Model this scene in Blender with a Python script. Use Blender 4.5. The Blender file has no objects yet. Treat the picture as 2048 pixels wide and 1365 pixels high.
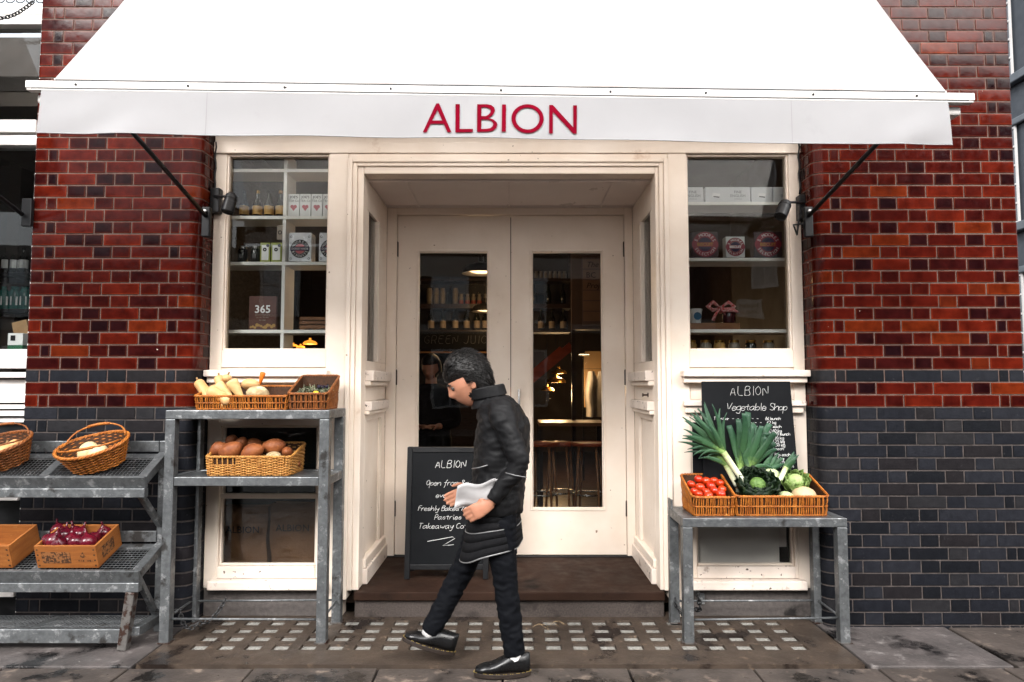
import bpy, bmesh, math, random
from mathutils import Vector, Matrix, noise as mnoise
from math import sin, cos, pi, radians

S = bpy.context.scene
COL = S.collection
rnd = random.Random(7)

# ------------------------------------------------------------------ camera
CAM = Vector((0.0, -4.20, 1.437)); PITCH = radians(3.65); FPX = 1380.0
cd = bpy.data.cameras.new('camera'); cd.sensor_width = 36; cd.lens = FPX / 2048 * 36
cd.clip_start = 0.05; cd.clip_end = 500
cam = bpy.data.objects.new('camera', cd); COL.objects.link(cam)
cam.location = CAM; cam.rotation_euler = (pi / 2 + PITCH, 0, 0)
S.camera = cam

# ------------------------------------------------------------------ overcast daylight
SUN_EL, SUN_AZ = radians(36), radians(-30)      # azimuth from -Y (towards the street), negative = left
sdir = Vector((sin(SUN_AZ) * cos(SUN_EL), -cos(SUN_AZ) * cos(SUN_EL), sin(SUN_EL)))
W = bpy.data.worlds.new('World'); S.world = W; W.use_nodes = True
nt = W.node_tree; nt.nodes.clear()
sky = nt.nodes.new('ShaderNodeTexSky'); sky.sky_type = 'NISHITA'; sky.sun_disc = False
sky.sun_elevation = SUN_EL; sky.sun_rotation = pi - SUN_AZ * -1
sky.dust_density = 4.0; sky.air_density = 1.0; sky.ozone_density = 1.0
hs = nt.nodes.new('ShaderNodeHueSaturation'); hs.inputs['Saturation'].default_value = 0.22
bg = nt.nodes.new('ShaderNodeBackground'); bg.inputs['Strength'].default_value = 0.13
wo = nt.nodes.new('ShaderNodeOutputWorld')
nt.links.new(sky.outputs[0], hs.inputs['Color']); nt.links.new(hs.outputs[0], bg.inputs['Color'])
nt.links.new(bg.outputs[0], wo.inputs['Surface'])
sl = bpy.data.lights.new('sun', 'SUN'); sl.energy = 1.3; sl.angle = radians(24); sl.color = (1.0, 0.97, 0.94)
so = bpy.data.objects.new('sun', sl); COL.objects.link(so)
so.rotation_euler = (-sdir).to_track_quat('-Z', 'Y').to_euler()
so.location = (-4, -8, 9)

S.view_settings.view_transform = 'Standard'; S.view_settings.look = 'None'
S.view_settings.exposure = 1.9; S.view_settings.gamma = 1.0
S.render.engine = 'CYCLES'
cy = S.cycles
cy.use_denoising = True
try: cy.denoiser = 'OPENIMAGEDENOISE'
except Exception: pass
cy.max_bounces = 10; cy.diffuse_bounces = 6; cy.glossy_bounces = 4; cy.transmission_bounces = 4
cy.transparent_max_bounces = 16; cy.caustics_reflective = False; cy.caustics_refractive = False
cy.sample_clamp_indirect = 6.0

# ------------------------------------------------------------------ measuring: a point of the place from its sight line and its distance
def P(px, py, Y):
    u = (px - 1024) / FPX; v = (682.5 - py) / FPX
    d = Vector((u, cos(PITCH) - v * sin(PITCH), sin(PITCH) + v * cos(PITCH)))
    return CAM + d * ((Y - CAM.y) / d.y)
def PXx(px, py, Y): return P(px, py, Y).x
def PZ(py, Y): return P(1024, py, Y).z

# ------------------------------------------------------------------ things, parts
OFF = {}
def tag(o, label=None, cat=None, group=None, kind=None):
    if label: o['label'] = label
    if cat: o['category'] = cat
    if group: o['group'] = group
    if kind: o['kind'] = kind
    return o
def thing(name, label, cat, loc=(0, 0, 0), rot=(0, 0, 0), group=None, world=True):
    o = bpy.data.objects.new(name, None); COL.objects.link(o)
    o.empty_display_size = 0.1
    o.location = loc; o.rotation_euler = rot if not isinstance(rot, (int, float)) else (0, 0, rot)
    OFF[o.name] = Vector(loc) if world else Vector((0, 0, 0))
    return tag(o, label, cat, group)
def link(name, me, mat=None, parent=None):
    o = bpy.data.objects.new(name, me); COL.objects.link(o)
    if mat is not None:
        if len(me.materials) == 0: me.materials.append(mat)
    if parent is not None:
        o.parent = parent; OFF[o.name] = OFF.get(parent.name, Vector((0, 0, 0)))
    return o
def copy_tree(o, parent=None):
    c = o.copy(); COL.objects.link(c); c.parent = parent
    OFF[c.name] = OFF.get(o.name, Vector((0, 0, 0)))
    for ch in list(o.children): copy_tree(ch, c)
    return c

class MB:
    """collects geometry for ONE mesh object"""
    def __init__(self): self.v = []; self.f = []; self.m = []; self.cur = 0; self.col = None; self.cols = []
    def add(self, vs, fs):
        b = len(self.v); self.v += [Vector(p) for p in vs]
        for f in fs: self.f.append([i + b for i in f]); self.m.append(self.cur); self.cols.append(self.col)
        return self
    def box(self, x0, x1, y0, y1, z0, z1):
        vs = [(x0,y0,z0),(x1,y0,z0),(x1,y1,z0),(x0,y1,z0),(x0,y0,z1),(x1,y0,z1),(x1,y1,z1),(x0,y1,z1)]
        return self.add(vs, [(3,2,1,0),(4,5,6,7),(0,1,5,4),(1,2,6,5),(2,3,7,6),(3,0,4,7)])
    def obox(self, c, ax, ay, az, hx, hy, hz):
        c = Vector(c); ax = Vector(ax).normalized(); ay = Vector(ay).normalized(); az = Vector(az).normalized()
        vs = []
        for dz in (-1, 1):
            for dx, dy in ((-1,-1),(1,-1),(1,1),(-1,1)):
                vs.append(c + ax*hx*dx + ay*hy*dy + az*hz*dz)
        return self.add(vs, [(3,2,1,0),(4,5,6,7),(0,1,5,4),(1,2,6,5),(2,3,7,6),(3,0,4,7)])
    def bar(self, a, b, w, h, up=(0,0,1)):
        a = Vector(a); b = Vector(b); d = (b - a); L = d.length; d.normalize()
        s = d.cross(Vector(up))
        if s.length < 1e-4: s = d.cross(Vector((0,1,0)))
        s.normalize(); u = s.cross(d)
        return self.obox((a + b) / 2, d, s, u, L/2, w/2, h/2)
    def tube(self, pts, r, n=6, closed=False, caps=True):
        pts = [Vector(p) for p in pts]; N = len(pts)
        rs = r if isinstance(r, (list, tuple)) else [r] * N
        ring = []; prev = None; base = len(self.v); vs = []; fs = []
        for i, p in enumerate(pts):
            a = pts[(i-1) % N] if (closed or i > 0) else p
            b = pts[(i+1) % N] if (closed or i < N-1) else p
            t = (b - a)
            if t.length < 1e-9: t = Vector((0,0,1))
            t.normalize()
            if prev is None:
                q = Vector((0,0,1)) if abs(t.z) < .9 else Vector((1,0,0))
                nrm = t.cross(q).normalized()
            else:
                nrm = prev - t * prev.dot(t)
                if nrm.length < 1e-6: nrm = t.cross(Vector((1,0,0)))
                nrm.normalize()
            prev = nrm; bn = t.cross(nrm)
            for k in range(n):
                a_ = 2*pi*k/n
                vs.append(p + (nrm*cos(a_) + bn*sin(a_)) * rs[i])
        M = N if closed else N-1
        for i in range(M):
            j = (i+1) % N
            for k in range(n):
                l = (k+1) % n
                fs.append((i*n+k, i*n+l, j*n+l, j*n+k))
        if caps and not closed:
            fs.append(tuple(reversed(range(n)))); fs.append(tuple((N-1)*n + k for k in range(n)))
        return self.add(vs, fs)
    def lathe(self, prof, n=16, c=(0,0,0), squash=1.0, rz=0):
        c = Vector(c); vs = []; fs = []
        for (r, z) in prof:
            for k in range(n):
                a = 2*pi*k/n + rz
                vs.append(c + Vector((r*cos(a), r*sin(a)*squash, z)))
        for i in range(len(prof)-1):
            for k in range(n):
                l = (k+1) % n
                fs.append((i*n+k, i*n+l, (i+1)*n+l, (i+1)*n+k))
        if prof[0][0] > 1e-5: fs.append(tuple(reversed(range(n))))
        if prof[-1][0] > 1e-5: fs.append(tuple((len(prof)-1)*n + k for k in range(n)))
        return self.add(vs, fs)
    def prism(self, poly, y0, y1):
        """polygon in XZ (ccw seen from -Y) pushed from y0 to y1"""
        n = len(poly)
        vs = [(x, y0, z) for x, z in poly] + [(x, y1, z) for x, z in poly]
        fs = [tuple(range(n)), tuple(reversed(range(n, 2*n)))]
        for i in range(n):
            j = (i+1) % n; fs.append((i, i+n, j+n, j))
        return self.add(vs, fs)
    def grid(self, fn, nu, nv):
        vs = [fn(i/nu, j/nv) for j in range(nv+1) for i in range(nu+1)]
        fs = [(j*(nu+1)+i, j*(nu+1)+i+1, (j+1)*(nu+1)+i+1, (j+1)*(nu+1)+i) for j in range(nv) for i in range(nu)]
        return self.add(vs, fs)
    def xf(self, M):
        self.v = [M @ p for p in self.v]; return self
    def mesh(self, name, off=None, smooth=False, bevel=0, weld=False, seg=2):
        vs = self.v if off is None else [p - off for p in self.v]
        me = bpy.data.meshes.new(name); me.from_pydata(vs, [], self.f)
        if any(self.m): me.polygons.foreach_set('material_index', self.m)
        if any(c is not None for c in self.cols):
            ca = me.color_attributes.new('Col', 'FLOAT_COLOR', 'CORNER')
            for p in me.polygons:
                c = self.cols[p.index] or (1,1,1,1)
                for li in p.loop_indices: ca.data[li].color = c
        if bevel or weld:
            bm = bmesh.new(); bm.from_mesh(me)
            if weld: bmesh.ops.remove_doubles(bm, verts=bm.verts, dist=1e-5)
            if bevel:
                es = [e for e in bm.edges if len(e.link_faces) == 2 and e.calc_face_angle(0) > 0.6]
                bmesh.ops.bevel(bm, geom=es, offset=bevel, segments=seg, affect='EDGES', profile=0.5, clamp_overlap=True)
            bm.to_mesh(me); bm.free()
        if smooth:
            me.polygons.foreach_set('use_smooth', [True]*len(me.polygons))
            if isinstance(smooth, float):
                me.set_sharp_from_angle(angle=smooth)
        me.update(); return me
    def build(self, name, mat, parent=None, smooth=False, bevel=0, weld=False, kind=None, seg=2):
        off = OFF.get(parent.name) if parent is not None else None
        me = self.mesh(name, off, smooth, bevel, weld, seg)
        mats = mat if isinstance(mat, (list, tuple)) else [mat]
        for m in mats: me.materials.append(m)
        o = link(name, me, None, parent)
        if kind: o['kind'] = kind
        return o
def one(name, mb, mat, label, cat, group=None, loc=None, smooth=False, bevel=0, kind=None):
    """a thing that is a single mesh; geometry in world space, origin moved to its base"""
    if loc is None:
        xs = [p.x for p in mb.v]; ys = [p.y for p in mb.v]; zs = [p.z for p in mb.v]
        loc = Vector(((min(xs)+max(xs))/2, (min(ys)+max(ys))/2, min(zs)))
    loc = Vector(loc)
    me = mb.mesh(name, loc, smooth, bevel)
    for m in (mat if isinstance(mat, (list, tuple)) else [mat]): me.materials.append(m)
    o = link(name, me); o.location = loc
    return tag(o, label, cat, group, kind)

# ------------------------------------------------------------------ materials
TONE = {'cream_paint': 1, 'weathered_paint': 1, 'soffit_paint': 1, 'awning_canvas': 1, 'valance_canvas': 1, 'awning_rail_paint': .75, 'neighbour_paint': .9, 'shelf_white': 1, 'white_card': 1, 'pale_board': 1,
        'glazed_brick': .72, 'engineering_brick': .82, 'lime_mortar': .44, 'sooty_mortar': 1.2, 'york_stone': .66, 'grey_concrete': .66, 'brown_concrete': .58, 'prism_glass': .40,
        'brown_step_stone': .50, 'granite_riser': .55, 'granite_plinth': .6, 'galvanised_steel': .85, 'rusted_galvanised_steel': .7, 'chalk': 1, 'white_sock': .9, 'skin': .8,
        'white_paper': .9, 'silver_white_tin': 1, 'grey_white_card': 1, 'chalkboard': .6, 'black_leather': .55, 'black_denim': .6}
def tn(c, k): return tuple(x*k for x in c)
def pm(name, c1, c2=None, scale=6.0, rough=0.5, rvar=0.12, metal=0.0, bump=0.08, bscale=60.0, coat=0.0,
       vcol=False, stain=None, sscale=2.0, sthr=0.55, srough=None, stretch=(1,1,1), spec=0.28, chips=None, space='w',
       emis=None, estr=0, bdist=0.01, sheen=0.0, sub=0.0, wear=None, mixlo=.35, mixhi=.68):
    k = TONE.get(name, .78); c1 = tn(c1, k); c2 = tn(c2, k) if c2 else None
    if wear is not None: wear = (tn(wear[0], k), *wear[1:])
    if stain is not None: stain = tn(stain, k)
    if chips is not None: chips = (tn(chips[0], k), *chips[1:])
    m = bpy.data.materials.new(name); m.use_nodes = True; t = m.node_tree; N = t.nodes; L = t.links
    b = N['Principled BSDF']
    if space == 'w':
        g = N.new('ShaderNodeNewGeometry'); co = g.outputs['Position']
    else:
        g = N.new('ShaderNodeTexCoord'); co = g.outputs['Object']
    mp = N.new('ShaderNodeMapping'); mp.inputs['Scale'].default_value = stretch
    L.new(co, mp.inputs['Vector']); co = mp.outputs[0]
    def nz(sc, det=5, ro=.55):
        n = N.new('ShaderNodeTexNoise'); n.inputs['Scale'].default_value = sc
        n.inputs['Detail'].default_value = det; n.inputs['Roughness'].default_value = ro
        L.new(co, n.inputs['Vector']); return n.outputs['Fac']
    def mr(src, a, b_, c, d):
        r = N.new('ShaderNodeMapRange'); r.inputs[1].default_value = a; r.inputs[2].default_value = b_
        r.inputs[3].default_value = c; r.inputs[4].default_value = d; L.new(src, r.inputs[0]); return r.outputs[0]
    def mix(f, a, b_, mode='MIX'):
        x = N.new('ShaderNodeMix'); x.data_type = 'RGBA'; x.blend_type = mode
        for s, i in ((f, 0), (a, 6), (b_, 7)):
            if hasattr(s, 'links') or hasattr(s, 'is_linked'): L.new(s, x.inputs[i])
            else: x.inputs[i].default_value = s if isinstance(s, (int, float)) else (*s[:3], 1)
        return x.outputs[2]
    c2 = c2 or tuple(c * .82 for c in c1)
    n1 = nz(scale)
    col = mix(mr(n1, mixlo, mixhi, 0, 1), c1, c2)
    if vcol:
        a = N.new('ShaderNodeVertexColor'); a.layer_name = 'Col'
        col = mix(1.0, col, a.outputs[0], 'MULTIPLY')
    rsock = mr(nz(scale * 2.3), .3, .7, max(.02, rough - rvar), min(1, rough + rvar))
    if wear is not None:            # (colour, scale, threshold, width)
        w = mr(nz(wear[1], 9, .68), wear[2], wear[2] + wear[3], 0, 1)
        col = mix(w, col, wear[0])
    if stain is not None:
        s = mr(nz(sscale, 7, .6), sthr, sthr + .07, 0, 1)
        col = mix(s, col, stain)
        if srough is not None:
            x = N.new('ShaderNodeMix'); x.data_type = 'FLOAT'; L.new(s, x.inputs[0]); L.new(rsock, x.inputs[2]); x.inputs[3].default_value = srough
            rsock = x.outputs[0]
    if chips is not None:           # (colour, scale, thr)
        c = mr(nz(chips[1], 3, .5), chips[2], chips[2] + .012, 0, 1)
        col = mix(c, col, chips[0])
    L.new(col, b.inputs['Base Color']); L.new(rsock, b.inputs['Roughness'])
    b.inputs['Metallic'].default_value = metal; b.inputs['Specular IOR Level'].default_value = spec
    b.inputs['Coat Weight'].default_value = coat; b.inputs['Coat Roughness'].default_value = .08
    if sheen: b.inputs['Sheen Weight'].default_value = sheen
    if sub: b.inputs['Subsurface Weight'].default_value = sub; b.inputs['Subsurface Radius'].default_value = (.02,.008,.004)
    if bump:
        bp = N.new('ShaderNodeBump'); bp.inputs['Strength'].default_value = bump; bp.inputs['Distance'].default_value = bdist
        L.new(nz(bscale, 6), bp.inputs['Height']); L.new(bp.outputs[0], b.inputs['Normal'])
    if emis: b.inputs['Emission Color'].default_value = (*emis, 1); b.inputs['Emission Strength'].default_value = estr
    return m
def glass(name, tint=(.95,.965,.96), ior=1.34, rough=0.0, smear=True):
    m = bpy.data.materials.new(name); m.use_nodes = True; t = m.node_tree; N = t.nodes; L = t.links; N.clear()
    o = N.new('ShaderNodeOutputMaterial'); mx = N.new('ShaderNodeMixShader'); tr = N.new('ShaderNodeBsdfTransparent')
    gl = N.new('ShaderNodeBsdfGlossy'); fr = N.new('ShaderNodeFresnel'); fr.inputs['IOR'].default_value = ior
    tr.inputs['Color'].default_value = (*tint, 1); gl.inputs['Roughness'].default_value = rough
    L.new(fr.outputs[0], mx.inputs[0]); L.new(tr.outputs[0], mx.inputs[1]); L.new(gl.outputs[0], mx.inputs[2])
    if smear:
        g = N.new('ShaderNodeNewGeometry'); n = N.new('ShaderNodeTexNoise'); n.inputs['Scale'].default_value = 2.2
        L.new(g.outputs['Position'], n.inputs['Vector'])
        bp = N.new('ShaderNodeBump'); bp.inputs['Strength'].default_value = .05; bp.inputs['Distance'].default_value = .02
        L.new(n.outputs[0], bp.inputs['Height']); L.new(bp.outputs[0], gl.inputs['Normal'])
    L.new(mx.outputs[0], o.inputs[0]); return m
def emit(name, c, s):
    m = bpy.data.materials.new(name); m.use_nodes = True; t = m.node_tree; t.nodes.clear()
    o = t.nodes.new('ShaderNodeOutputMaterial'); e = t.nodes.new('ShaderNodeEmission')
    e.inputs[0].default_value = (*c, 1); e.inputs[1].default_value = s; t.links.new(e.outputs[0], o.inputs[0]); return m

M = {}
M['paint'] = pm('cream_paint', (.77,.675,.582), (.70,.595,.495), 3, .38, .1, bump=.05, bscale=35, wear=((.50,.36,.26), 3.0, .66, .1), chips=((.22,.15,.11), 28, .74))
M['paint_dirty'] = pm('weathered_paint', (.72,.635,.565), (.62,.53,.455), 4, .45, .1, bump=.06, bscale=45, wear=((.20,.14,.11), 9, .60, .1), chips=((.10,.07,.06), 30, .68))
M['soffit'] = pm('soffit_paint', (.72,.64,.60), (.66,.58,.54), 2, .35, .1, bump=.03)
M['glaze'] = pm('glazed_brick', (1.08,1.38,1.05), (.46,.52,.44), 11, .15, .08, bump=.12, bscale=24, coat=.0, spec=.10, vcol=True, chips=((.62,.50,.42), 21, .755), bdist=.004)
M['blue'] = pm('engineering_brick', (1,1,1), (.66,.66,.68), 24, .50, .14, bump=.3, bscale=70, vcol=True, wear=((.045,.044,.047), 26, .62, .12), bdist=.004, spec=.09)
M['mortar'] = pm('lime_mortar', (.27,.18,.15), (.15,.095,.08), 18, .9, .05, bump=.3, bscale=140)
M['mortar_dark'] = pm('sooty_mortar', (.060,.049,.045), (.026,.023,.022), 14, .9, .05, bump=.3, bscale=140)
M['galv'] = pm('galvanised_steel', (.17,.18,.185), (.10,.105,.11), 34, .42, .12, metal=.6, bump=.05, bscale=60, wear=((.36,.37,.375), 17, .55, .10), stain=(.05,.047,.045), sscale=8, sthr=.60)
M['galv_rust'] = pm('rusted_galvanised_steel', (.17,.16,.15), (.10,.09,.085), 22, .5, .1, metal=.4, bump=.1, bscale=90, stain=(.05,.025,.018), sscale=22, sthr=.50)
M['black_metal'] = pm('black_metal', (.005,.005,.006), (.008,.008,.009), 20, .42, .1, bump=.03, spec=.3)
M['steel'] = pm('brushed_steel', (.45,.44,.43), (.36,.35,.34), 30, .28, .08, metal=1, bump=.02)
M['crimson'] = pm('crimson_print', (.20,.0015,.014), (.16,.0012,.012), 8, .9, .05, bump=.02, spec=.03)
M['slate'] = pm('chalkboard', (.0045,.0055,.007), (.009,.010,.012), 5, .6, .1, bump=.04, spec=.12, wear=((.017,.018,.020), 4, .6, .25))
M['black_wood'] = pm('black_painted_wood', (.005,.0055,.0065), (.009,.009,.010), 12, .45, .1, bump=.08, bscale=60)
M['chalk'] = pm('chalk', (.78,.78,.76), (.55,.55,.54), 60, .9, .05, bump=.1)
M['chalk_grey'] = pm('grey_chalk', (.13,.13,.13), (.07,.07,.07), 60, .9, .05, bump=.1)  # chalk in a darker grey than the main writing
M['pane'] = glass('window_glass'); M['pane_shiny'] = glass('bright_window_glass', ior=1.43)
M['wine'] = pm('dark_bottle_glass', (.010,.014,.011), (.014,.012,.010), 8, .08, .03, bump=0, coat=.2)
M['white'] = pm('white_card', (.74,.73,.72), (.68,.67,.66), 8, .5, .05, bump=.02)
M['shelf'] = pm('shelf_white', (.86,.83,.79), (.80,.77,.73), 4, .45, .06, bump=.02)

def canvas(name, c1, c2, tr=.68):
    m = pm(name, c1, c2, 2.5, .8, .06, bump=.05, bscale=9, wear=(tn(c1, .80), 4, .58, .22), bdist=.02); t = m.node_tree
    b = t.nodes['Principled BSDF']; o = t.nodes['Material Output']; x = t.nodes.new('ShaderNodeMixShader'); x.inputs[0].default_value = tr
    tl = t.nodes.new('ShaderNodeBsdfTranslucent'); tl.inputs[0].default_value = (.97,.93,.89,1)
    t.links.new(b.outputs[0], x.inputs[1]); t.links.new(tl.outputs[0], x.inputs[2]); t.links.new(x.outputs[0], o.inputs['Surface']); return m
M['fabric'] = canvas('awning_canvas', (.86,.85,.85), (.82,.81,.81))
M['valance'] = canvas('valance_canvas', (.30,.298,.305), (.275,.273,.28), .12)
# ================================================================== ground
M['flag'] = pm('york_stone', (.108,.089,.078), (.058,.049,.044), 3.5, .42, .16, bump=.35, bscale=26, wear=((.30,.235,.19), 9, .56, .12), stain=(.014,.012,.011), sscale=3.4, sthr=.54, srough=.18, spec=.2, chips=((.5,.46,.42), 24, .765))
M['concrete'] = pm('grey_concrete', (.14,.122,.117), (.085,.076,.073), 5, .45, .14, bump=.25, bscale=60, wear=((.27,.245,.235), 11, .56, .12), stain=(.009,.0085,.009), sscale=1.9, sthr=.535, srough=.2, spec=.2, chips=((.5,.47,.44), 30, .77))
M['lightslab'] = pm('brown_concrete', (.105,.077,.058), (.058,.044,.035), 4, .42, .14, bump=.3, bscale=120, wear=((.21,.15,.105), 16, .58, .12), stain=(.026,.019,.016), sscale=2.6, sthr=.55, srough=.22, spec=.2)
M['gap'] = pm('dirt_in_joints', (.020,.017,.015), (.035,.03,.026), 30, .9, .05, bump=.3)
M['asphalt'] = pm('asphalt', (.05,.05,.052), (.035,.035,.037), 8, .7, .1, bump=.4, bscale=120)
M['prism'] = pm('prism_glass', (.62,.61,.56), (.44,.43,.39), 22, .25, .1, bump=.08, bscale=40, wear=((.16,.14,.12), 26, .60, .10))
g = MB().grid(lambda u, v: (-60 + 120*u, -60 + 120*v, -.16), 1, 1).build('ground', M['asphalt']); tag(g, kind='structure')
road = MB().box(-30, 30, -11.5, -3.0, -.158, -.13).build('road', M['asphalt']); tag(road, kind='structure')
pave = MB().box(-12, 4.6, -3.0, 0.9, -.14, -.028).build('pavement', M['gap']); tag(pave, kind='structure')
far = MB().box(-30, 30, -15.9, -11.5, -.158, 0).build('far_pavement', M['concrete']); tag(far, kind='structure')
kerb = MB().box(-12, 4.6, -3.3, -3.012, -.157, -.004).build('kerb', M['concrete'], bevel=.015); tag(kerb, kind='structure')
def slab(x0, x1, y0, y1, mat, top=0.0, name='flagstone', tilt=True):
    mb = MB(); n = 6
    w = .005
    t = rnd.uniform(-.0025, .0025) if tilt else 0
    mb.box(x0 + w, x1 - w, y0 + w, y1 - w, -.026, top + t)
    return mb.build(name, mat, pave, bevel=.006, seg=2)
xs = [-1.95 + .635 * i for i in range(-6, 9)]
for i in range(len(xs) - 1):
    if xs[i] < 4.0: slab(xs[i], min(xs[i+1], 4.55), -1.18, -.585, M['flag'])
for k, (ya, yb, sh) in enumerate(((-1.80, -1.19, .31), (-2.4, -1.81, .1), (-2.98, -2.41, .42))):
    for i in range(len(xs) - 1):
        if xs[i] + sh < 3.9: slab(xs[i] + sh, xs[i+1] + sh, ya, yb, M['flag'])
slab(-3.40, -1.945, -.575, .3, M['concrete'], .001, tilt=False)
for i in range(5): slab(-3.42 - 1.45*(i+1), -3.42 - 1.45*i, -.575, .3, M['concrete'], .001)
slab(1.83, 2.575, -.575, .3, M['concrete'], .002, tilt=False)
slab(2.59, 3.35, -.575, .1, M['flag']); slab(3.36, 4.1, -.575, .1, M['flag'])
slab(3.2, 4.55, .11, .9, M['concrete'])
# pavement light: a brown slab with rows of prism glasses sunk in it
PLX = [-1.715 + .1495 * i for i in range(23)]; PLY = [-.315 + .128 * j for j in range(4)]
hw, hd = .044, .041
pl = MB()
x0, x1, y0, y1 = -1.935, 1.815, -.553, .28
ex = [x0] + [e for x in PLX for e in (x - hw, x + hw)] + [x1]
ey = [y0] + [e for y in PLY for e in (y - hd, y + hd)] + [y1]
for j in range(len(ey) - 1):
    for i in range(len(ex) - 1):
        if i % 2 == 1 and j % 2 == 1:
            a, b, c, d = ex[i], ex[i+1], ey[j], ey[j+1]; s = .003; z = -.013
            pl.add([(a,c,.003),(b,c,.003),(b,d,.003),(a,d,.003),(a+s,c+s,z),(b-s,c+s,z),(b-s,d-s,z),(a+s,d-s,z)],
                   [(0,1,5,4),(1,2,6,5),(2,3,7,6),(3,0,4,7)])
        else:
            pl.add([(ex[i],ey[j],.003),(ex[i+1],ey[j],.003),(ex[i+1],ey[j+1],.003),(ex[i],ey[j+1],.003)], [(0,1,2,3)])
pl.add([(x0,y0,.003),(x1,y0,.003),(x1,y0,-.026),(x0,y0,-.026)], [(3,2,1,0)])
pl.add([(x1,y0,.003),(x1,y1,.003),(x1,y1,-.026),(x1,y0,-.026)], [(3,2,1,0)])
pl.add([(x0,y0,.003),(x0,y1,.003),(x0,y1,-.026),(x0,y0,-.026)], [(0,1,2,3)])
plo = pl.build('pavement_light', M['lightslab'], pave, weld=True)
pg = MB(); pg.add([(-hw,-hd,-.02),(hw,-hd,-.02),(hw,hd,-.02),(-hw,hd,-.02),(-hw+.004,-hd+.004,-.008),(hw-.004,-hd+.004,-.008),(hw-.004,hd-.004,-.008),(-hw+.004,hd-.004,-.008),(0,0,-.0095)],
       [(0,1,5,4),(1,2,6,5),(2,3,7,6),(3,0,4,7),(4,5,8),(5,6,8),(6,7,8),(7,4,8)])
pgm = pg.mesh('prism_glass'); pgm.materials.append(M['prism'])
for x in PLX:
    for y in PLY:
        o = link('prism_glass', pgm, None, plo); o.location = (x, y, rnd.uniform(-.002, .001))
# litter on the pavement light
lf = MB()
for k in range(7):
    c = Vector((.20 + rnd.uniform(-.09,.09), .02 + rnd.uniform(-.05,.05), .006)); a = rnd.uniform(0, pi)
    lf.tube([c - Vector((cos(a), sin(a), 0))*.04, c + Vector((0,0,.012)), c + Vector((cos(a), sin(a), 0))*.045], .0012, 4)
one('straw_wisp', lf, pm('dry_straw', (.42,.30,.17)), 'wisp of dry straw lying on the pavement light before the step', 'straw')

# ================================================================== brick piers
PITCHZ = .076; Z0 = 1.303 - 18 * PITCHZ; JN = .0058
RED = {'S': [((.105,.0080,.0045),4), ((.062,.0046,.0038),6), ((.135,.0145,.005),1.3), ((.036,.0036,.0044),4), ((.082,.0060,.0042),5)],
       'H': [((.044,.0038,.0038),5), ((.020,.0030,.0046),5), ((.066,.0054,.0042),4), ((.098,.0105,.0045),1), ((.015,.0033,.0058),3)]}
BLU = [((.0165,.0176,.0225),4), ((.0112,.0123,.0165),4), ((.0195,.0190,.0210),2), ((.0140,.0124,.0138),2), ((.0075,.0084,.0110),3)]
def pick(lst):
    r = rnd.uniform(0, sum(w for _, w in lst))
    for i, (c, w) in enumerate(lst):
        r -= w
        if r <= 0: return i
    return len(lst) - 1
def brick_verts(pos, s0, s1, samples, h, tone, rim, lip=.012):
    """pos(s) -> (x, y, nx, ny) along the wall face; a pillow-edged brick face with its edges sunk into the joint"""
    b, i_ = .0022, .010
    ss = [(s0, lip, 1), (s0 + b, .0003, 1), (s0 + i_, 0, 0)] + [(s, 0, 0) for s in samples if s0 + i_ + .004 < s < s1 - i_ - .004] + [(s1 - i_, 0, 0), (s1 - b, .0003, 1), (s1, lip, 1)]
    zz = [(0, lip, 1), (b, .0003, 1), (i_, 0, 0), (h - i_, 0, 0), (h - b, .0003, 1), (h, lip, 1)]
    vs, cs = [], []
    for z, dz, kz in zz:
        for s, ds, ks in ss:
            x, y, nx, ny = pos(s); d = max(dz, ds)
            vs.append((x - nx*d, y - ny*d, z)); cs.append(rim if (kz or ks) else tone)
    n = len(ss)
    fs = [(j*n+i, j*n+i+1, (j+1)*n+i+1, (j+1)*n+i) for j in range(len(zz)-1) for i in range(n-1)]
    return vs, fs, cs
def mk_brick(name, vs, fs, cs, mat):
    me = bpy.data.meshes.new(name); me.from_pydata(vs, [], fs)
    a = me.color_attributes.new('Col', 'FLOAT_COLOR', 'POINT')
    for i, c in enumerate(cs): a.data[i].color = (*c, 1)
    me.polygons.foreach_set('use_smooth', [True]*len(fs)); me.set_sharp_from_angle(angle=.7); me.materials.append(mat); return me
BM = {}
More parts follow.
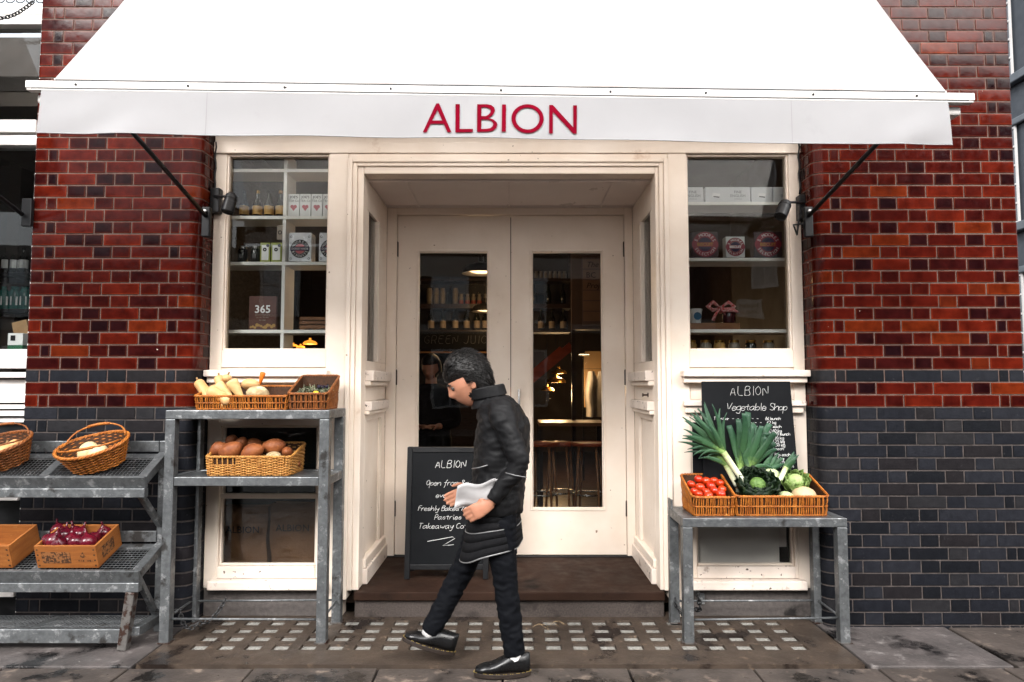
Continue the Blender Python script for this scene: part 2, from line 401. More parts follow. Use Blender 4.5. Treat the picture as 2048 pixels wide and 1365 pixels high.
def pier(name, label, rowA, rowB, xL, xR, rl, rr, depth):
    """xL/xR: outer faces; rl/rr radii of the rounded arrises; bricks laid in courses with queen closers"""
    root = thing(name, label, 'brick pier', ((xL + xR)/2, 0, 0))
    cx = (xL + xR)/2
    Sl = depth - rl; Al = rl*pi/2; F = (xR - rr) - (xL + rl); Ar = rr*pi/2; Sr = depth - rr
    T = [Sl, Sl+Al, Sl+Al+F, Sl+Al+F+Ar, Sl+Al+F+Ar+Sr]
    def pos(s):
        if s < T[0]: return (xL, depth - s, -1, 0)
        if s < T[1]:
            a = (s - T[0]) / rl; return (xL + rl - rl*cos(a), rl - rl*sin(a), -cos(a), -sin(a))
        if s <= T[2]: return (xL + rl + (s - T[1]), 0, 0, -1)
        if s < T[3]:
            a = (s - T[2]) / rr; return (xR - rr + rr*sin(a), rr - rr*cos(a), sin(a), -cos(a))
        return (xR, rr + (s - T[3]), 1, 0)
    def s_of(x):                                  # a joint at face coordinate x
        return T[1] + (x - xL - rl)
    samp = [T[0] + (T[1]-T[0])*k/4 for k in range(5)] + [T[2] + (T[3]-T[2])*k/6 for k in range(7)]
    # mortar cores behind the joints (upper lime, lower sooty)
    def core(z0, z1, mat):
        mb = MB(); prof = []
        S_ = sorted(set([0.0, T[4]] + samp))
        for s in S_:
            x, y, nx, ny = pos(s); prof.append((x - nx*.0040, y - ny*.0040))
        n = len(prof)
        mb.add([(x, y, z0) for x, y in prof] + [(x, y, z1) for x, y in prof],
               [(i, i+1, n+i+1, n+i) for i in range(n-1)] + [(n-1, 0, n, 2*n-1)] + [tuple(range(n, 2*n)), tuple(reversed(range(n)))])
        return mb.build('mortar', mat, root)
    core(-.05, 1.303, M['mortar_dark']); core(1.303, 5.6, M['mortar'])
    ncourse = int((5.55 - Z0) / PITCHZ); todo = []
    for c in range(ncourse):
        zc = Z0 + c * PITCHZ; odd = c % 2 == 1
        edges = [s_of(x) for x in (rowA if odd else rowB)]
        kl, kr = (.05, .10) if odd else (.10, .045)
        edges = [0.0, T[0] - kl] + edges + [T[3] + kr, T[4]]
        grey = c < 18 or c == 20
        for i in range(len(edges) - 1):
            a, b = edges[i] + JN/2, edges[i+1] - JN/2
            if b - a < .02: continue
            kind = 'S' if b - a > .17 else 'H'
            ti = pick(BLU if grey else RED[kind])
            mid = pos((a + b)/2)
            q = Vector((mid[0], mid[1], zc + PITCHZ/2)) - CAM
            f = q.y*cos(PITCH) + q.z*sin(PITCH); px = 1024 + FPX*q.x/f; py = 682.5 - FPX*(-q.y*sin(PITCH) + q.z*cos(PITCH))/f
            canopy = py < 285 and (px - 60 > (275 - py)*.95*.0 and 95 + (165 - py)*1.0 < px < 1900 - (180 - py)*1.0)
            vis = -10 < px < 2058 and -10 < py < 1300 and not canopy and not (px < 300 and py > 930)
            todo.append((-(b - a) if vis else 1, rnd.random(), c, i, a, b, grey, kind, ti, zc))
    todo.sort()
    rest = ([], [], []), ([], [], [])
    for n, (sc, _, c, i, a, b, grey, kind, ti, zc) in enumerate(todo):
        tone = (BLU if grey else RED[kind])[ti][0]
        if grey: rim = tuple(t*.8 for t in tone)
        else: rim = tuple(min(1, t*1.55 + e) for t, e in zip(tone, (.045, .009, .003)))
        mat = M['blue'] if grey else M['glaze']
        h = PITCHZ - JN
        if n < 300 and sc < 0:
            flat = T[1] <= a and b <= T[2]
            xm, ym = (pos((a+b)/2)[0], 0) if flat else (0, 0)
            key = (label, grey, kind, ti, round(b - a, 4), None if flat else round(a, 4))
            if key not in BM:
                vs, fs, cs = brick_verts(pos, a, b, samp, h, tone, rim)
                vs = [(x - xm - (0 if flat else cx), y, z) for x, y, z in vs]
                BM[key] = mk_brick('brick', vs, fs, cs, mat)
            o = link('brick', BM[key], None, root)
            o.location = ((xm - cx) if flat else 0, rnd.uniform(-.0012, .0012), zc + JN/2 + rnd.uniform(-.0008, .0008))
        else:
            vs, fs, cs = brick_verts(pos, a, b, samp, h, tone, rim)
            R = rest[1 if grey else 0]; k = len(R[0])
            R[0].extend((x - cx, y, z + zc + JN/2) for x, y, z in vs); R[1].extend(tuple(v + k for v in f) for f in fs); R[2].extend(cs)
    for R, mat, nm in ((rest[0], M['glaze'], 'glazed_brickwork'), (rest[1], M['blue'], 'grey_brickwork')):
        if R[0]:
            o = link(nm, mk_brick(nm, *R, mat), None, root); o['kind'] = 'stuff'
    return root
def acc(x, ws, sgn=1):
    out = []
    for w in ws: x += sgn*w; out.append(x)
    return out if sgn > 0 else out[::-1]
LX0, LX1, RX0, RX1 = -2.965, -1.93, 1.868, 3.118
pier('brick_pier', 'pier of dark glazed red bricks over grey bricks, behind the tiered rack at the left',
     acc(LX0, [.212,.118,.117,.237,.116]), acc(LX0, [.088,.062,.237,.116,.116,.237,.062]), LX0, LX1, .018, .062, .22)
pier('brick_pier', 'wide pier of glazed red bricks over charcoal bricks at the right',
     acc(RX1, [.21,.113,.235,.113,.235,.113], -1), acc(RX1, [.095,.062,.235,.113,.235,.113,.235,.062], -1), RX0, RX1, .062, .012, .22)

# upper storey wall above the shop (behind the canopy)
M['upper_brick'] = pm('upper_brickwork', (.12,.016,.012), (.07,.012,.012), 9, .4, .1, bump=.2)
ub = thing('upper_wall', 'brick wall rising behind the white canopy above the shopfront', 'wall', (-.03, .1, 3.1))
MB().box(LX1 + .004, RX0 - .004, .02, .3, 3.10, 5.6).build('brickwork', M['upper_brick'], ub)

fw = thing('flank_wall', 'dark brick flank wall of the shop along the side street', 'wall', (3.05, 4.8, 0))
MB().box(3.003, RX1 - .006, .221, 9.4, -.03, 5.6).build('brickwork', M['upper_brick'], fw)

# ================================================================== neighbours
M['npaint'] = pm('neighbour_paint', (.80,.78,.76), (.74,.70,.67), 4, .4, .1, bump=.04, wear=((.5,.42,.36), 6, .66, .1))
nb = thing('shopfront', 'white framed neighbouring shop window cut off at the left edge', 'shopfront', (-3.8, .1, 0))
NY = .10
def nbox(mb, xa, xb, ya, yb, py0, py1, Yr): return mb.box(xa, xb, ya, yb, PZ(py1, Yr), PZ(py0, Yr))
def npart(nm, xa, xb, ya, yb, za, zb, mat=None, bev=.004): return MB().box(xa, xb, ya, yb, za, zb).build(nm, mat or M['npaint'], nb, bevel=bev)
nx1 = LX0 - .004
zt = lambda py: PZ(py, NY)
npart('jamb', nx1 - .045, nx1, NY - .02, NY + .10, zt(1240), 4.6)
npart('transom', -5.2, nx1 - .046, NY - .03, NY + .10, zt(268), zt(243))
npart('transom_moulding', -5.2, nx1 - .046, NY - .015, NY + .10, zt(292), zt(272))
npart('head_rail', -5.2, nx1 - .046, NY - .02, NY + .1, zt(52), zt(34))
npart('upper_rail', -5.2, nx1 - .046, NY - .005, NY + .1, zt(30), zt(8))
npart('sill', -5.2, nx1, NY - .075, NY + .1, zt(738), zt(700))
for i, (a, b, p) in enumerate(((745, 756, .05), (760, 806, .0), (810, 818, .03), (822, 832, .045), (836, 845, .02))):
    npart('moulding', -5.2, nx1, NY - p, NY + .1, zt(b), zt(a))
npart('lower_sill', -5.2, nx1 - .01, NY - .09, NY + .02, zt(997), zt(985))
npart('bottom_sill', -5.2, nx1 - .01, NY - .09, NY + .02, zt(1186), zt(1176))
npart('plinth', -5.2, nx1, NY + .0, NY + .1, -.03, zt(1180), M['blue'] if False else M['black_wood'])
npart('lower_panel', -5.2, nx1 - .046, NY + .03, NY + .09, zt(1175), zt(848), M['black_wood'])
npart('pane', -5.2, nx1 - .046, NY + .03, NY + .036, zt(700), zt(294), M['pane'], 0)
npart('transom_pane', -5.2, nx1 - .046, NY + .03, NY + .036, zt(242), zt(54), M['pane'], 0)
grille = MB()
zg0, zg1 = zt(8), zt(-40)
for k in range(26):
    x = -4.6 + k*.065
    grille.tube([(x + .03*cos(a), NY, (zg0 + .035) + .03*sin(a)) for a in [2*pi*j/10 for j in range(10)]], .004, 4, closed=True)
grille.build('vent_grille', M['black_metal'], nb)
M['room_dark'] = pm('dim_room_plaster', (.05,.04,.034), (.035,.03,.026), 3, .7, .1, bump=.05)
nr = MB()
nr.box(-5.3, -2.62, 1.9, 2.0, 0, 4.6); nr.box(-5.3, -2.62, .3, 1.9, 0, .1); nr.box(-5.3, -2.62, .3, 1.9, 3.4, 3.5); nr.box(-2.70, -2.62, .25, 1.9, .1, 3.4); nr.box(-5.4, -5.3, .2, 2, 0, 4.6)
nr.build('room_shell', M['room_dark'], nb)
npart('counter', -5.2, -2.72, .25, .7, zt(705) - .06, zt(700) - .004, M['black_wood'])
npart('back_shelf', -5.2, -2.72, 1.5, 1.85, PZ(545, 1.5) - .03, PZ(545, 1.5), M['black_wood'])
npart('back_shelf', -5.2, -2.72, 1.5, 1.85, PZ(618, 1.5) - .03, PZ(618, 1.5), M['black_wood'])
# things on the neighbour's shelves and counter
M['green_box'] = pm('green_card', (.01,.16,.07), (.01,.12,.05), 8, .5, .05, bump=.02)
M['teal'] = pm('teal_glass', (.02,.16,.13), (.02,.10,.09), 8, .2, .05, bump=0)
def bottle_mb(r, h, neck=.35):
    return MB().lathe([(0,0),(r*.9,0),(r,h*.03),(r,h*(1-neck)*.88),(r*.8,h*(1-neck)),(r*.36,h*(1-neck*.62)),(r*.32,h*.93),(r*.4,h*.935),(r*.4,h),(0,h)], 14)
ords = ['first', 'second', 'third', 'fourth', 'fifth', 'sixth', 'seventh', 'eighth', 'ninth', 'tenth']
for k in range(3):
    p = P(12 + 17*k, 545, 1.62)
    b = thing('bottle', 'dim bottle in the left neighbour window, %s from the left' % ords[k], 'bottle', (p.x, 1.62, PZ(545, 1.5)), group='bottles in the neighbouring window', world=False)
    bottle_mb(.035, .23).build('glass', M['wine'], b, smooth=.6)
    MB().lathe([(.0355,.05),(.0358,.055),(.0358,.12),(.0355,.125)], 14).build('paper_label', M['white'], b, smooth=True)
for k in range(3):
    p = P(10 + 19*k, 618, 1.62)
    b = thing('jar', 'teal jar with pale arched label in the left neighbour window, %s from the left' % ords[k], 'jar', (p.x, 1.62, PZ(618, 1.5)), group='teal jars in the neighbouring window', world=False)
    MB().lathe([(0,0),(.045,0),(.05,.01),(.05,.15),(.03,.18),(.032,.2),(0,.2)], 14).build('glass', M['teal'], b, smooth=.6)
    MB().lathe([(.0508,.04),(.0512,.045),(.0512,.11),(.03,.175)], 8).build('paper_label', M['white'], b, smooth=True)
p = P(36, 700, .38)
b = thing('carton', 'white and green carton with a black square on the neighbour counter', 'carton', (p.x, .38, zt(700) - .002), world=False)
MB().box(-.05,.05,-.03,.04,.045,.125).build('upper_body', M['white'], b, bevel=.003)
MB().box(-.05,.05,-.03,.04,.0,.045).build('lower_band', M['green_box'], b, bevel=.003)
MB().box(-.03,.0,-.033,-.03,.075,.11).build('black_square', M['black_wood'], b)
pb = MB(); pb.obox((p.x - .01, .43, zt(700) + .15), (1,0,.25), (0,1,0), (-.25,0,1), .05, .02, .06)
one('paper_packet', pb, pm('kraft_paper', (.42,.26,.13), (.34,.2,.1), 14, .8, .05, bump=.1), 'brown paper packet standing behind the white and green carton', 'packet')

# neighbour awning: only the stay and its wall plate reach into the photograph
M['ncanvas'] = pm('grey_canvas', (.60,.57,.55), (.52,.5,.48), 3, .8, .05, bump=.05, bscale=400)
na = thing('awning', 'neighbouring awning with a black stay reaching in at the left edge', 'awning', (-4.4, 0, 2.4))
pw = P(52, 432, -.02)
MB().box(LX0 - .04, LX0 + .02, -.035, -.006, PZ(455, 0), PZ(400, 0)).build('wall_plate', M['black_metal'], na, bevel=.004)
MB().tube([(pw.x, -.05, pw.z), (pw.x - .14, -1.0, 2.86)], .013, 8).build('stay', M['black_metal'], na, smooth=True)
MB().box(-6.6, pw.x - .10, -1.07, -1.0, 2.84, 2.89).build('front_rail', M['npaint'], na, bevel=.004)
MB().add([(-6.6,-1.04,2.895),(-3.42,-1.04,2.895),(-3.42,-.02,4.1),(-6.6,-.02,4.1),(-6.6,-1.04,2.889),(-3.42,-1.04,2.889),(-3.42,-.02,4.094),(-6.6,-.02,4.094)],
         [(0,1,2,3),(7,6,5,4),(0,4,5,1),(1,5,6,2)]).build('canopy', M['ncanvas'], na)
def chain_mb(pts, pitch, r, lw):
    """oval links along a polyline"""
    mb = MB(); pts = [Vector(p) for p in pts]; d = 0; k = 0
    seg = [(pts[i+1] - pts[i]).length for i in range(len(pts)-1)]; L = sum(seg)
    n = int(L / pitch)
    for k in range(n):
        t = (k + .5) * pitch; i = 0
        while i < len(seg) - 1 and t > seg[i]: t -= seg[i]; i += 1
        dr = (pts[i+1] - pts[i]).normalized(); c = pts[i] + dr * t
        q = Vector((0,0,1)) if abs(dr.z) < .8 else Vector((0,1,0))
        s1 = dr.cross(q).normalized(); s2 = dr.cross(s1)
        ax = s1 if k % 2 else s2
        rg = []
        for j in range(10):
            a = 2*pi*j/10; rg.append(c + dr*cos(a)*pitch*.72 + ax*sin(a)*lw)
        mb.tube(rg, r, 5, closed=True)
    return mb
a, b = P(-30, 34, -.02), P(68, 3, -.02)
pts = [a.lerp(b, t) + Vector((0,0,-.05*sin(pi*t))) for t in [i/8 for i in range(9)]]
one('chain', chain_mb(pts, .022, .004, .011), M['black_metal'], 'black chain hanging across the top left corner', 'chain', smooth=True)

# blue-grey building down the side street
M['bluegrey'] = pm('blue_grey_render', (.075,.085,.10), (.06,.07,.085), 3, .5, .1, bump=.1)
M['bluetrim'] = pm('blue_grey_trim', (.16,.18,.20), (.12,.14,.16), 5, .45, .08, bump=.08)
M['farpane'] = pm('far_window_glass', (.10,.11,.12), (.05,.055,.06), 2, .06, .02, bump=0, spec=.9)
bb = thing('building', 'blue grey painted building with white glazing bars down the side street', 'building', (9.5, 9, 0))
BX = 9.0
MB().box(BX, BX + 3, 3.5, 15, -.15, 12).build('wall', M['bluegrey'], bb)
for kz in range(4):
    zs = 1.65 + 2.65*kz
    MB().box(BX - .14, BX - .003, 3.5, 15, zs - .16, zs).build('sill_band', M['bluetrim'], bb, bevel=.02)
    MB().box(BX - .09, BX - .003, 3.5, 15, zs + 1.75, zs + 1.87).build('lintel_band', M['bluetrim'], bb, bevel=.02)
    for ky in range(5):
        yc = 4.6 + 2.0*ky
        w = MB().box(BX - .03, BX - .004, yc - .78, yc + .78, zs + .003, zs + 1.745).build('window', M['farpane'], bb)
        f = MB()
        for t in range(5): f.box(BX - .055, BX - .031, yc - .78 + 1.56*t/4 - .02, yc - .78 + 1.56*t/4 + .02, zs + .003, zs + 1.745)
        for t in range(6): f.box(BX - .057, BX - .031, yc - .78, yc + .78, zs + .02 + 1.70*t/5 - .016, zs + .02 + 1.70*t/5 + .016)
        f.build('glazing_bars', M['npaint'], w)

# terrace across the street: the windows reflect it
M['opp'] = pm('opposite_brick', (.06,.028,.02), (.04,.02,.016), 3, .8, .1, bump=.2, bscale=30)
M['oppstone'] = pm('opposite_stone', (.42,.39,.35), (.34,.31,.28), 3, .7, .1, bump=.1)
M['oppglass'] = pm('opposite_glass', (.42,.45,.48), (.28,.31,.34), 1.2, .05, .02, bump=0, spec=1.0, metal=.6)
ob = thing('building', 'brick terrace across the street mirrored in the shop windows', 'building', (0, -17, 0))
OY = -16.0
MB().box(-26, 3.0, OY - 6, OY, -.15, 5.6).build('wall', M['opp'], ob)
MB().prism([(3.003, -.15), (6.12, -.15), (6.12, 5.2), (6.50, 8.4), (6.50, 11), (3.003, 11)], OY - .02, OY - 6).build('tall_wall', M['opp'], ob)
MB().box(6.1205, 6.56, OY - .3, OY - .05, -.15, 5.2).build('yard_wall', M['opp'], ob)
MB().box(6.57, 26, OY - 6, OY, -.15, 11).build('end_wall', M['opp'], ob)
MB().box(-26, 2.99, OY + .003, OY + .25, 5.2, 5.6).build('cornice', M['oppstone'], ob, bevel=.03)
MB().box(-26, 6.1, OY + .003, OY + .12, 3.1, 3.4).build('string_course', M['oppstone'], ob, bevel=.02)
M['bright_pane'] = pm('bright_pane_colour', (.60,.59,.57), (.52,.51,.5), 2, .5, .1, bump=.02)  # pane brightness put into a pale colour, so reflections show bright panels
wm = MB().box(-.55, .55, -.02, .02, 0, 1.7).mesh('window'); wm.materials.append(M['oppglass'])
fm = MB()
for x in (-.57, 0, .57): fm.box(x - .04, x + .04, .021, .07, -.06, 1.76)
for z in (-.03, .85, 1.73): fm.box(-.6, .6, .0215, .065, z - .04, z + .04)
fm = fm.mesh('frame'); fm.materials.append(M['npaint'])
bm_ = wm.copy(); bm_.materials.clear(); bm_.materials.append(M['bright_pane'])
for kx in range(10):
    for zb in (.8, 3.55):
        o = link('window', wm, None, ob); o.location = (-22 + 2.5*kx, OY + .03 + 17, zb); link('frame', fm, None, o)
for x in (4.6, 7.6, 9.3, 11.0, 12.7):
    for zb in ((.8, 3.55, 6.1, 8.5) if x != 7.6 else (.8, 4.4, 6.6, 8.8)):
        o = link('window', bm_, None, ob); o.location = (x, OY + .03 + 17, zb); o.scale = (.62, 1, .95); link('frame', fm, None, o)
# street name plate on that terrace, seen mirror-wise in the right window
M['plate'] = pm('enamel_plate', (.72,.71,.69), (.66,.65,.63), 6, .35, .05, bump=.02)
# ================================================================== lettering
def text_mesh(body, size, ext=.0003, align='CENTER', shear=0, xs=1.0, bold=0):
    c = bpy.data.curves.new('lettering', 'FONT'); c.body = body; c.size = size; c.extrude = ext; c.align_x = align
    c.shear = shear; c.resolution_u = 2; c.offset = bold
    o = bpy.data.objects.new('tmp', c); me = o.to_mesh().copy(); o.to_mesh_clear()
    bpy.data.objects.remove(o); bpy.data.curves.remove(c)
    me.transform(Matrix.Rotation(pi/2, 4, 'X') @ Matrix.Diagonal((xs, 1, 1, 1))); me.materials.clear()
    return me
def text(body, size, mat, parent, loc, align='CENTER', shear=0, xs=1.0, bold=0, rot=None, name='lettering'):
    me = text_mesh(body, size, .0003, align, shear, xs, bold)
    if rot is not None: me.transform(rot)
    off = OFF.get(parent.name, Vector((0,0,0)))
    me.transform(Matrix.Translation(Vector(loc) - off)); me.materials.append(mat)
    return link(name, me, None, parent)
def text_ring(body, size, mat, parent, c, r, a0, a1, inward=False):
    """letters set round a circle in the XZ plane, as one lettering part"""
    bm = bmesh.new(); n = len(body)
    for i, ch in enumerate(body):
        if ch == ' ': continue
        a = a0 + (a1 - a0) * (i / (n - 1) if n > 1 else 0)
        me = text_mesh(ch, size)
        ang = a - pi/2 if not inward else a + pi/2
        me.transform(Matrix.Translation(Vector((r*cos(a), 0, r*sin(a)))) @ Matrix.Rotation(-ang, 4, 'Y') @ Matrix.Translation((0, 0, -size*.35)))
        bm.from_mesh(me); bpy.data.meshes.remove(me)
    me = bpy.data.meshes.new('lettering'); bm.to_mesh(me); bm.free()
    me.transform(Matrix.Translation(Vector(c) - OFF.get(parent.name, Vector((0,0,0))))); me.materials.append(mat)
    return link('lettering', me, None, parent)
def disc(mb, c, r0, r1, y, n=28):
    """flat ring (r0=0: disc) facing -Y"""
    cx, cz = c; vs = []; fs = []
    for k in range(n):
        a = 2*pi*k/n; vs.append((cx + r1*cos(a), y, cz + r1*sin(a)))
    if r0 <= 0:
        mb.add(vs, [tuple(range(n))])
    else:
        for k in range(n):
            a = 2*pi*k/n; vs.append((cx + r0*cos(a), y, cz + r0*sin(a)))
        mb.add(vs, [(k, (k+1) % n, n + (k+1) % n, n + k) for k in range(n)])
    return mb

# the street name plate (uses lettering)
p = Vector((7.15, OY + .05, 3.72))
sp = thing('street_sign', 'street name plate on the far terrace, mirrored in the right shop window', 'sign', p, rot=(0, 0, pi), world=False)
MB().box(-.42, .42, -.03, .0, -.26, .26).build('plate', M['plate'], sp, bevel=.01)
M['ink'] = pm('black_ink', (.015,.014,.014), (.02,.02,.02), 10, .6, .05, bump=0)
M['red_ink'] = pm('red_ink', (.42,.03,.04), (.36,.03,.04), 10, .6, .05, bump=0)
text('Boundary', .17, M['ink'], sp, (0, -.034, .03)); text('Street', .17, M['ink'], sp, (-.08, -.034, -.15)); text('E2', .09, M['red_ink'], sp, (.26, -.034, -.15))

# ================================================================== the shopfront
YF, YD = .18, 1.05
ZS = .16                                    # recess floor
sf = thing('shopfront', 'cream painted timber shopfront with a recessed double door between two windows', 'shopfront', (-.03, .2, 0))
fx = lambda px, py=520: PXx(px, py, YF)
fz = lambda py: PZ(py, YF)
def part(nm, xa, xb, ya, yb, za, zb, mat=None, bev=.004, parent=None):
    return MB().box(xa, xb, ya, yb, za, zb).build(nm, mat or M['paint'], parent or sf, bevel=bev)
XA, XB = LX1 + .003, RX0 - .003             # between the brick reveals
OL, OR = -.958, .925                        # entrance opening
ZH = fz(285)
ZC = 2.80                                   # recess ceiling
gl0, gl1 = fx(447), fx(655); gr0, gr1 = fx(1376), fx(1583)
gt, gb = fz(307), fz(701)
AL, AR = fx(694), fx(1338)                  # outer edges of the architrave
# head beam and fascia behind the valance
part('head_beam', XA, XB, YF - .008, YF + .12, gt, ZH + .001)
part('fascia', XA, XB, YF + .006, YF + .3, ZH + .002, 3.6)
part('post', gl1, AL, YF, YF + .12, -.02, gt - .001)
part('post', AR, gr0, YF, YF + .12, -.02, gt - .001)
part('stile', XA, gl0, YF + .012, YF + .11, fz(1178), gt - .001)
part('stile', gr1, XB, YF + .012, YF + .11, fz(1178), gt - .001)
# stepped architrave round the entrance
for k, (d, yy) in enumerate(((.0, -.018), (.030, -.006), (.058, .008))):
    a, b = AL + d, AR - d; zt_ = fz(318) - d * .85; w = .030 if k < 2 else max(.02, (OL - a))
    nxt = (AL + (.030, .058, 0)[k]) if k < 2 else OL
    nxtR = (AR - (.030, .058, 0)[k]) if k < 2 else OR
    zn = (fz(318) - (.030, .058, 0)[k] * .85) if k < 2 else ZC + .002
    part('architrave', a + .0005, nxt, YF + yy, YF + .13, ZS + .002 if k else ZS - .05, zt_)
    part('architrave', nxtR, b - .0005, YF + yy, YF + .13, ZS + .002 if k else ZS - .05, zt_)
    part('architrave', nxt + .0005, nxtR - .0005, YF + yy, YF + .13, zn, zt_)
part('frieze', AL + .001, AR - .001, YF + .003, YF + .12, fz(318) + .001, gt - .001)
# windows, each with beads, pane, sill
def beads(nm, a, b, za, zb, y, t=.012, dp=.03, mat=None, parent=None):
    mb = MB()
    mb.box(a, a + t, y, y + dp, za, zb); mb.box(b - t, b, y, y + dp, za, zb)
    mb.box(a + t, b - t, y, y + dp, za, za + t); mb.box(a + t, b - t, y, y + dp, zb - t, zb)
    return mb.build(nm, mat or M['paint'], parent or sf, bevel=.003)
for (a, b) in ((gl0, gl1), (gr0, gr1)):
    w = part('window', a, b, YF + .058, YF + .064, gb, gt - .002, M['pane'] if a < 0 else M['pane_shiny'], 0)
    beads('glazing_bead', a + .0005, b - .0005, gb + .0005, gt - .0025, YF + .022, parent=w)
for side, (a, b, o0, o1) in enumerate(((gl0, gl1, XA, AL - .001), (gr0, gr1, AR + .001, XB))):
    s0, s1 = (XA, fx(664)) if side == 0 else (fx(1357), XB)
    part('bottom_rail', a + .0005, b - .0005, YF + .006, YF + .11, fz(735), gb - .0005)
    # sill cornice: two steps
    part('sill', s0 - .0, s1, YF - .075, YF - .001, fz(754), fz(741), M['paint_dirty'], .006)
    part('sill_moulding', s0 + .012, s1 - .012, YF - .05, YF - .001, fz(766), fz(754) - .001, M['paint'], .006)
    part('apron', a + .0005, b - .0005, YF + .016, YF + .11, fz(800), fz(735) - .001)
    part('moulding', s0 + .012, s1 - .02, YF - .045, YF - .001, fz(812), fz(802), M['paint_dirty'], .005)
    part('moulding', s0 + .024, s1 - .03, YF - .025, YF - .001, fz(826), fz(812) - .001, M['paint'], .005)
    la, lb = (fx(437, 1000), fx(632, 1000)) if side == 0 else (fx(1393, 1000), fx(1589, 1000))
    lz0, lz1 = fz(1134), fz(852)
    part('lower_rail', a + .0005, b - .0005, YF + .008, YF + .11, lz1, fz(800) - .001)
    if la - a > .004: part('lower_stile', a + .0005, la, YF + .010, YF + .11, fz(1158), lz1 - .001)
    if b - lb > .004: part('lower_stile', lb, b - .0005, YF + .010, YF + .11, fz(1158), lz1 - .001)
    part('lower_rail', la + .0005, lb - .0005, YF + .004, YF + .11, fz(1158), lz0 - .001, M['paint_dirty'])
    part('lower_sill', a - .03, b + .03, YF - .05, YF + .11, fz(1177), fz(1159), M['paint_dirty'], .006)
    lw = part('lower_window', la + .0005, lb - .0005, YF + .06, YF + .066, lz0, lz1 - .001, M['pane'], 0)
    beads('glazing_bead', la + .001, lb - .001, lz0 + .0005, lz1 - .002, YF + .03, parent=lw)
    if side == 0:
        part('transom_bar', la + .0005, lb - .0005, YF + .02, YF + .056, fz(999), fz(989), parent=lw)
    else:
        M['board_pale'] = pm('pale_board', (.78,.71,.66), (.68,.62,.57), 3, .4, .08, bump=.05, wear=((.4,.33,.28), 6, .64, .1))
        part('backing_board', la + .002, lb - .075, YF + .075, YF + .085, lz0 + .002, lz1 - .01, M['board_pale'], 0, lw)
        part('backing_board', lb - .073, lb - .02, YF + .095, YF + .103, lz0 + .1, lz1 - .01, M['soffit'], 0, lw)
M['plinth'] = pm('granite_plinth', (.17,.15,.14), (.11,.095,.09), 40, .6, .1, bump=.2, bscale=120, stain=(.03,.027,.026), sscale=3, sthr=.56)
for (a, b) in ((XA, gl1 - .001), (gr0 + .001, XB)):
    part('plinth', a, b, YF + .02, YF + .12, -.02, fz(1177) - .001, M['plinth'], .004)
# meter cover on the right plinth
part('meter_cover', fx(1395, 1200), fx(1410, 1200), YF + .008, YF + .019, fz(1210), fz(1188), M['galv'], .003)
# recess sides: sill mouldings, panels and narrow side windows
for sgn, xw, far_ in ((1, OL, 'left'), (-1, OR, 'right')):
    def sx(d0, d1): return (min(xw + sgn*d0, xw + sgn*d1), max(xw + sgn*d0, xw + sgn*d1))
    def sp_(nm, d0, d1, ya, yb, za, zb, mat=None, bev=.003):
        a, b = sx(d0, d1); return part(nm, a, b, ya, yb, za, zb, mat, bev)
    ya, yb = YF + .132, YD - .02
    z1, z2, z3, z4 = fz(742), fz(772), fz(806), fz(832)
    sp_('side_panel', -.03, -.018, ya, yb, ZS + .12, z4)                       # sunk panel
    sp_('side_stile', -.03, .0, ya, ya + .07, ZS + .161, z4 - .001)
    sp_('side_stile', -.03, .0, yb - .16, yb, ZS + .161, z4 - .001)
    sp_('side_moulding', -.018, -.006, ya + .071, ya + .095, ZS + .162, z4 - .041)
    sp_('side_moulding', -.018, -.006, yb - .185, yb - .161, ZS + .162, z4 - .041)
    sp_('side_rail', -.03, .0, ya + .0705, yb - .1605, z4 - .04, z4 - .001)
    sp_('skirting', -.03, .03, ya, yb, ZS + .001, ZS + .10, M['paint_dirty'], .006)
    sp_('skirting_moulding', -.03, .018, ya, yb, ZS + .101, ZS + .16, None, .008)
    sp_('side_moulding', -.03, .030, ya, yb - .08, z4, z4 + .025, None, .006)
    sp_('side_moulding', -.03, .045, ya, yb - .08, z4 + .026, z3 + .005, M['paint_dirty'], .006)
    sp_('side_apron', -.03, .0, ya, yb, z3 + .006, z2 - .001)
    sp_('side_sill', -.03, .035, ya, yb - .06, z2, z2 + .03, None, .006)
    sp_('side_sill', -.03, .055, ya, yb - .06, z2 + .031, z1 + .004, M['paint_dirty'], .006)
    sz0, sz1 = z1 + .07, 2.60
    sp_('side_rail', -.03, .0, ya, yb, z1 + .005, sz0)
    sp_('side_rail', -.03, .0, ya, yb, sz1, ZC - .002)
    sp_('side_stile', -.03, .0, ya, ya + .05, sz0 + .001, sz1 - .001)
    sp_('side_stile', -.03, .0, yb - .38, yb, sz0 + .001, sz1 - .001)
    sp_('side_moulding', -.0, .014, yb - .38, yb - .355, sz0 + .001, sz1 - .001)
    sp_('side_window', -.022, -.016, ya + .051, yb - .381, sz0 + .001, sz1 - .001, M['pane'], 0)
# recess ceiling with battens
part('recess_ceiling', OL - .03, OR + .03, YF + .132, YD + .08, ZC + .003, ZC + .03, M['soffit'], 0)
for px in (-.71, -.02, .68): part('ceiling_batten', px - .006, px + .006, YF + .16, YD - .07, ZC - .009, ZC + .002, M['soffit'], .002)
part('ceiling_batten', OL + .001, OR - .001, YD - .07, YD - .055, ZC - .009, ZC + .002, M['soffit'], .002)
part('ceiling_batten', OL + .001, OR - .001, YF + .135, YF + .15, ZC - .012, ZC + .002, M['soffit'], .002)
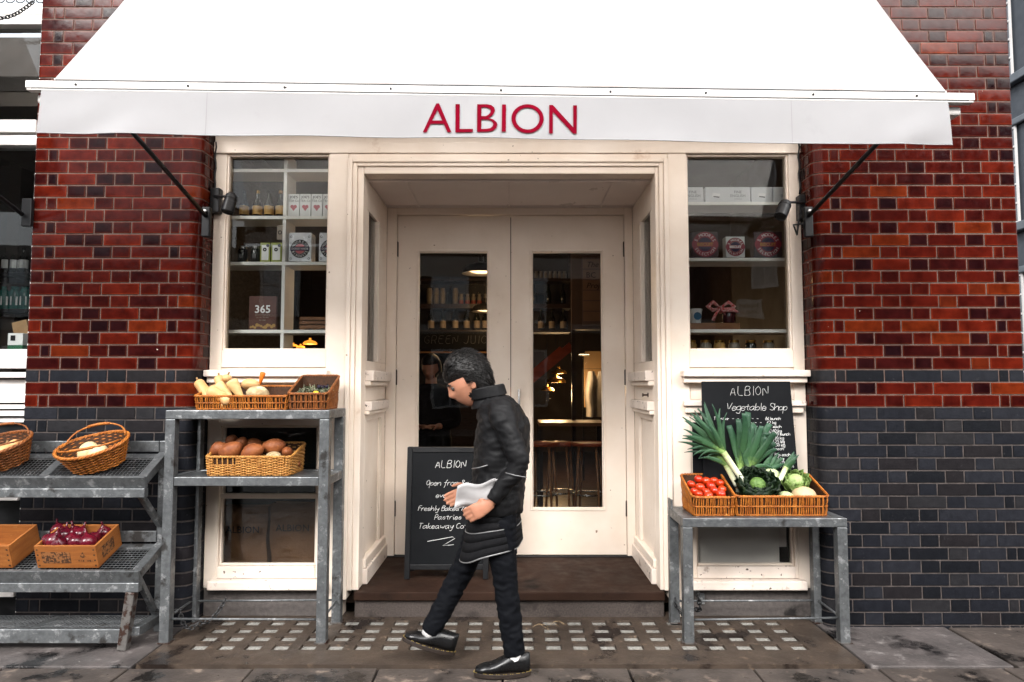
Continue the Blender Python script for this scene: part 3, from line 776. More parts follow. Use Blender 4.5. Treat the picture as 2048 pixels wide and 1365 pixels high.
# door frame and leaves
dz0, dz1 = ZS + .012, PZ(432, YD)
dxl, dxr, dxm = PXx(793, 760, YD), PXx(1250, 760, YD), PXx(1021.5, 760, YD)
part('door_jamb', OL, dxl - .004, YD - .02, YD + .08, ZS, ZC - .001)
part('door_jamb', dxr + .004, OR, YD - .02, YD + .08, ZS, ZC - .001)
part('door_head', dxl - .0035, dxr + .0035, YD - .02, YD + .08, dz1 + .005, ZC - .001)
part('threshold', OL + .001, OR - .001, YD - .03, YD + .1, ZS - .02, ZS + .008, M['black_metal'], .003)
M['hinge'] = pm('aged_bronze', (.09,.06,.045), (.05,.035,.03), 30, .45, .1, metal=.6, bump=.1)
for s, (a, b, ga, gb_) in enumerate(((dxl, dxm - .003, PXx(831, 760, YD), PXx(980, 760, YD)), (dxm + .003, dxr, PXx(1060, 760, YD), PXx(1210, 760, YD)))):
    z0g, z1g = PZ(1022, YD), PZ(500, YD)
    mb = MB(); y0, y1 = YD, YD + .045
    mb.box(a, ga, y0, y1, dz0, dz1); mb.box(gb_, b, y0, y1, dz0, dz1)
    mb.box(ga, gb_, y0, y1, dz0, z0g); mb.box(ga, gb_, y0, y1, z1g, dz1)
    d = mb.build('door', M['paint'], sf, weld=True)
    beads('glazing_bead', ga + .0005, gb_ - .0005, z0g + .0005, z1g - .0005, YD - .006, .016, .03, parent=d)
    beads('inner_bead', ga + .0165, gb_ - .0165, z0g + .0165, z1g - .0165, YD + .006, .008, .016, parent=d)
    part('pane', ga + .001, gb_ - .001, YD + .025, YD + .031, z0g + .001, z1g - .001, M['pane'], 0, d)
    for py in (500, 756, 1018):
        zc = PZ(py, YD); xh = a - .001 if s == 0 else b + .001
        h = MB(); h.lathe([(0,-.055),(.007,-.055),(.007,.055),(.004,.062),(0,.064)], 8, (xh, YD - .006, zc)); h.build('hinge', M['hinge'], d, smooth=.6)
    xh = PXx(999 if s == 0 else 1038, 800, YD)
    zt_, zb_ = PZ(779, YD), PZ(885, YD)
    MB().tube([(xh, YD + .0, zt_ - .01), (xh, YD - .04, zt_ - .005), (xh, YD - .052, zt_ - .03), (xh, YD - .052, zb_ + .03), (xh, YD - .04, zb_ + .005), (xh, YD + .0, zb_ + .01)], .0085, 10).build('pull_handle', M['steel'], d, smooth=.8)
MB().lathe([(0,0),(.016,0),(.016,.004),(.006,.006),(.006,.03),(.012,.034),(.012,.04),(0,.041)], 12).xf(Matrix.Translation((OR, PXx(1,1,1)*0 + .50, PZ(790, .6))) @ Matrix.Rotation(-pi/2, 4, 'Y')).build('bell_push', M['hinge'], sf, smooth=.6)

# doorstep
M['tread'] = pm('brown_step_stone', (.060,.032,.022), (.038,.021,.015), 5, .62, .12, bump=.15, bscale=80, wear=((.095,.055,.037), 12, .58, .12), stain=(.018,.012,.010), sscale=3, sthr=.6, spec=.06)
M['riser'] = pm('granite_riser', (.14,.112,.098), (.075,.06,.054), 90, .6, .1, bump=.3, bscale=160, stain=(.05,.04,.035), sscale=4, sthr=.56)
ds = thing('doorstep', 'brown stone doorstep below the recessed double door', 'step', (-.02, .2, 0))
MB().box(OL - .02, OR + .02, YF - .03, YD - .031, ZS - .052, ZS).build('tread', M['tread'], ds, bevel=.006)
MB().box(OL - .02, OR + .02, YF - .002, YD, -.02, ZS - .053).build('riser', M['riser'], ds, bevel=.006)

# ================================================================== inside
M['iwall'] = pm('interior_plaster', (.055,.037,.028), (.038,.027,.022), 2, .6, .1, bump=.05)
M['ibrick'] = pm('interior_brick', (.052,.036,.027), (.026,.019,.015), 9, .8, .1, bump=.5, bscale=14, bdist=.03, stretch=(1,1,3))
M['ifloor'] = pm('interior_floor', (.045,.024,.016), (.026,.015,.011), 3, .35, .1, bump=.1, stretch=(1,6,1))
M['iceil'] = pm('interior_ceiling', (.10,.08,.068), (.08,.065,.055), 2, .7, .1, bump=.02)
M['dark_wood'] = pm('dark_walnut', (.035,.02,.014), (.02,.012,.009), 6, .35, .1, bump=.08, stretch=(1,1,8))
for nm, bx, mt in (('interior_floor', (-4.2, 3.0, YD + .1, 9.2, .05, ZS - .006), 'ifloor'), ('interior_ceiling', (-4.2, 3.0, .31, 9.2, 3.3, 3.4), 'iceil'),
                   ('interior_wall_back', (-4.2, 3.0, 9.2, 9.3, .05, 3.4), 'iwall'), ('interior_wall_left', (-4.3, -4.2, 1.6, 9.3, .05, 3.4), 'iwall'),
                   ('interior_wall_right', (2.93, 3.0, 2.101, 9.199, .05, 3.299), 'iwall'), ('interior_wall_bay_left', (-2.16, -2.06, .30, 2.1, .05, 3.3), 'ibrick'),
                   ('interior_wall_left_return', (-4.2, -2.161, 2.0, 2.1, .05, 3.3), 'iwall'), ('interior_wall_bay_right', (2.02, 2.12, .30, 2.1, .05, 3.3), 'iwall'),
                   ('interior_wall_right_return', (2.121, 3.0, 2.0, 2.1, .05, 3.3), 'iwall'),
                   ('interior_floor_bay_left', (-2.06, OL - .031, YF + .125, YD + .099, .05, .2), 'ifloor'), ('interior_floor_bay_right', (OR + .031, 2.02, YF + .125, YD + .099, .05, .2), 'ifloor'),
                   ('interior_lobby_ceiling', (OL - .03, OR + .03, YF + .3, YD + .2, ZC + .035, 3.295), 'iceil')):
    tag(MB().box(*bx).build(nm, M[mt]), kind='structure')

# window display shelving
YSH = .32
def shelf_unit(label, x0, x1, ys, div, zb):
    u = thing('display_shelves', label, 'shelves', ((x0+x1)/2, YSH + .1, zb))
    for y in ys:
        z = PZ(y, YSH); MB().box(x0, x1, YSH, YSH + .22, z - .022, z).build('shelf', M['shelf'], u, bevel=.002)
    if div is not None:
        yy = [zb] + [PZ(y, YSH) for y in reversed(ys)] + [fz(290)]
        for k in range(len(yy) - 1):
            MB().box(div - .011, div + .011, YSH + .002, YSH + .2, yy[k] + (0 if k == 0 else .001), yy[k+1] - (.023 if k < len(yy) - 2 else 0)).build('divider', M['shelf'], u, bevel=.002)
    for x in (x0 + .01, x1 - .01):
        MB().box(x - .006, x + .006, YSH + .19, YSH + .215, .2, zb).build('leg', M['shelf'], u)
    return u
zbl = fz(735)
shelf_unit('white open display shelves with a divider behind the left window', -2.05, -1.0, (338, 432, 524, 660), PXx(567, 520, YSH), zbl)
shelf_unit('white display shelves of boxes behind the right window', .97, 2.01, (404, 516, 659), None, zbl)

# pendant lamps
M['shade_out'] = pm('black_shade', (.02,.018,.016), (.03,.026,.022), 10, .4, .1, bump=0)
M['brass'] = pm('brass', (.45,.25,.06), (.34,.18,.04), 12, .3, .1, metal=.9, bump=0)
M['glow'] = emit('lit_diffuser', (1.0, .68, .34), 5.0)
M['glow_orange'] = emit('lit_amber_glass', (1.0, .36, .04), 1.3)
M['glow_gold'] = emit('lit_gold_diffuser', (1.0, .52, .12), 3.2)
def pendant(px, py, Y, r, label, glow, lum=0, shade=None, ceil=3.3, group='pendant lamps inside the shop', dome=.55):
    c = P(px, py, Y); t = thing('pendant_lamp', label, 'pendant lamp', (c.x, Y, c.z), world=False, group=group)
    pr = [(r, 0), (r*.96, r*dome*.35), (r*.75, r*dome*.75), (r*.35, r*dome), (min(.03, r*.16), r*dome*1.10), (min(.03, r*.16), r*dome*1.12 + r*.28), (0, r*dome*1.12 + r*.28)]
    MB().lathe(pr, 24).build('shade', shade or M['shade_out'], t, smooth=.7)
    MB().lathe([(0, .012), (r*.955, .012), (r*.955, .016), (0, .017)], 24).build('diffuser', glow, t)
    MB().tube([(0, 0, r*dome*1.12 + .05), (0, 0, ceil - c.z)], .004, 5).build('cord', M['black_metal'], t)
    if lum:
        l = bpy.data.lights.new('lamp_light', 'POINT'); l.energy = lum; l.color = (1, .62, .30); l.shadow_soft_size = r*.7
        lo = bpy.data.objects.new('lamp_light', l); COL.objects.link(lo); lo.parent = t; lo.location = (0, 0, -.06)
pendant(962, 548, 2.9, .20, 'large lit pendant lamp high behind the left door leaf', M['glow'], 5)
pendant(972, 624, 3.6, .17, 'smaller lit pendant lamp below the large one behind the left door leaf', M['glow'], 2.5)
M['amber'] = pm('amber_glass_shade', (.75,.30,.04), (.6,.2,.02), 10, .3, .1, bump=0, emis=(1.0,.30,.03), estr=.45)
for k, (x, y, r) in enumerate(((571, 692, .055), (587, 693, .05), (601, 696, .055), (620, 689, .09))):
    pendant(x, y, 4.6, r, 'small glowing amber pendant seen low in the left window, %s from the left' % ords[k], M['glow_orange'], 2 if k == 3 else 0, M['amber'], group='amber pendants seen in the left window')
for k, (x, y, r) in enumerate(((1118, 748, .11), (1112, 766, .14), (1094, 782, .10))):
    pendant(x, y, 5.4, r, ('upper', 'middle', 'lowest')[k] + ' of the three gold pendant lamps behind the right door leaf', M['glow_gold'], 9, M['brass'], group='gold pendants behind the right door leaf')
pendant(1168, 712, 5.0, .07, 'tiny lit lamp above the hanging shirts behind the right door leaf', M['glow'], 3)

# back bar behind the left leaf
YB = 4.0
bx = lambda px: PXx(px, 600, YB)
bar = thing('back_bar', 'dark back bar shelving with bottles seen through the doors', 'shelves', (bx(985), YB + .2, ZS))
for y, t in ((557, .03), (608, .055), (660, .03)):
    MB().box(bx(822), bx(1141), YB, YB + .3, PZ(y, YB) - t, PZ(y, YB)).build('shelf', M['dark_wood'], bar)
M['bar_back'] = pm('bar_back', (.028,.026,.027), (.018,.017,.018), 3, .5, .1, bump=.03)
MB().box(bx(822), bx(1141), YB + .31, YB + .34, PZ(664, YB), 3.2).build('back_panel', M['bar_back'], bar)
MB().box(bx(822), bx(1000), YB + .31, YB + .34, PZ(770, YB), PZ(664, YB) - .001).build('lower_back_panel', M['bar_back'], bar)
MB().box(bx(822), bx(1000), YB - .05, YB + .34, ZS, PZ(772, YB)).build('counter', M['dark_wood'], bar)
MB().box(bx(822), bx(985), YB - .052, YB + .2, PZ(704, YB) - .015, PZ(704, YB)).build('ledge', pm('oiled_oak', (.35,.18,.07), (.28,.14,.05), 5, .4, .1), bar)
cb = thing('chalkboard_sign', 'black chalkboard strip under the bottles behind the left door leaf', 'chalkboard', (bx(905), YB - .02, PZ(700, YB)))
MB().box(bx(826), bx(984), YB - .03, YB - .004, PZ(700, YB), PZ(664, YB)).build('board', M['slate'], cb)
M['cream_label'] = pm('cream_label', (.34,.28,.22), (.28,.22,.17), 10, .6, .05, bump=0)
def bar_bottle(x, ybase, h, r, label, grp, lab=True, mat='wine', Y=YB + .12):
    t = thing('bottle', label, 'bottle', (bx(x), Y, PZ(ybase, YB) + .001), world=False, group=grp)
    bottle_mb(r, h).build('glass', M[mat], t, smooth=.6)
    if lab: MB().lathe([(r*1.01, h*.1), (r*1.02, h*.11), (r*1.02, h*.42), (r*1.01, h*.43)], 14).build('paper_label', M['cream_label'], t, smooth=True)
for k, x in enumerate((860, 884, 909, 932, 953, 970)):
    bar_bottle(x, 660, .27, .038, 'wine bottle with cream label above the chalkboard strip, %s from the left' % ords[k], 'wine bottles on the back bar')
for k, x in enumerate((1083, 1105, 1128)):
    bar_bottle(x, 660, .25, .038, 'dim labelled bottle low behind the right door leaf, %s from the left' % ords[k], 'bottles behind the right door leaf')
for k, x in enumerate((1069, 1098, 1127)):
    bar_bottle(x, 608, .25, .036, 'slim bottle on the middle shelf behind the right leaf, %s from the left' % ords[k], 'slim bottles behind the right door leaf', False)
M['pale_tin'] = pm('pale_tin', (.26,.225,.18), (.2,.17,.135), 14, .4, .1, bump=0)
for k, x in enumerate((857, 870, 883, 909)):
    one('canister', MB().lathe([(0,0),(.034,0),(.036,.01),(.036,.17),(.03,.185),(.03,.2),(0,.2)], 14, (bx(x), YB + .1, PZ(608, YB) + .001)), M['pale_tin'], 'tall pale canister on the back bar, %s from the left' % ords[k], 'canister', 'canisters on the back bar', smooth=.6)
M['clear'] = glass('drinking_glass', (.85,.82,.78), 1.45, .02, False)
M['pink_tin'] = pm('rose_label', (.42,.12,.10), (.3,.08,.07), 10, .5, .05, bump=0)
for k, x in enumerate((921, 934, 946, 958, 971)):
    t = thing('jar', 'small glass jar with rosy base on the back bar, %s from the left' % ords[k], 'jar', (bx(x), YB + .1, PZ(608, YB) + .001), world=False, group='small jars on the back bar')
    MB().lathe([(0,0),(.03,0),(.03,.05),(.0305,.05)], 12).build('label_band', M['pink_tin'], t, smooth=.6)
    MB().lathe([(.029,.051),(.029,.09),(.02,.105),(.022,.13),(0,.13)], 12).build('glass', M['pale_tin'], t, smooth=.6)
for k in range(8):
    x = 1064 + 9.5*k
    one('jar', MB().lathe([(0,0),(.024,0),(.024,.07),(.018,.08),(.02,.1),(0,.1)], 10, (bx(x), YB + .1, PZ(557, YB) + .001)), M['pale_tin'], 'tiny pale jar on the top shelf behind the right leaf, %s from the left' % ords[k], 'jar', 'tiny jars on the top shelf', smooth=.6)
# poster wall behind the right leaf
YW = 3.2
wx = lambda px: PXx(px, 600, YW)
pw_ = thing('partition', 'pinkish partition wall with a lettered poster behind the right leaf', 'partition', (wx(1180), YW + .05, ZS))
MB().box(wx(1143), wx(1216) + .25, YW, YW + .08, PZ(660, YW), 3.25).build('panel', pm('pink_plaster', (.13,.082,.064), (.10,.065,.05), 3, .6, .1), pw_)
MB().box(wx(1143), wx(1150), YW, YW + .08, ZS, PZ(660, YW) - .001).build('post', M['dark_wood'], pw_)
ps = thing('poster', 'poster of stacked lettering on the partition behind the right leaf', 'poster', (wx(1190), YW - .01, PZ(655, YW)))
M['poster'] = pm('poster_paper', (.22,.16,.14), (.19,.135,.12), 5, .6, .05, bump=0)
M['poster_band'] = pm('poster_band', (.36,.23,.17), (.32,.2,.15), 5, .6, .05, bump=0)
MB().box(wx(1164), wx(1216) + .12, YW - .006, YW - .001, PZ(652, YW), PZ(515, YW)).build('sheet', M['poster'], ps)
for k in range(6):
    MB().box(wx(1166), wx(1214) + .1, YW - .009, YW - .0065, PZ(538 + 21*k, YW), PZ(519 + 21*k, YW)).build('band', M['poster_band'], ps)
for body, y in (('The', 535), ('BC', 556), ('Project', 577)):
    text(body, .085, M['ink'], ps, (wx(1172), YW - .0105, PZ(y, YW)), 'LEFT', .3 if body != 'BC' else 0)

# café corner seen through the right leaf
M['oak'] = pm('cafe_oak', (.30,.13,.05), (.22,.09,.035), 5, .4, .1, bump=.05, stretch=(1,1,6))
M['redwood'] = pm('red_stained_wood', (.34,.06,.02), (.26,.045,.016), 5, .4, .1, bump=.05, stretch=(1,1,6))
YT = 2.7
tx = lambda px: PXx(px, 850, YT)
tb = thing('table', 'dark wooden café table seen low through the right door leaf', 'table', (tx(1150), YT + .3, ZS))
MB().box(tx(1078), tx(1215), YT, YT + .6, PZ(846, YT) - .035, PZ(846, YT)).build('table_top', M['oak'], tb, bevel=.004)
for x in (tx(1082), tx(1211)):
    for y in (YT + .04, YT + .56): MB().box(x - .02, x + .02, y - .02, y + .02, ZS - .006, PZ(846, YT) - .036).build('leg', M['dark_wood'], tb)
for k, (px, Y) in enumerate(((1085, 2.2), (1120, 2.35), (1178, 2.2))):
    c = P(px, 890, Y)
    st = thing('stool', 'thin legged wooden stool in the dim café, %s from the left' % ords[k], 'stool', (c.x, Y, ZS - .006), world=False, group='stools behind the right door leaf')
    h = c.z - ZS
    MB().lathe([(0,h),(.16,h),(.165,h+.015),(.16,h+.03),(0,h+.03)], 18).build('seat', M['redwood'], st, smooth=.6)
    for a in range(4):
        w = a*pi/2 + .5; MB().tube([(cos(w)*.11, sin(w)*.11, h), (cos(w)*.17, sin(w)*.17, 0)], .012, 6).build('leg', M['oak'], st, smooth=True)
    MB().tube([(cos(a*pi/6)*.145, sin(a*pi/6)*.145, h*.4) for a in range(12)], .008, 5, closed=True).build('foot_ring', M['steel'], st, smooth=True)
for k in range(2):
    c = P(1085 - 18*k, 740 + 8*k, 3.4)
    mb = MB(); mb.obox(c, (.75, .2, .62), (0, 1, 0), (-.62, 0, .75), .42, .16, .045)
    one('wooden_crate', mb, M['redwood'], 'red stained plank box leaning high behind the right leaf, ' + ('front one', 'rear one')[k], 'box', 'leaning red plank boxes')
rail = thing('clothes_rail', 'black clothes rail with pale shirts at the back of the shop', 'clothes rail', (PXx(1195, 720, 5.2), 5.2, ZS))
rx0, rx1 = PXx(1166, 720, 5.2), PXx(1235, 720, 5.2)
MB().tube([(rx0, 5.2, ZS - .006), (rx0, 5.2, PZ(738, 5.2)), (rx1, 5.2, PZ(738, 5.2)), (rx1, 5.2, ZS - .006)], .012, 6).build('frame', M['black_metal'], rail)
M['lit_patch'] = pm('warm_lit_patch', (.30,.19,.09), (.24,.15,.07), 2, .6, .1, bump=.03)  # lit patch of wall, its warm light put into the colour
lw_ = thing('lit_patch_panel', 'panel coloured like the warmly lit patch of wall behind the hanging shirts', 'wall panel', (PXx(1195, 720, 5.6), 5.65, ZS))
MB().box(rx0 + .06, rx1 + .5, 5.6, 5.7, PZ(815, 5.6), PZ(703, 5.6)).build('plaster', M['lit_patch'], lw_)  # cut to the extent of the lit patch
M['shirt'] = pm('white_shirt', (.40,.37,.34), (.3,.27,.25), 9, .8, .05, bump=.2, bscale=20)
for k, px in enumerate((1183, 1204)):
    c = P(px, 740, 5.2); mb = MB()
    mb.grid(lambda u, v: (c.x + (u - .5)*(.09 + .07*min(1, v*5)) + .01*sin(9*v), 5.2 + .05*cos(u*6.28), c.z - .02 - v*.62), 12, 10)
    one('shirt', mb, M['shirt'], ('white shirt with a hanging sleeve on the clothes rail, left one', 'striped grey shirt on the clothes rail, right one')[k], 'shirt', smooth=True)
# ================================================================== awning
YR = -1.0
def rz(x, dpx=0.0):                                  # height of the rail's top edge, the rail hangs a little low to the right
    t = (x + 2.25) / 4.4
    return PZ(161 + 25*t + dpx, YR)
aw = thing('awning', 'white canvas awning with a lettered valance over the shop entrance', 'awning', (-.05, -.5, 2.7))
ax0, ax1 = PXx(50, 170, YR), PXx(1950, 190, YR)
cx0, cx1 = PXx(106, 155, YR), PXx(1895, 178, YR)
def railbox(nm, xa, xb, ya, yb, d0, d1, mat, bev=.003):
    mb = MB(); vs = []
    for x in (xa, xb):
        for (y, d) in ((ya, d1), (yb, d1), (yb, d0), (ya, d0)): vs.append((x, y, rz(x, d)))
    mb.add(vs, [(0,1,2,3),(7,6,5,4),(0,4,5,1),(1,5,6,2),(2,6,7,3),(3,7,4,0)])
    return mb.build(nm, mat, aw, bevel=bev)
M['railpaint'] = pm('awning_rail_paint', (.82,.79,.76), (.76,.72,.68), 4, .4, .1, bump=.04, wear=((.30,.26,.23), 7, .66, .08), chips=((.1,.08,.07), 24, .72))
railbox('front_rail', ax0, ax1, YR, YR + .055, 0, 14.5, M['railpaint'])
railbox('drip_rail', ax0 + .01, ax1 - .01, YR - .006, YR + .03, 17.5, 20.5, M['railpaint'])
railbox('rail_gap_shade', ax0 + .03, ax1 - .03, YR + .001, YR + .05, 14.6, 17.4, M['black_metal'], 0)  # black bar standing for the shadow line between the two rails
for x, sg in ((ax0 + .11, 1), (ax1 - .12, -1)):
    mb = MB(); zt_ = rz(x, 21)
    mb.box(x - .075, x + .075, YR + .032, YR + .20, zt_ - .045, zt_ - .001)
    mb.build('end_bracket', M['railpaint'], aw, bevel=.012)
for k in range(9):
    x = ax0 + .25 + k*(ax1 - ax0 - .5)/8 + rnd.uniform(-.03, .03)
    MB().lathe([(0,0),(.006,0),(.005,.004),(0,.005)], 8).xf(Matrix.Translation((x, YR - .001, rz(x, 7.5))) @ Matrix.Rotation(pi/2, 4, 'X')).build('screw', M['black_metal'], aw)
railbox('hem_gap_shade', cx0 + .01, cx1 - .01, YR + .002, YR + .04, -2.6, -.15, M['black_metal'], 0)  # black strip drawing the dark gap between canopy hem and rail
# canopy: canvas from the wall down to the rail
def canopy(u, v):
    x = cx0 + (cx1 - cx0)*u
    lip = .004*sin(u*23) + .003*sin(u*51 + 1)
    zr = rz(x, -3.4) + lip*(1 - v)
    y = (YR + .01)*(1 - v) - .02*v
    z = zr*(1 - v) + 4.17*v - .02*sin(pi*v)*(1 - .25*cos(u*2*pi*4))
    return (x, y, z)
co_ = MB().grid(canopy, 72, 14).build('canopy', M['fabric'], aw, smooth=True)
MB().tube([canopy(i/40, 0) for i in range(41)], .0045, 6).build('canopy_hem', M['fabric'], aw, smooth=True)
MB().box(cx0 - .02, cx1 + .02, -.10, -.006, 4.15, 4.27).build('wall_box', M['railpaint'], aw, bevel=.005)
# valance
vx0, vx1 = PXx(84, 200, YR), PXx(1894, 205, YR)
def valance(u, v):
    x = vx0 + (vx1 - vx0)*u
    top = rz(x, 20.8); bot = rz(x, 107 + .9*sin(u*9 + .5) + .5*sin(u*37))
    ed = math.exp(-((u - .06)/.05)**2) + math.exp(-((u - .955)/.035)**2)
    w = .005*sin(u*31 + v*2) + .004*sin(u*13 - v*3) + ed*.009*sin(v*5 + u*60)
    return (x + (.008*v if u > .97 else 0) - (.006*v if u < .03 else 0), YR - .008 - .012*v + w*v, top + (bot - top)*v)
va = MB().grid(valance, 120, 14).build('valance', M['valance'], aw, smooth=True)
M['seam'] = pm('canvas_seam', (.40,.39,.39), (.36,.35,.35), 10, .8, .05, bump=0)
for px in (413, 1002, 1583):
    u = (PXx(px, 240, YR - .01) - vx0)/(vx1 - vx0)
    MB().grid(lambda a, b: Vector(valance(u + (a - .5)*.0007, .01 + .98*b)) + Vector((0, -.0022, 0)), 1, 14).build('seam', M['seam'], va)
MB().tube([Vector(valance(i/80, 1.0)) for i in range(81)], .0026, 5).build('hem', M['valance'], va, smooth=True)
# letters A L B I O N, cut to the valance
def lp(zx, zy):
    q = P(800 + zx/5.12, 180 + zy/5.12, YR - .017)
    u = (q.x - vx0)/(vx1 - vx0); zt0 = valance(u, 0)[2]; zt1 = valance(u, 1)[2]; v = (q.z - zt0)/(zt1 - zt0)
    w = valance(u, v); return Vector((q.x, w[1] - .0055, q.z))
def poly(mb, pts): mb.add([lp(*p) for p in pts], [tuple(range(len(pts)))])
def strip(mb, o, i):
    n = len(o); mb.add([lp(*p) for p in o] + [lp(*p) for p in i], [(k, k+1, n+k+1, n+k) for k in range(n-1)])
LT = {}
m_ = LT['A'] = MB(); poly(m_, [(234,437),(370,138),(385,138),(383,205),(272,437)]); poly(m_, [(385,138),(400,138),(528,441),(487,441),(383,205)]); poly(m_, [(329,317),(432,317),(448,352),(313,352)])
m_ = LT['L'] = MB(); poly(m_, [(568,145),(612,145),(612,408),(568,443)]); poly(m_, [(612,408),(748,408),(748,443),(568,443)])
m_ = LT['B'] = MB(); poly(m_, [(790,147),(833,147),(833,441),(790,441)])
strip(m_, [(833,147),(890,147),(935,156),(964,180),(972,212),(962,246),(935,276),(905,292),(833,292)], [(833,180),(880,180),(910,190),(926,203),(929,220),(922,240),(905,260),(880,274),(833,274)])
strip(m_, [(833,292.2),(905,292.2),(960,312),(990,340),(998,365),(988,400),(950,430),(895,440),(833,441)], [(833,311),(895,311),(930,322),(950,342),(955,362),(947,385),(925,402),(885,409),(833,410)])
m_ = LT['I'] = MB(); poly(m_, [(1045,150),(1086,150),(1084,440),(1042,440)])
m_ = LT['O'] = MB(); an = [2*pi*k/40 for k in range(41)]
strip(m_, [(1306 + 165*cos(a), 300 + 153*sin(a)) for a in an], [(1306 + 122*cos(a), 300 + 116*sin(a)) for a in an])
m_ = LT['N'] = MB(); poly(m_, [(1528,155),(1566,155),(1564,455),(1526,455)]); poly(m_, [(1566,155),(1773,388),(1773,455),(1566,228)]); poly(m_, [(1773,158),(1812,158),(1808,455),(1773,455)])
for ch, mb in LT.items():
    o = mb.build('letter', M['crimson'], va)
    bmx = bmesh.new(); bmx.from_mesh(o.data); bmesh.ops.recalc_face_normals(bmx, faces=bmx.faces); bmx.to_mesh(o.data); bmx.free()
# stays with wall brackets
for px, py, sg in ((412, 432, -1), (1617, 432, 1)):
    w = P(px, py, -.035); ex = w.x + sg*.10
    MB().tube([(w.x, -.045, w.z), (ex, YR + .06, rz(ex, 16) - .03)], .0125, 8).build('stay', M['black_metal'], aw, smooth=True)
    MB().box(w.x - .026, w.x + .026, -.042, -.004, w.z - .13, w.z + .055).build('wall_bracket', M['black_metal'], aw, bevel=.006)
    MB().lathe([(0,0),(.011,0),(.011,.012),(0,.013)], 10).xf(Matrix.Translation((w.x, -.044, w.z + .025)) @ Matrix.Rotation(pi/2, 4, 'X')).build('bolt', M['steel'], aw)

# ================================================================== spotlights and cables
def spot(px, py, mx, my, tilt, label):
    c = P(px, py, -.02); m = P(mx, my, YF - .01)
    t = thing('spotlight', label, 'spotlight', (m.x, YF - .03, m.z))
    MB().box(m.x - .03, m.x + .03, YF - .05, YF - .002 + .012, m.z - .085, m.z + .075).build('junction_box', M['black_metal'], t, bevel=.006)
    MB().tube([(m.x, YF - .05, m.z + .02), (m.x + (c.x - m.x)*.5, .03, c.z + .06), (c.x, -.02, c.z + .045)], .008, 6).build('bracket_arm', M['black_metal'], t, smooth=True)
    mb = MB().lathe([(0,.075),(.018,.072),(.034,.055),(.036,.04),(.0385,.038),(.0385,.030),(.036,.028),(.036,.012),(.0385,.01),(.0385,-.055),(.034,-.06),(.030,-.05),(0,-.048)], 20)
    mb.xf(Matrix.Translation(c) @ Matrix.Rotation(tilt[1], 4, 'Y') @ Matrix.Rotation(tilt[0], 4, 'X')).build('lamp_head', M['black_metal'], t, smooth=.5)
    return t, c, m
spot(459, 408, 434, 402, (radians(-12), radians(8)), 'black outdoor spotlight in front of the left window')
_, c, m = spot(1566, 420, 1603, 416, (radians(-18), radians(28)), 'black outdoor spotlight in front of the right window')
cb_ = MB(); cb_.tube([(m.x - .01, YF - .04, m.z - .05), (m.x - .03, .05, m.z - .13), (c.x + .07, 0, c.z - .09), (c.x + .09, 0, c.z - .15), (c.x + .12, .05, c.z - .08), (m.x - .02, YF - .04, m.z)], .006, 6)
one('cable', cb_, M['black_metal'], 'loop of black cable hanging under the right spotlight', 'cable', smooth=True)
for (x, lb) in ((XA + .012, 'black cable running down the left edge of the shopfront'), (XB - .012, 'black cable running down the right edge of the shopfront')):
    mb = MB(); mb.tube([(x + .004*sin(k*1.7), YF - .008 + .002*cos(k), fz(285) - (fz(285) - fz(390))*k/10) for k in range(11)], .006, 6)
    one('cable', mb, M['black_metal'], lb, 'cable', smooth=True)

# ================================================================== galvanised tables
def gtable(label, x0, x1, y0, y1, zt_, mids, rodz=.13, lw=.056):
    t = thing('display_table', label, 'table', ((x0+x1)/2, (y0+y1)/2, 0))
    h = lw/2
    for i, (x, y) in enumerate(((x0+h, y0+h), (x1-h, y0+h), (x0+h, y1-h), (x1-h, y1-h))):
        MB().box(x-h, x+h, y-h, y+h, .004, zt_ - .051).build('leg', M['galv'], t, bevel=.004)
        MB().box(x-h-.008, x+h+.008, y-h-.008, y+h+.008, .0032, .009).build('foot_plate', M['galv_rust'], t)
    for z in [zt_] + mids:
        b = .05; top = z == zt_
        a0, a1 = (x0, x1) if top else (x0 + lw + .0005, x1 - lw - .0005)
        c0, c1 = (y0 + lw + .0005, y1 - lw - .0005)
        for y in (y0, y1 - lw): MB().box(a0, a1, y + (0 if top else .004), y + lw - (0 if top else .004), z - b, z).build('rail', M['galv'], t, bevel=.004)
        for x in (x0, x1 - lw): MB().box(x + (0 if top else .004), x + lw - (0 if top else .004), c0, c1, z - b, z).build('side_rail', M['galv'], t, bevel=.004)
        MB().box(x0 + lw + .001, x1 - lw - .001, y0 + lw + .001, y1 - lw - .001, z - .012, z - .003).build('shelf_plate', M['galv'], t)
    r = .0065
    mb = MB()
    for a, b in (((x0+h, y0+h), (x1-h, y0+h)), ((x0+h, y1-h), (x1-h, y1-h)), ((x0+h, y0+h), (x0+h, y1-h)), ((x1-h, y0+h), (x1-h, y1-h))):
        MB().tube([(a[0], a[1], rodz + rnd.uniform(-.006,.006)), (b[0], b[1], rodz + rnd.uniform(-.006,.006))], r, 8).build('stretcher_rod', M['galv'], t, smooth=True)
    return t
TLX0, TLX1, TY0, TY1 = -1.965, -1.035, -.27, .115
ZT1, ZT2 = PZ(821, TY0), PZ(955, TY0)
gtable('tall two tier galvanised steel table below the left window', TLX0, TLX1, TY0, TY1, ZT1, [ZT2])
TRX0, TRX1 = .958, 1.882
ZTR = PZ(1037, TY0)
rt = gtable('low galvanised steel table below the right window', TRX0, TRX1, TY0, TY1, ZTR, [])
MB().box(TRX0 + .001, TRX0 + .012, TY1 - .10, TY1 - .002, ZTR + .001, ZTR + .055).build('upstand', M['galv'], rt, bevel=.003)

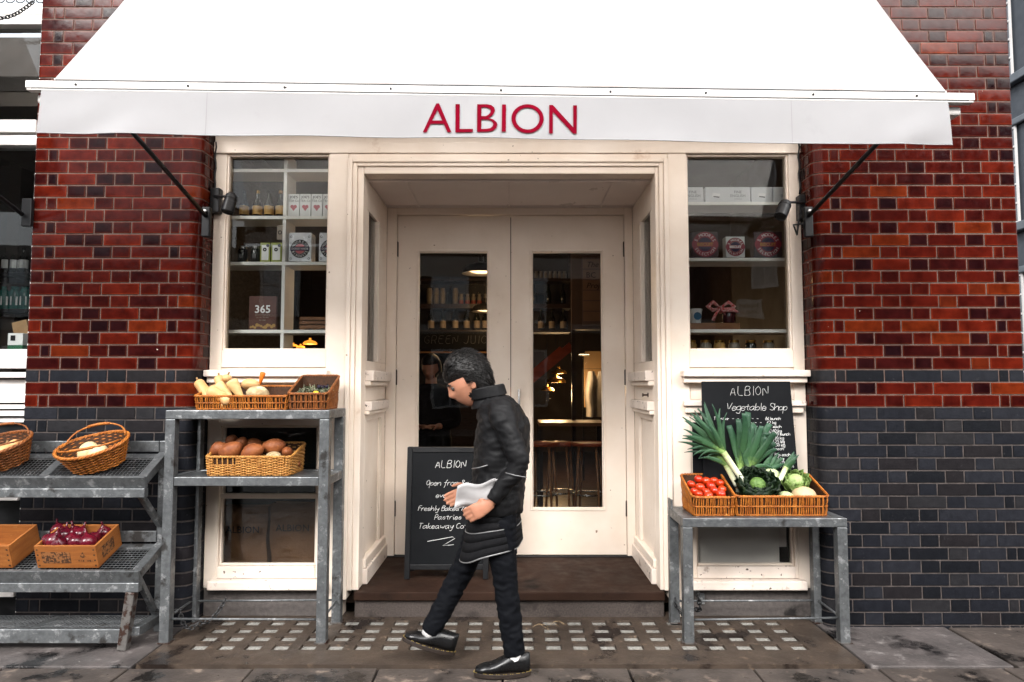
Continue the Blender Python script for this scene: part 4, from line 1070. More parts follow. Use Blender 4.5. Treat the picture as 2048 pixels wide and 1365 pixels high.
# ================================================================== sloping tiered rack at the left
RKX0, RKX1 = -3.22, -2.035
rk = thing('display_rack', 'three tier galvanised rack with sloping mesh shelves at the left', 'rack', ((RKX0+RKX1)/2, -.2, 0))
def sloped(nm, x0, x1, A, B, lo, hi, mat=None, bev=.003):
    """bar between side-view points A=(y,z) and B, from x0 to x1; lo/hi offset along the slope normal"""
    A = Vector((0, *A)); B = Vector((0, *B)); d = (B - A).normalized(); n = Vector((0, -d.z, d.y))
    mb = MB(); vs = []
    for x in (x0, x1):
        for p, o in ((A, lo), (B, lo), (B, hi), (A, hi)):
            q = p + n*o; vs.append((x, q.y, q.z))
    mb.add(vs, [(0,1,2,3),(7,6,5,4),(0,4,5,1),(1,5,6,2),(2,6,7,3),(3,7,4,0)])
    return mb.build(nm, mat or M['galv'], rk, bevel=bev)
def tier(A, B, front=True, back=True):
    a, b = Vector(A), Vector(B); d = (b - a).normalized(); L = (b - a).length
    q = lambda t: tuple(a + d*t)
    sloped('side_bar', RKX1 - .05, RKX1, q(.0), q(L), -.035, .012)
    sloped('side_bar', RKX0, RKX0 + .05, q(.0), q(L), -.035, .012)
    sloped('middle_bar', -2.655, -2.605, q(.012), q(L - .02), -.03, .0005)
    if front:
        sloped('front_lip', RKX0 + .001, RKX1 - .001, q(-.022), q(-.001), -.052, .02)
        MB().box(RKX0 + .004, RKX1 - .004, a.x - .012, a.x + .03, a.y - .105, a.y - .055).build('front_beam', M['galv'], rk, bevel=.003)
    else:
        sloped('front_beam', RKX0 + .001, RKX1 - .051, q(-.03), q(-.001), -.065, .008)
    if back:
        MB().box(RKX0, RKX1 - .051, b.x - .006, b.x, b.y + .012, b.y + .075).build('back_plate', M['galv'], rk, bevel=.002)
        sloped('back_ledge', RKX0 + .051, RKX1 - .051, q(L - .05), q(L - .001), -.01, .002)
    for (xa, xb) in ((RKX0 + .05, -2.656), (-2.604, RKX1 - .05)):
        mb = MB(); n = int((xb - xa)/.021)
        for k in range(n + 1):
            x = xa + (xb - xa)*k/n; p0, p1 = q(.0), q(L - .02)
            mb.tube([(x, p0[0], p0[1] - .004), (x, p1[0], p1[1] - .004)], .0016, 4, caps=False)
        m = int(L/.021)
        for k in range(1, m):
            p = q(L*k/m); mb.tube([(xa, p[0], p[1] - .001), (xb, p[0], p[1] - .001)], .0016, 4, caps=False)
        mb.build('wire_mesh', M['galv'], rk, kind='stuff')
T1A, T1B = (-.315, PZ(957, -.315)), (-.085, PZ(908, -.085))
T2A, T2B = (-.345, PZ(1145, -.345)), (-.085, PZ(1088, -.085))
tier(T1A, T1B); tier(T2A, T2B)
tier((-.335, .105), (-.07, .098), front=False, back=False)
for x in (RKX1 - .055, RKX0 + .005):
    MB().box(x, x + .05, -.083, -.035, .003, T1B[1] + .075).build('rear_post', M['galv'], rk, bevel=.004)
    MB().bar((x - .022, -.352, .003), (x + .006, -.335, T2A[1] - .106), .05, .05, up=(0,1,0)).build('front_leg', M['galv_rust'], rk, bevel=.004)
    MB().bar((x + .0, -.30, T1A[1] - .07), (x + .02, -.085, T1A[1] - .30), .03, .03).build('brace', M['galv'], rk, bevel=.003)
    MB().bar((x + .02, -.315, T2A[1] - .03), (x + .02, -.085, T2A[1] - .32), .03, .03).build('brace', M['galv'], rk, bevel=.003)

# chains padlocked round the table feet
def cat(p0, p1, p2, n=14): return [Vector(p0)*(1-t)**2 + Vector(p1)*2*t*(1-t) + Vector(p2)*t*t for t in [i/n for i in range(n+1)]]
M['chain'] = pm('dull_chain', (.09,.09,.092), (.05,.05,.052), 30, .4, .1, metal=.7, bump=.05)
ch = chain_mb(cat((-2.10, -.13, .155), (-2.0, -.12, .10), (-1.93, -.10, .135), 8) + cat((-1.93, -.10, .135), (-1.85, -.22, .02), (-1.80, -.16, .075)) + cat((-1.80, -.16, .075), (-1.74, -.08, .04), (-1.70, .0, .18)), .024, .0042, .012)
one('chain', ch, M['chain'], 'steel chain looped round the foot of the tall table beside the rack', 'chain', smooth=True)
ch = chain_mb(cat((.985, .06, .15), (.99, .0, .02), (1.10, .03, .10)) + cat((1.10, .03, .10), (1.16, .06, .04), (1.12, .09, .2)), .024, .0042, .012)
one('chain', ch, M['black_metal'], 'dark chain tangled at the rear foot of the low table', 'chain', smooth=True)

# ================================================================== handwriting
GL = {'a':"4h2h0g0e1d2d4f 4h4e5d",'b':"0k0d 0f2h4g4e2d0e",'c':"4g3h1h0f0e1d3d4e",'d':"4k4e5d 4f2h0g0e2d4e",'e':"0f4f4g2h1h0f0e1d3d4e",
'f':"4k3k2i2c1a 0h3h",'g':"4h2h0g0e1d3e4f 4h4b3a1a0b",'h':"0k0d 0f2h3h4g4d",'i':"1h1e2d 1i1j",'k':"0k0d 4h0f4d",'l':"1k1e2d",
'm':"0h0d 0g1h2g2d 2g3h4h5g5d",'n':"0h0d 0f2h3h4g4d",'o':"2h0g0e2d4e4g2h",'p':"0h0a 0f2h4g4e2d0e",'r':"0h0d 0f1h3h",'s':"4g2h0g1f3f4e2d0e",
't':"2j2e3d 0h4h",'u':"0h0e1d3d4f 4h4d",'v':"0h2d4h",'w':"0h1d3g4d6h",'y':"0h1e3e4h 4h3b1a0b",
'A':"0d2k4d 1f3f",'B':"0d0k3k4j3h0h 3h4f4e3d0d",'C':"4j2k0i0f2d4e",'E':"4k0k0d4d 0h3h",'F':"0d0k4k 0h3h",'G':"4j2k0i0f2d4e4g2g",'I':"1d1k",
'J':"4k4f3d1d0e",'L':"0k0d4d",'M':"0d1k3f5k6d",'N':"0d0k4d4k",'O':"2k0i0f2d4f4i2k",'P':"0d0k3k4j4h3g0g",'R':"0d0k3k4j4h3g0g 2g4d",'S':"4j2k0j1h3g4e2d0e",
'T':"2k2d 0k5k",'U':"0k0e1d3d4e4k",'V':"0k2d5k",'K':"0k0d 4k0g4d",'0':"2k0i0f2d4f4i2k",'1':"0i1k1d",'2':"0j2k4j3g0d4d",'3':"0k3k4j2h4f3d0d",
'4':"3d3k0f5f",'5':"4k1k0h3h4f3d0d",'6':"4k1h0f1d3d4f3g0f",'7':"0k4k1d",'8':"2h0j2k4j2h0f2d4f2h",'9':"4j2k0j1h3h4j4g2d",'.':"1d1e",'!':"1k1f 1d1e",'-':"0g4g",'£':"4j3k2j2g2e0d4d 0g3g",'_':"0d6d"}
def chalk_text(mb, s, x, z, size, y=0, slant=.12, r=.0018, jit=.25, track=1.5, M3=None):
    """writes s from (x, z) in the XZ plane at depth y; size = capital height"""
    k = size/7; cx_ = x
    for ch in s:
        if ch == ' ': cx_ += 3.2*k; continue
        g_ = GL[ch]; wmax = 0
        for st in g_.split():
            pts = []
            for i in range(0, len(st), 2):
                gx = int(st[i]); gy = ord(st[i+1]) - ord('d'); wmax = max(wmax, gx)
                pts.append(Vector((gx + rnd.uniform(-jit, jit), gy + rnd.uniform(-jit, jit), 0)))
            it = 1 if ch in 'ALINEFTKMV1247-_' else 2
            for _ in range(it):
                q = [pts[0]]
                for a, b in zip(pts, pts[1:]): q += [a.lerp(b, .25), a.lerp(b, .75)]
                q.append(pts[-1]); pts = q
            w = [Vector((cx_ + (p.x + slant*p.y*1.6)*k, y, z + p.y*k)) for p in pts]
            if M3 is not None: w = [M3 @ p for p in w]
            mb.tube(w, [r*rnd.uniform(.75, 1.15) for _ in w], 4)
        cx_ += (wmax + track)*k
    return cx_

# A-board on the doorstep
AB0, AB1 = PXx(811, 1000, .46), PXx(977, 1000, .46)
abw = AB1 - AB0; abc = (AB0 + AB1)/2
ab = thing('a_board', 'black chalkboard A-board with opening times standing on the doorstep', 'sign board', (abc, .50, ZS), world=False)
LEAN = radians(6.5); HB = .86
for s, y in ((1, -.06), (-1, .16)):
    R = Matrix.Translation((0, y, 0)) @ Matrix.Rotation(-LEAN*s, 4, 'X')
    mb = MB(); mb.box(-abw/2 + .03, abw/2 - .03, -.006, .006, .085, HB - .03); mb.xf(R).build('board', M['slate'], ab)
    for xx in (-abw/2, abw/2 - .035):
        MB().box(xx, xx + .035, -.014, .014, .0, HB).xf(R).build('stile', M['black_wood'], ab, bevel=.003)
    for zz in (.06, HB - .035):
        MB().box(-abw/2 + .0355, abw/2 - .0355, -.013, .013, zz, zz + .034).xf(R).build('rail', M['black_wood'], ab, bevel=.003)
RF = Matrix.Translation((0, -.06, 0)) @ Matrix.Rotation(-LEAN, 4, 'X')
def abz(py): return (PZ(py, .47) - ZS)/cos(LEAN)
def abx(px): return PXx(px, 1000, .45) - abc
for s, px, py, sz, r, trk in (('ALBION', 868, 938, .050, .0020, 1.5), ('Open from 8am', 850, 973, .036, .0016, .9), ('everyday!', 870, 997, .034, .0016, 1.1),
                         ('Freshly Baked Morning', 835, 1023, .033, .0017, .7), ('Pastries', 868, 1040, .033, .0016, 1.1), ('Takeaway Coffee', 836, 1058, .036, .0017, 1.0)):
    mb = MB(); chalk_text(mb, s, abx(px), abz(py), sz, -.0085, .08 if s == 'ALBION' else .16, r*.8, .12 if s == 'ALBION' else .3, trk, RF)
    mb.build('chalk_writing', M['chalk'], ab)
mb = MB()
pts = [(855, 1083), (872, 1080), (905, 1074), (910, 1077), (898, 1084), (886, 1091), (900, 1090), (908, 1089)]
mb.tube([RF @ Vector((abx(a), -.0085, abz(b))) for a, b in pts], .0017, 4); mb.build('chalk_flourish', M['chalk'], ab)

# price board leaning behind the vegetables
PBY = .06
pb0, pb1 = PXx(1407, 860, PBY), PXx(1588, 860, PBY)
pc = (pb0 + pb1)/2; pbw = (pb1 - pb0)
pbz = ZTR + .002
pbd = thing('chalkboard', 'black price chalkboard leaning on the right window frame behind the leeks', 'chalkboard', (pc, .04, pbz), world=False)
HP = PZ(763, .09) - pbz; LP = radians(3.5)
RP = Matrix.Rotation(-LP, 4, 'X')
MB().add([(-pbw/2 - .012, -.008, 0), (pbw/2 + .022, -.008, 0), (pbw/2 - .008, -.008, HP), (-pbw/2, -.008, HP), (-pbw/2 - .012, .008, 0), (pbw/2 + .022, .008, 0), (pbw/2 - .008, .008, HP), (-pbw/2, .008, HP)],
         [(0,1,2,3),(7,6,5,4),(0,4,5,1),(1,5,6,2),(2,6,7,3),(3,7,4,0)]).xf(RP).build('board', M['slate'], pbd, bevel=.003)
def pz_(py): return PZ(py, .07) - pbz
def px_(px): return PXx(px, 850, .06) - pc
def pw(s, px, py, sz, r=.0014, sl=.08, jit=.25, trk=1.3, nm='chalk_writing', mt='chalk'):
    mb = MB(); chalk_text(mb, s, px_(px), pz_(py), sz, -.0095, sl, r, jit, trk, RP); mb.build(nm, M[mt], pbd)
pw('ALBION', 1463, 791, .056, .0010, .05, .15, 1.6); pw('Vegetable Shop', 1454, 821, .044, .0011, .12, .3, .35)
for s, px, py in (('£6 bunch', 1531, 840), ('£2 kg', 1534, 848), ('£2 each', 1535, 856), ('£1.60 kg', 1537, 864.5), ('£4.90 bunch', 1538, 871), ('£2.70 kg', 1538, 879),
                  ('£7.75 kg', 1539, 886), ('£9.50 kg', 1540, 893), ('£1 each', 1540, 900), ('80p each', 1546, 912), ('£2 kg', 1546, 920), ('£1.60 kg', 1546, 928), ('£3.70 each', 1546, 935)):
    pw(s, px, py, .0180, .0011, .05, .3, .9)
pw('-  -  -  -  -  -  -', 1455, 840, .018, .0010)
for k in range(8): pw('-  -  -', 1500 + k*2, 848 + 7.4*k, .018, .0010)
pw('Turnips', 1428, 840, .018, .0011)

# second slate half hidden at the left of the low table
sb0, sb1 = PXx(1385, 900, .09), PXx(1448, 900, .09)
s2 = thing('chalkboard', 'small dark chalkboard half hidden behind the leeks and tomatoes', 'chalkboard', ((sb0+sb1)/2, .10, ZTR + .002))
MB().box(sb0, sb1, .085, .098, ZTR + .002, PZ(845, .09)).build('board', M['slate'], s2, bevel=.003)
mb = MB()
for k in range(3): chalk_text(mb, ('Long', 'Can', 'Kale')[k], PXx(1424, 900, .08), PZ(932 + 7*k, .08), .016, .0835, .1, .0009, .2, 1.1)
mb.build('chalk_writing', M['chalk_grey'], s2)
# ================================================================== wicker baskets
M['wicker'] = pm('honey_wicker', (.50,.170,.026), (.30,.080,.012), 30, .36, .12, bump=.2, bscale=200, wear=((.68,.30,.07), 40, .58, .1))
M['wicker_gold'] = pm('golden_wicker', (.60,.29,.075), (.40,.165,.036), 30, .42, .12, bump=.2, bscale=200, wear=((.70,.44,.17), 40, .58, .1))
M['wicker_brown'] = pm('brown_wicker', (.30,.095,.022), (.15,.045,.011), 30, .42, .12, bump=.2, bscale=200, wear=((.46,.22,.07), 40, .58, .1))
M['base_gap_shade'] = pm('wicker_base_gap_shade', (.062,.021,.0045), (.030,.010,.002), 60, .7, .1, bump=.4, bscale=120)  # dark colour for the base and for the shade between the canes
def path_rrect(w, d, r, n=6):
    pts = []
    for cx_, cy_, a0 in ((w/2 - r, -d/2 + r, -pi/2), (w/2 - r, d/2 - r, 0), (-w/2 + r, d/2 - r, pi/2), (-w/2 + r, -d/2 + r, pi)):
        for k in range(n + 1):
            a = a0 + pi/2*k/n; pts.append((cx_ + r*cos(a), cy_ + r*sin(a)))
    return resample(pts)
def path_ell(a, b, n=80): return resample([(a*cos(2*pi*k/n), b*sin(2*pi*k/n)) for k in range(n)])
def resample(pts, step=.004):
    P_ = [Vector(p) for p in pts]; P_.append(P_[0]); cum = [0]
    for a, b in zip(P_, P_[1:]): cum.append(cum[-1] + (b - a).length)
    L = cum[-1]
    def at(s):
        s = s % L; lo = 0
        import bisect
        i = min(len(P_) - 2, max(0, bisect.bisect_right(cum, s) - 1))
        t = (s - cum[i])/max(1e-9, cum[i+1] - cum[i]); p = P_[i].lerp(P_[i+1], t); d = (P_[i+1] - P_[i]).normalized()
        return p.x, p.y, d.y, -d.x
    return at, L
def basket(t, path, hfun, flare, style, mat, rim_r=.007, gap=None, pitch=.0128, rows=.0085, scale_top=None):
    at, L = path
    def pos(s, v, out=0):
        x, y, nx, ny = at(s); f = flare*v + out
        return Vector((x + nx*f, y + ny*f, hfun(x, y)*v))
    N = int(L/.02)
    MB().grid(lambda u, v: pos(u*L, v, -.006), N, 4).build('gap_shade_wall', M['base_gap_shade'], t)  # added sheet that blocks light and darkens the gaps in the weave
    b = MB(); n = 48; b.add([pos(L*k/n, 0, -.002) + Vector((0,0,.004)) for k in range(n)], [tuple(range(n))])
    b.add([pos(L*k/n, 0, -.002) for k in range(n)], [tuple(reversed(range(n)))]); b.build('base', M['base_gap_shade'], t)
    mb = MB()
    if style == 'v':
        n = int(L/pitch)
        for k in range(n):
            s = L*(k + rnd.uniform(-.2, .2))/n; ln = rnd.uniform(-.006, .006); r = rnd.uniform(.0032, .0043)
            mb.tube([pos(s, .0), pos(s + ln*.5, .28, .0035), pos(s + ln*.6, .5, -.001), pos(s + ln*.7, .72, .0035), pos(s + ln, .97)], [r, r, r*.9, r, r], 5, caps=False)
        for v in (.06, .5):
            m = int(L/.008)
            for ph in (0, pi):
                mb.tube([pos(L*k/m, v, .0045*cos(k*1.2 + ph) + .001) + Vector((0, 0, .0035*sin(k*1.2 + ph))) for k in range(m)], .0030, 4, closed=True)
    else:
        ns = int(L/.030) // 2 * 2
        for k in range(ns):
            s = L*k/ns; mb.tube([pos(s, .0), pos(s, .5), pos(s, .99)], .0042, 5, caps=False)
        hmax = max(hfun(*at(L*k/40)[:2]) for k in range(40)); nr = int(hmax/rows)
        for j in range(nr):
            v0 = (j + .5)/nr; m = ns*4; ph = j*pi; r = rnd.uniform(.0032, .0042); wob = rnd.uniform(0, 6)
            pts = []
            for k in range(m):
                s = L*k/m
                if gap and gap(s/L, v0): pts.append(None); continue
                pts.append(pos(s, v0 + .006*sin(k*.21 + wob), .0055*cos(k*pi/4 + ph)))
            if all(p is not None for p in pts): mb.tube(pts, r, 4, closed=True)
            else:
                run = []
                for p in pts + [None]:
                    if p is None:
                        if len(run) > 3: mb.tube(run, r, 4)
                        run = []
                    else: run.append(p)
    mb.build('weave', mat, t, smooth=True, kind='stuff')
    m = int(L/.0065); rm = MB()
    for ph in range(3):
        rm.tube([pos(L*k/m, 1.0, rim_r*.62*cos(k*.85 + ph*2.094)) + Vector((0, 0, rim_r*.62*sin(k*.85 + ph*2.094))) for k in range(m)], rim_r*.62, 5, closed=True)
    rm.build('braided_rim', mat, t, smooth=True)
def slope_h(hf, hb, d, flat=0): return lambda x, y: hf + (hb - hf)*max(0, min(1, ((y + d/2)/d - flat)/(1 - flat)))
def wbasket(label, cx_, cy_, z, w, d, hf, hb, style='v', mat='wicker', flare=.012, **kw):
    t = thing('wicker_basket', label, 'basket', (cx_, cy_, z), world=False)
    basket(t, path_rrect(w, d, .018), slope_h(hf, hb, d), flare, style, M[mat], **kw); return t
BD, BYC = .27, -.075
def bspan(pxa, pxb, py, Y): a, b = PXx(pxa, py, Y), PXx(pxb, py, Y); return (a + b)/2, b - a
yf_ = BYC - BD/2
c, w = bspan(1389, 1468, 1030, yf_); TOMX = c
wbasket('small orange wicker basket of tomatoes on the low table', c, BYC, ZTR, w, BD, .108, .200)
c, w = bspan(1475, 1654, 1030, yf_); BIGX = c
wbasket('large orange wicker basket of leeks and cabbages on the low table', c, BYC, ZTR, w, BD, .112, .205)
c, w = bspan(392, 570, 810, yf_); SQX = c
wbasket('long shallow wicker basket of squashes on top of the tall table', c, BYC, ZT1, w, BD, .078, .135)
c, w = bspan(579, 651, 810, yf_); HBX = c
wbasket('deep wicker basket with sloping sides on top of the tall table', c, BYC, ZT1, w, BD, .092, .200, mat='wicker_brown')
c, w = bspan(414, 578, 950, yf_); POX = c
wbasket('loosely woven wicker basket of sweet potatoes on the tall table shelf', c, BYC, ZT2, w, BD, .108, .165, 'h', 'wicker_gold', .010, rows=.0105, gap=lambda u, v: u > .715 and v > .60 and u < .80)

# round baskets on the rack
SL = math.atan2(T1B[1] - T1A[1], T1B[0] - T1A[0])
def rbasket(label, px, mat):
    c = Vector((PXx(px, 935, -.20), -.20, (T1A[1] + T1B[1])/2 + .004))
    t = thing('round_basket', label, 'basket', c, rot=(SL*.85, radians(-10), radians(6)), world=False)
    basket(t, path_ell(.134, .098), lambda x, y: .128 + .010*(x/.145)**2, .058, 'h', M[mat], rim_r=.0085, rows=.009)
    for s in (-1, 1):
        pts = []
        for k in range(17):
            a = pi*k/16; x = .16*cos(a); h = sin(a)
            if s > 0: pts.append((x, .06 + .085*h, .138 + .055*h))
            else: pts.append((x, -.03 - .10*h, .145 + .022*h))
        h_ = MB(); h_.tube(pts, .0045, 6); h_.tube([Vector(p) + Vector((0, .004*cos(i*2.2), .004*sin(i*2.2))) for i, p in enumerate(pts)], .0035, 5)
        mid = pts[6:11]; h_.tube(mid, .0085, 7)
        h_.build('handle', M[mat], t, smooth=True)
    return t
rbasket('round wicker basket with two pale melons on the top tier of the rack', 199, 'wicker')
rbasket('round wicker basket of squashes cut by the left edge of the photograph', 4, 'wicker_brown')

# wooden crates on the middle tier
M['crate'] = pm('pine_crate', (.36,.13,.032), (.25,.08,.02), 7, .5, .1, bump=.1, bscale=60, stretch=(1.2,1.2,9), wear=((.5,.26,.10), 14, .6, .1), space='o')
M['print'] = pm('burnt_print', (.055,.025,.012), (.30,.12,.04), 70, .7, .05, bump=0, mixlo=.44, mixhi=.56)
SL2 = math.atan2(T2B[1] - T2A[1], T2B[0] - T2A[0])
def crate(label, pxl, pxr, dz=0):
    yc = (T2A[0] + T2B[0])/2 + .008
    a, b = PXx(pxl, 1115, T2A[0]), PXx(pxr, 1115, T2A[0]); w = b - a; d = .235; h = .135; th = .012
    t = thing('wooden_crate', label, 'crate', ((a + b)/2, yc, (T2A[1] + T2B[1])/2 + .006), rot=(SL2*.92, 0, 0), world=False)
    MB().box(-w/2, w/2, -d/2, -d/2 + th, 0, h).build('front_board', M['crate'], t, bevel=.0015)
    MB().box(-w/2, w/2, d/2 - th, d/2, 0, h).build('back_board', M['crate'], t, bevel=.0015)
    for s in (-1, 1): MB().box(min(s*w/2, s*(w/2 - th)), max(s*w/2, s*(w/2 - th)), -d/2 + th + .0005, d/2 - th - .0005, 0, h - .001).build('side_board', M['crate'], t, bevel=.0015)
    MB().box(-w/2 + th, w/2 - th, -d/2 + th, d/2 - th, .004, .014).build('bottom_board', M['crate'], t)
    for s in (-1, 1):
        for k in range(4): MB().box(s*(w/2 - .014) - .004, s*(w/2 - .014) + .004, -d/2 - .0015, -d/2 - .0002, .012 + k*.032, .02 + k*.032).build('nail_plate', M['hinge'], t)
    return t, w, d, h
t, w, d, h = crate('open pine crate of red onions on the middle tier of the rack', 70, 193)
MB().box(-w*.40, -.02*w + .03, -d/2 - .0012, -d/2 - .0004, .03, .098).build('stamped_picture', M['print'], t)
m_ = MB(); m_.prism([(w*.22, .072), (w*.27, .062), (w*.32, .072), (w*.295, .080), (w*.28, .098), (w*.265, .094), (w*.245, .082)], -d/2 - .0012, -d/2 - .0004); m_.build('stamped_crest', M['print'], t)
for k in range(7):
    MB().box(w*.19 + k*.012, w*.19 + k*.012 + .007, -d/2 - .0012, -d/2 - .0004, .040, .050).build('stamped_mark', M['print'], t)
MB().box(w/2 + .0004, w/2 + .0012, -d*.3, d*.2, .03, .10).build('stamped_side', M['print'], t)
CR1 = t
t2, _, _, _ = crate('empty pine crate on the middle tier, cut by the left edge', -110, 20)

# ================================================================== vegetables
def veg_mesh(prof, n=20, amp=.05, freq=18, squash=1.0, bend=0, seed=0, fine=0):
    mb = MB(); mb.lathe(prof, n, squash=squash)
    zs = [p.z for p in mb.v]; z0, z1 = min(zs), max(zs); H = z1 - z0; out = []
    for p in mb.v:
        d = mnoise.noise(Vector((p.x*freq + seed*3.1, p.y*freq + seed, p.z*freq)))
        f = mnoise.noise(Vector((p.x*freq*4, p.y*freq*4 + seed, p.z*freq*4)))*fine
        k = 1 + amp*d*2 + f; q = Vector((p.x*k, p.y*k, p.z))
        t = (p.z - z0)/H; q.x += bend*H*(t - .5)**2*4 - bend*H*.3; q.z += amp*.2*H*d
        out.append(q)
    mb.v = out; return mb
def veg(name, mb, mat, label, cat, loc, rot=(0,0,0), group=None, extra=None):
    t = thing(name, label, cat, loc, rot, group, world=False) if extra else None
    if extra:
        mb.build('flesh', mat, t, smooth=True); extra(t); return t
    me = mb.mesh(name, None, True); me.materials.append(mat)
    o = link(name, me); o.location = loc; o.rotation_euler = rot
    return tag(o, label, cat, group)
def sph(r, sq=1.0, n=9, top=0, dim=0):
    return [(r*sin(pi*k/n), -r*sq*cos(pi*k/n) + (dim if k == n else 0)) for k in range(n + 1)]
M['tomato'] = pm('tomato_skin', (.46,.014,.003), (.50,.050,.005), 9, .14, .05, bump=.02, coat=.4, sub=.1)
M['squash'] = pm('butternut_skin', (.72,.44,.20), (.62,.32,.115), 14, .42, .1, bump=.1, bscale=40, wear=((.52,.28,.10), 20, .66, .08))
M['parsnip'] = pm('parsnip_skin', (.74,.53,.25), (.64,.42,.17), 12, .5, .1, bump=.2, bscale=60, stretch=(1,1,4), wear=((.45,.28,.12), 24, .66, .08))
M['celeriac'] = pm('celeriac_skin', (.58,.45,.26), (.36,.26,.13), 30, .7, .1, bump=.8, bscale=60, wear=((.7,.62,.42), 25, .55, .1))
M['sweetpot'] = pm('sweet_potato_skin', (.29,.092,.028), (.18,.048,.016), 16, .55, .1, bump=.3, bscale=50, wear=((.36,.12,.035), 24, .58, .12))
M['onion'] = pm('red_onion_skin', (.115,.0055,.015), (.045,.0025,.008), 12, .18, .08, bump=.15, bscale=60, coat=.3, stretch=(1,1,.3), wear=((.22,.03,.055), 30, .62, .1))
M['melon'] = pm('pale_melon_skin', (.70,.56,.30), (.62,.52,.30), 8, .45, .1, bump=.1, bscale=50, wear=((.55,.50,.26), 7, .55, .2))
M['stem'] = pm('dry_stem', (.34,.20,.09), (.24,.14,.06), 40, .8, .1, bump=.3)
M['leekw'] = pm('leek_white', (.80,.80,.62), (.70,.72,.48), 20, .35, .1, bump=.1, bscale=60, vcol=True, stretch=(1,1,.2))
M['leaf'] = pm('leek_leaf', (1,1,1), (.72,.78,.76), 24, .48, .1, bump=.25, bscale=50, vcol=True, spec=.3)
M['savoy'] = pm('savoy_leaf', (1,1,1), (.55,.62,.55), 34, .42, .1, bump=1.0, bscale=70, vcol=True, bdist=.012)
M['white_cab'] = pm('white_cabbage', (.55,.62,.36), (.44,.53,.25), 8, .4, .1, bump=.25, bscale=30)
M['turnip'] = pm('turnip_skin', (.62,.47,.29), (.54,.38,.21), 9, .45, .1, bump=.15, bscale=40)

# tomatoes
toms = [(1397.4,959,.040,'back row, leftmost'),(1382.5,969,.0,'left side, half hidden'),(1412.2,963,.045,'back row, second from left'),(1428,962,.045,'back row, third from left'),(1440,967,.03,'back row, rightmost'),
        (1400.3,976,-.02,'middle row, leftmost and largest'),(1422,973,-.02,'middle row, centre'),(1413.2,985,-.09,'front row, centre'),(1429,982,-.075,'front row, right of centre'),(1444,979,-.06,'right side, upper of two'),
        (1441,988,-.115,'front row, rightmost'),(1397.4,989,-.125,'front row, leftmost'),(1417,992,-.135,'lowest front, against the rim'),(1388.5,984,-.10,'low at the left wall')]
for k, (px, py, yo, lb) in enumerate(toms):
    r = (.028, .026, .030, .027)[k % 4] if 'largest' not in lb else .032
    Y = BYC + yo + .02; c = P(px, py, Y)
    prof = [(r*sin(pi*j/9)*(1.0), -r*.86*cos(pi*j/9) - (.006*r/.03 if j == 9 else 0)) for j in range(10)]
    veg('tomato', veg_mesh(prof, 18, .035, 20, seed=k), M['tomato'], 'shiny red tomato in the small basket, ' + lb, 'tomato', c, (rnd.uniform(-.7,.7), rnd.uniform(-.7,.7), rnd.uniform(0,6)), 'tomatoes in the small basket')
# a bed below the visible ones so that they rest on something
def bed(label, cx_, z, w, d, h, mat, nm='vegetable_bed'):
    pass
for k in range(12):
    x = TOMX + (-.075 + .05*(k % 4)); y = BYC + (-.085 + .08*(k//4))
    veg('tomato', veg_mesh([(.028*sin(pi*j/8), -.025*cos(pi*j/8)) for j in range(9)], 14, .03, 20, seed=k + 50), M['tomato'], 'shaded red tomato at the bottom of the small basket under the heap', 'tomato', (x, y, ZTR + .033 + (.012 + .016*(k//4))), (0, 0, k), 'tomatoes at the bottom of the small basket')

# butternut squashes, parsnips and roots in the long basket
BUT = [(r*.92, z*.80) for r, z in [(.0,0),(.022,.002),(.043,.018),(.052,.045),(.048,.075),(.038,.10),(.034,.125),(.033,.16),(.034,.185),(.026,.203),(.010,.208),(.006,.209)]]
PAR = [(r*1.18, z*.78) for r, z in [(.0,0),(.004,.002),(.010,.03),(.018,.09),(.026,.15),(.030,.185),(.028,.20),(.016,.208),(.0,.206)]]
def stemtop(z, r=.007, h=.018): return lambda t: MB().tube([(0,0,z - .004), (.003,.002,z + h*.5), (.002,.006,z + h)], [r, r*.8, r*.9], 6).build('stalk', M['stem'], t, smooth=True)
def D(ax, ay, az): return (radians(ax), radians(ay), radians(az))
Zs = ZT1
def at3(px, py, Y): return P(px, py, Y)
veg('butternut_squash', veg_mesh(BUT, 20, .03, 14, seed=1), M['squash'], 'butternut squash with its stalk up at the left end of the long basket', 'squash', at3(425, 806, -.10), D(-8, -38, 0), extra=stemtop(.17))
veg('butternut_squash', veg_mesh(BUT, 20, .03, 14, seed=2), M['squash'], 'butternut squash lying aslant in front, its bulb at the upper left', 'squash', at3(420, 779, -.16), D(18, 118, 0), extra=stemtop(.167))
veg('parsnip', veg_mesh(PAR, 18, .04, 14, seed=3), M['parsnip'], 'pale parsnip with its crown up left, left of the pair in the long basket', 'parsnip', at3(474, 808, -.16), D(5, -46, 0))
veg('parsnip', veg_mesh(PAR, 18, .04, 14, seed=4), M['parsnip'], 'pale parsnip beside the speckled celeriac, right of the pair in the long basket', 'parsnip', at3(491, 808, -.14), D(4, -32, 0))
veg('butternut_squash', veg_mesh(BUT, 20, .03, 14, seed=5), M['squash'], 'butternut squash upright at the back of the long basket behind the parsnips', 'squash', at3(450, 802, -.02), D(-14, -22, 0), extra=stemtop(.167))
veg('squash', veg_mesh(sph(.030, .8, 10), 18, .03, 14, seed=6), M['squash'], 'small round squash topping the heap at the back of the long basket', 'squash', at3(454, 757, .0), D(-10, 8, 0), extra=stemtop(.024, .006, .014))
veg('squash', veg_mesh(sph(.058, .62, 10), 22, .04, 14, seed=7), M['squash'], 'broad pale squash at the back of the long basket left of the orange tip', 'squash', at3(502, 770, -.0), D(-12, 6, 0))
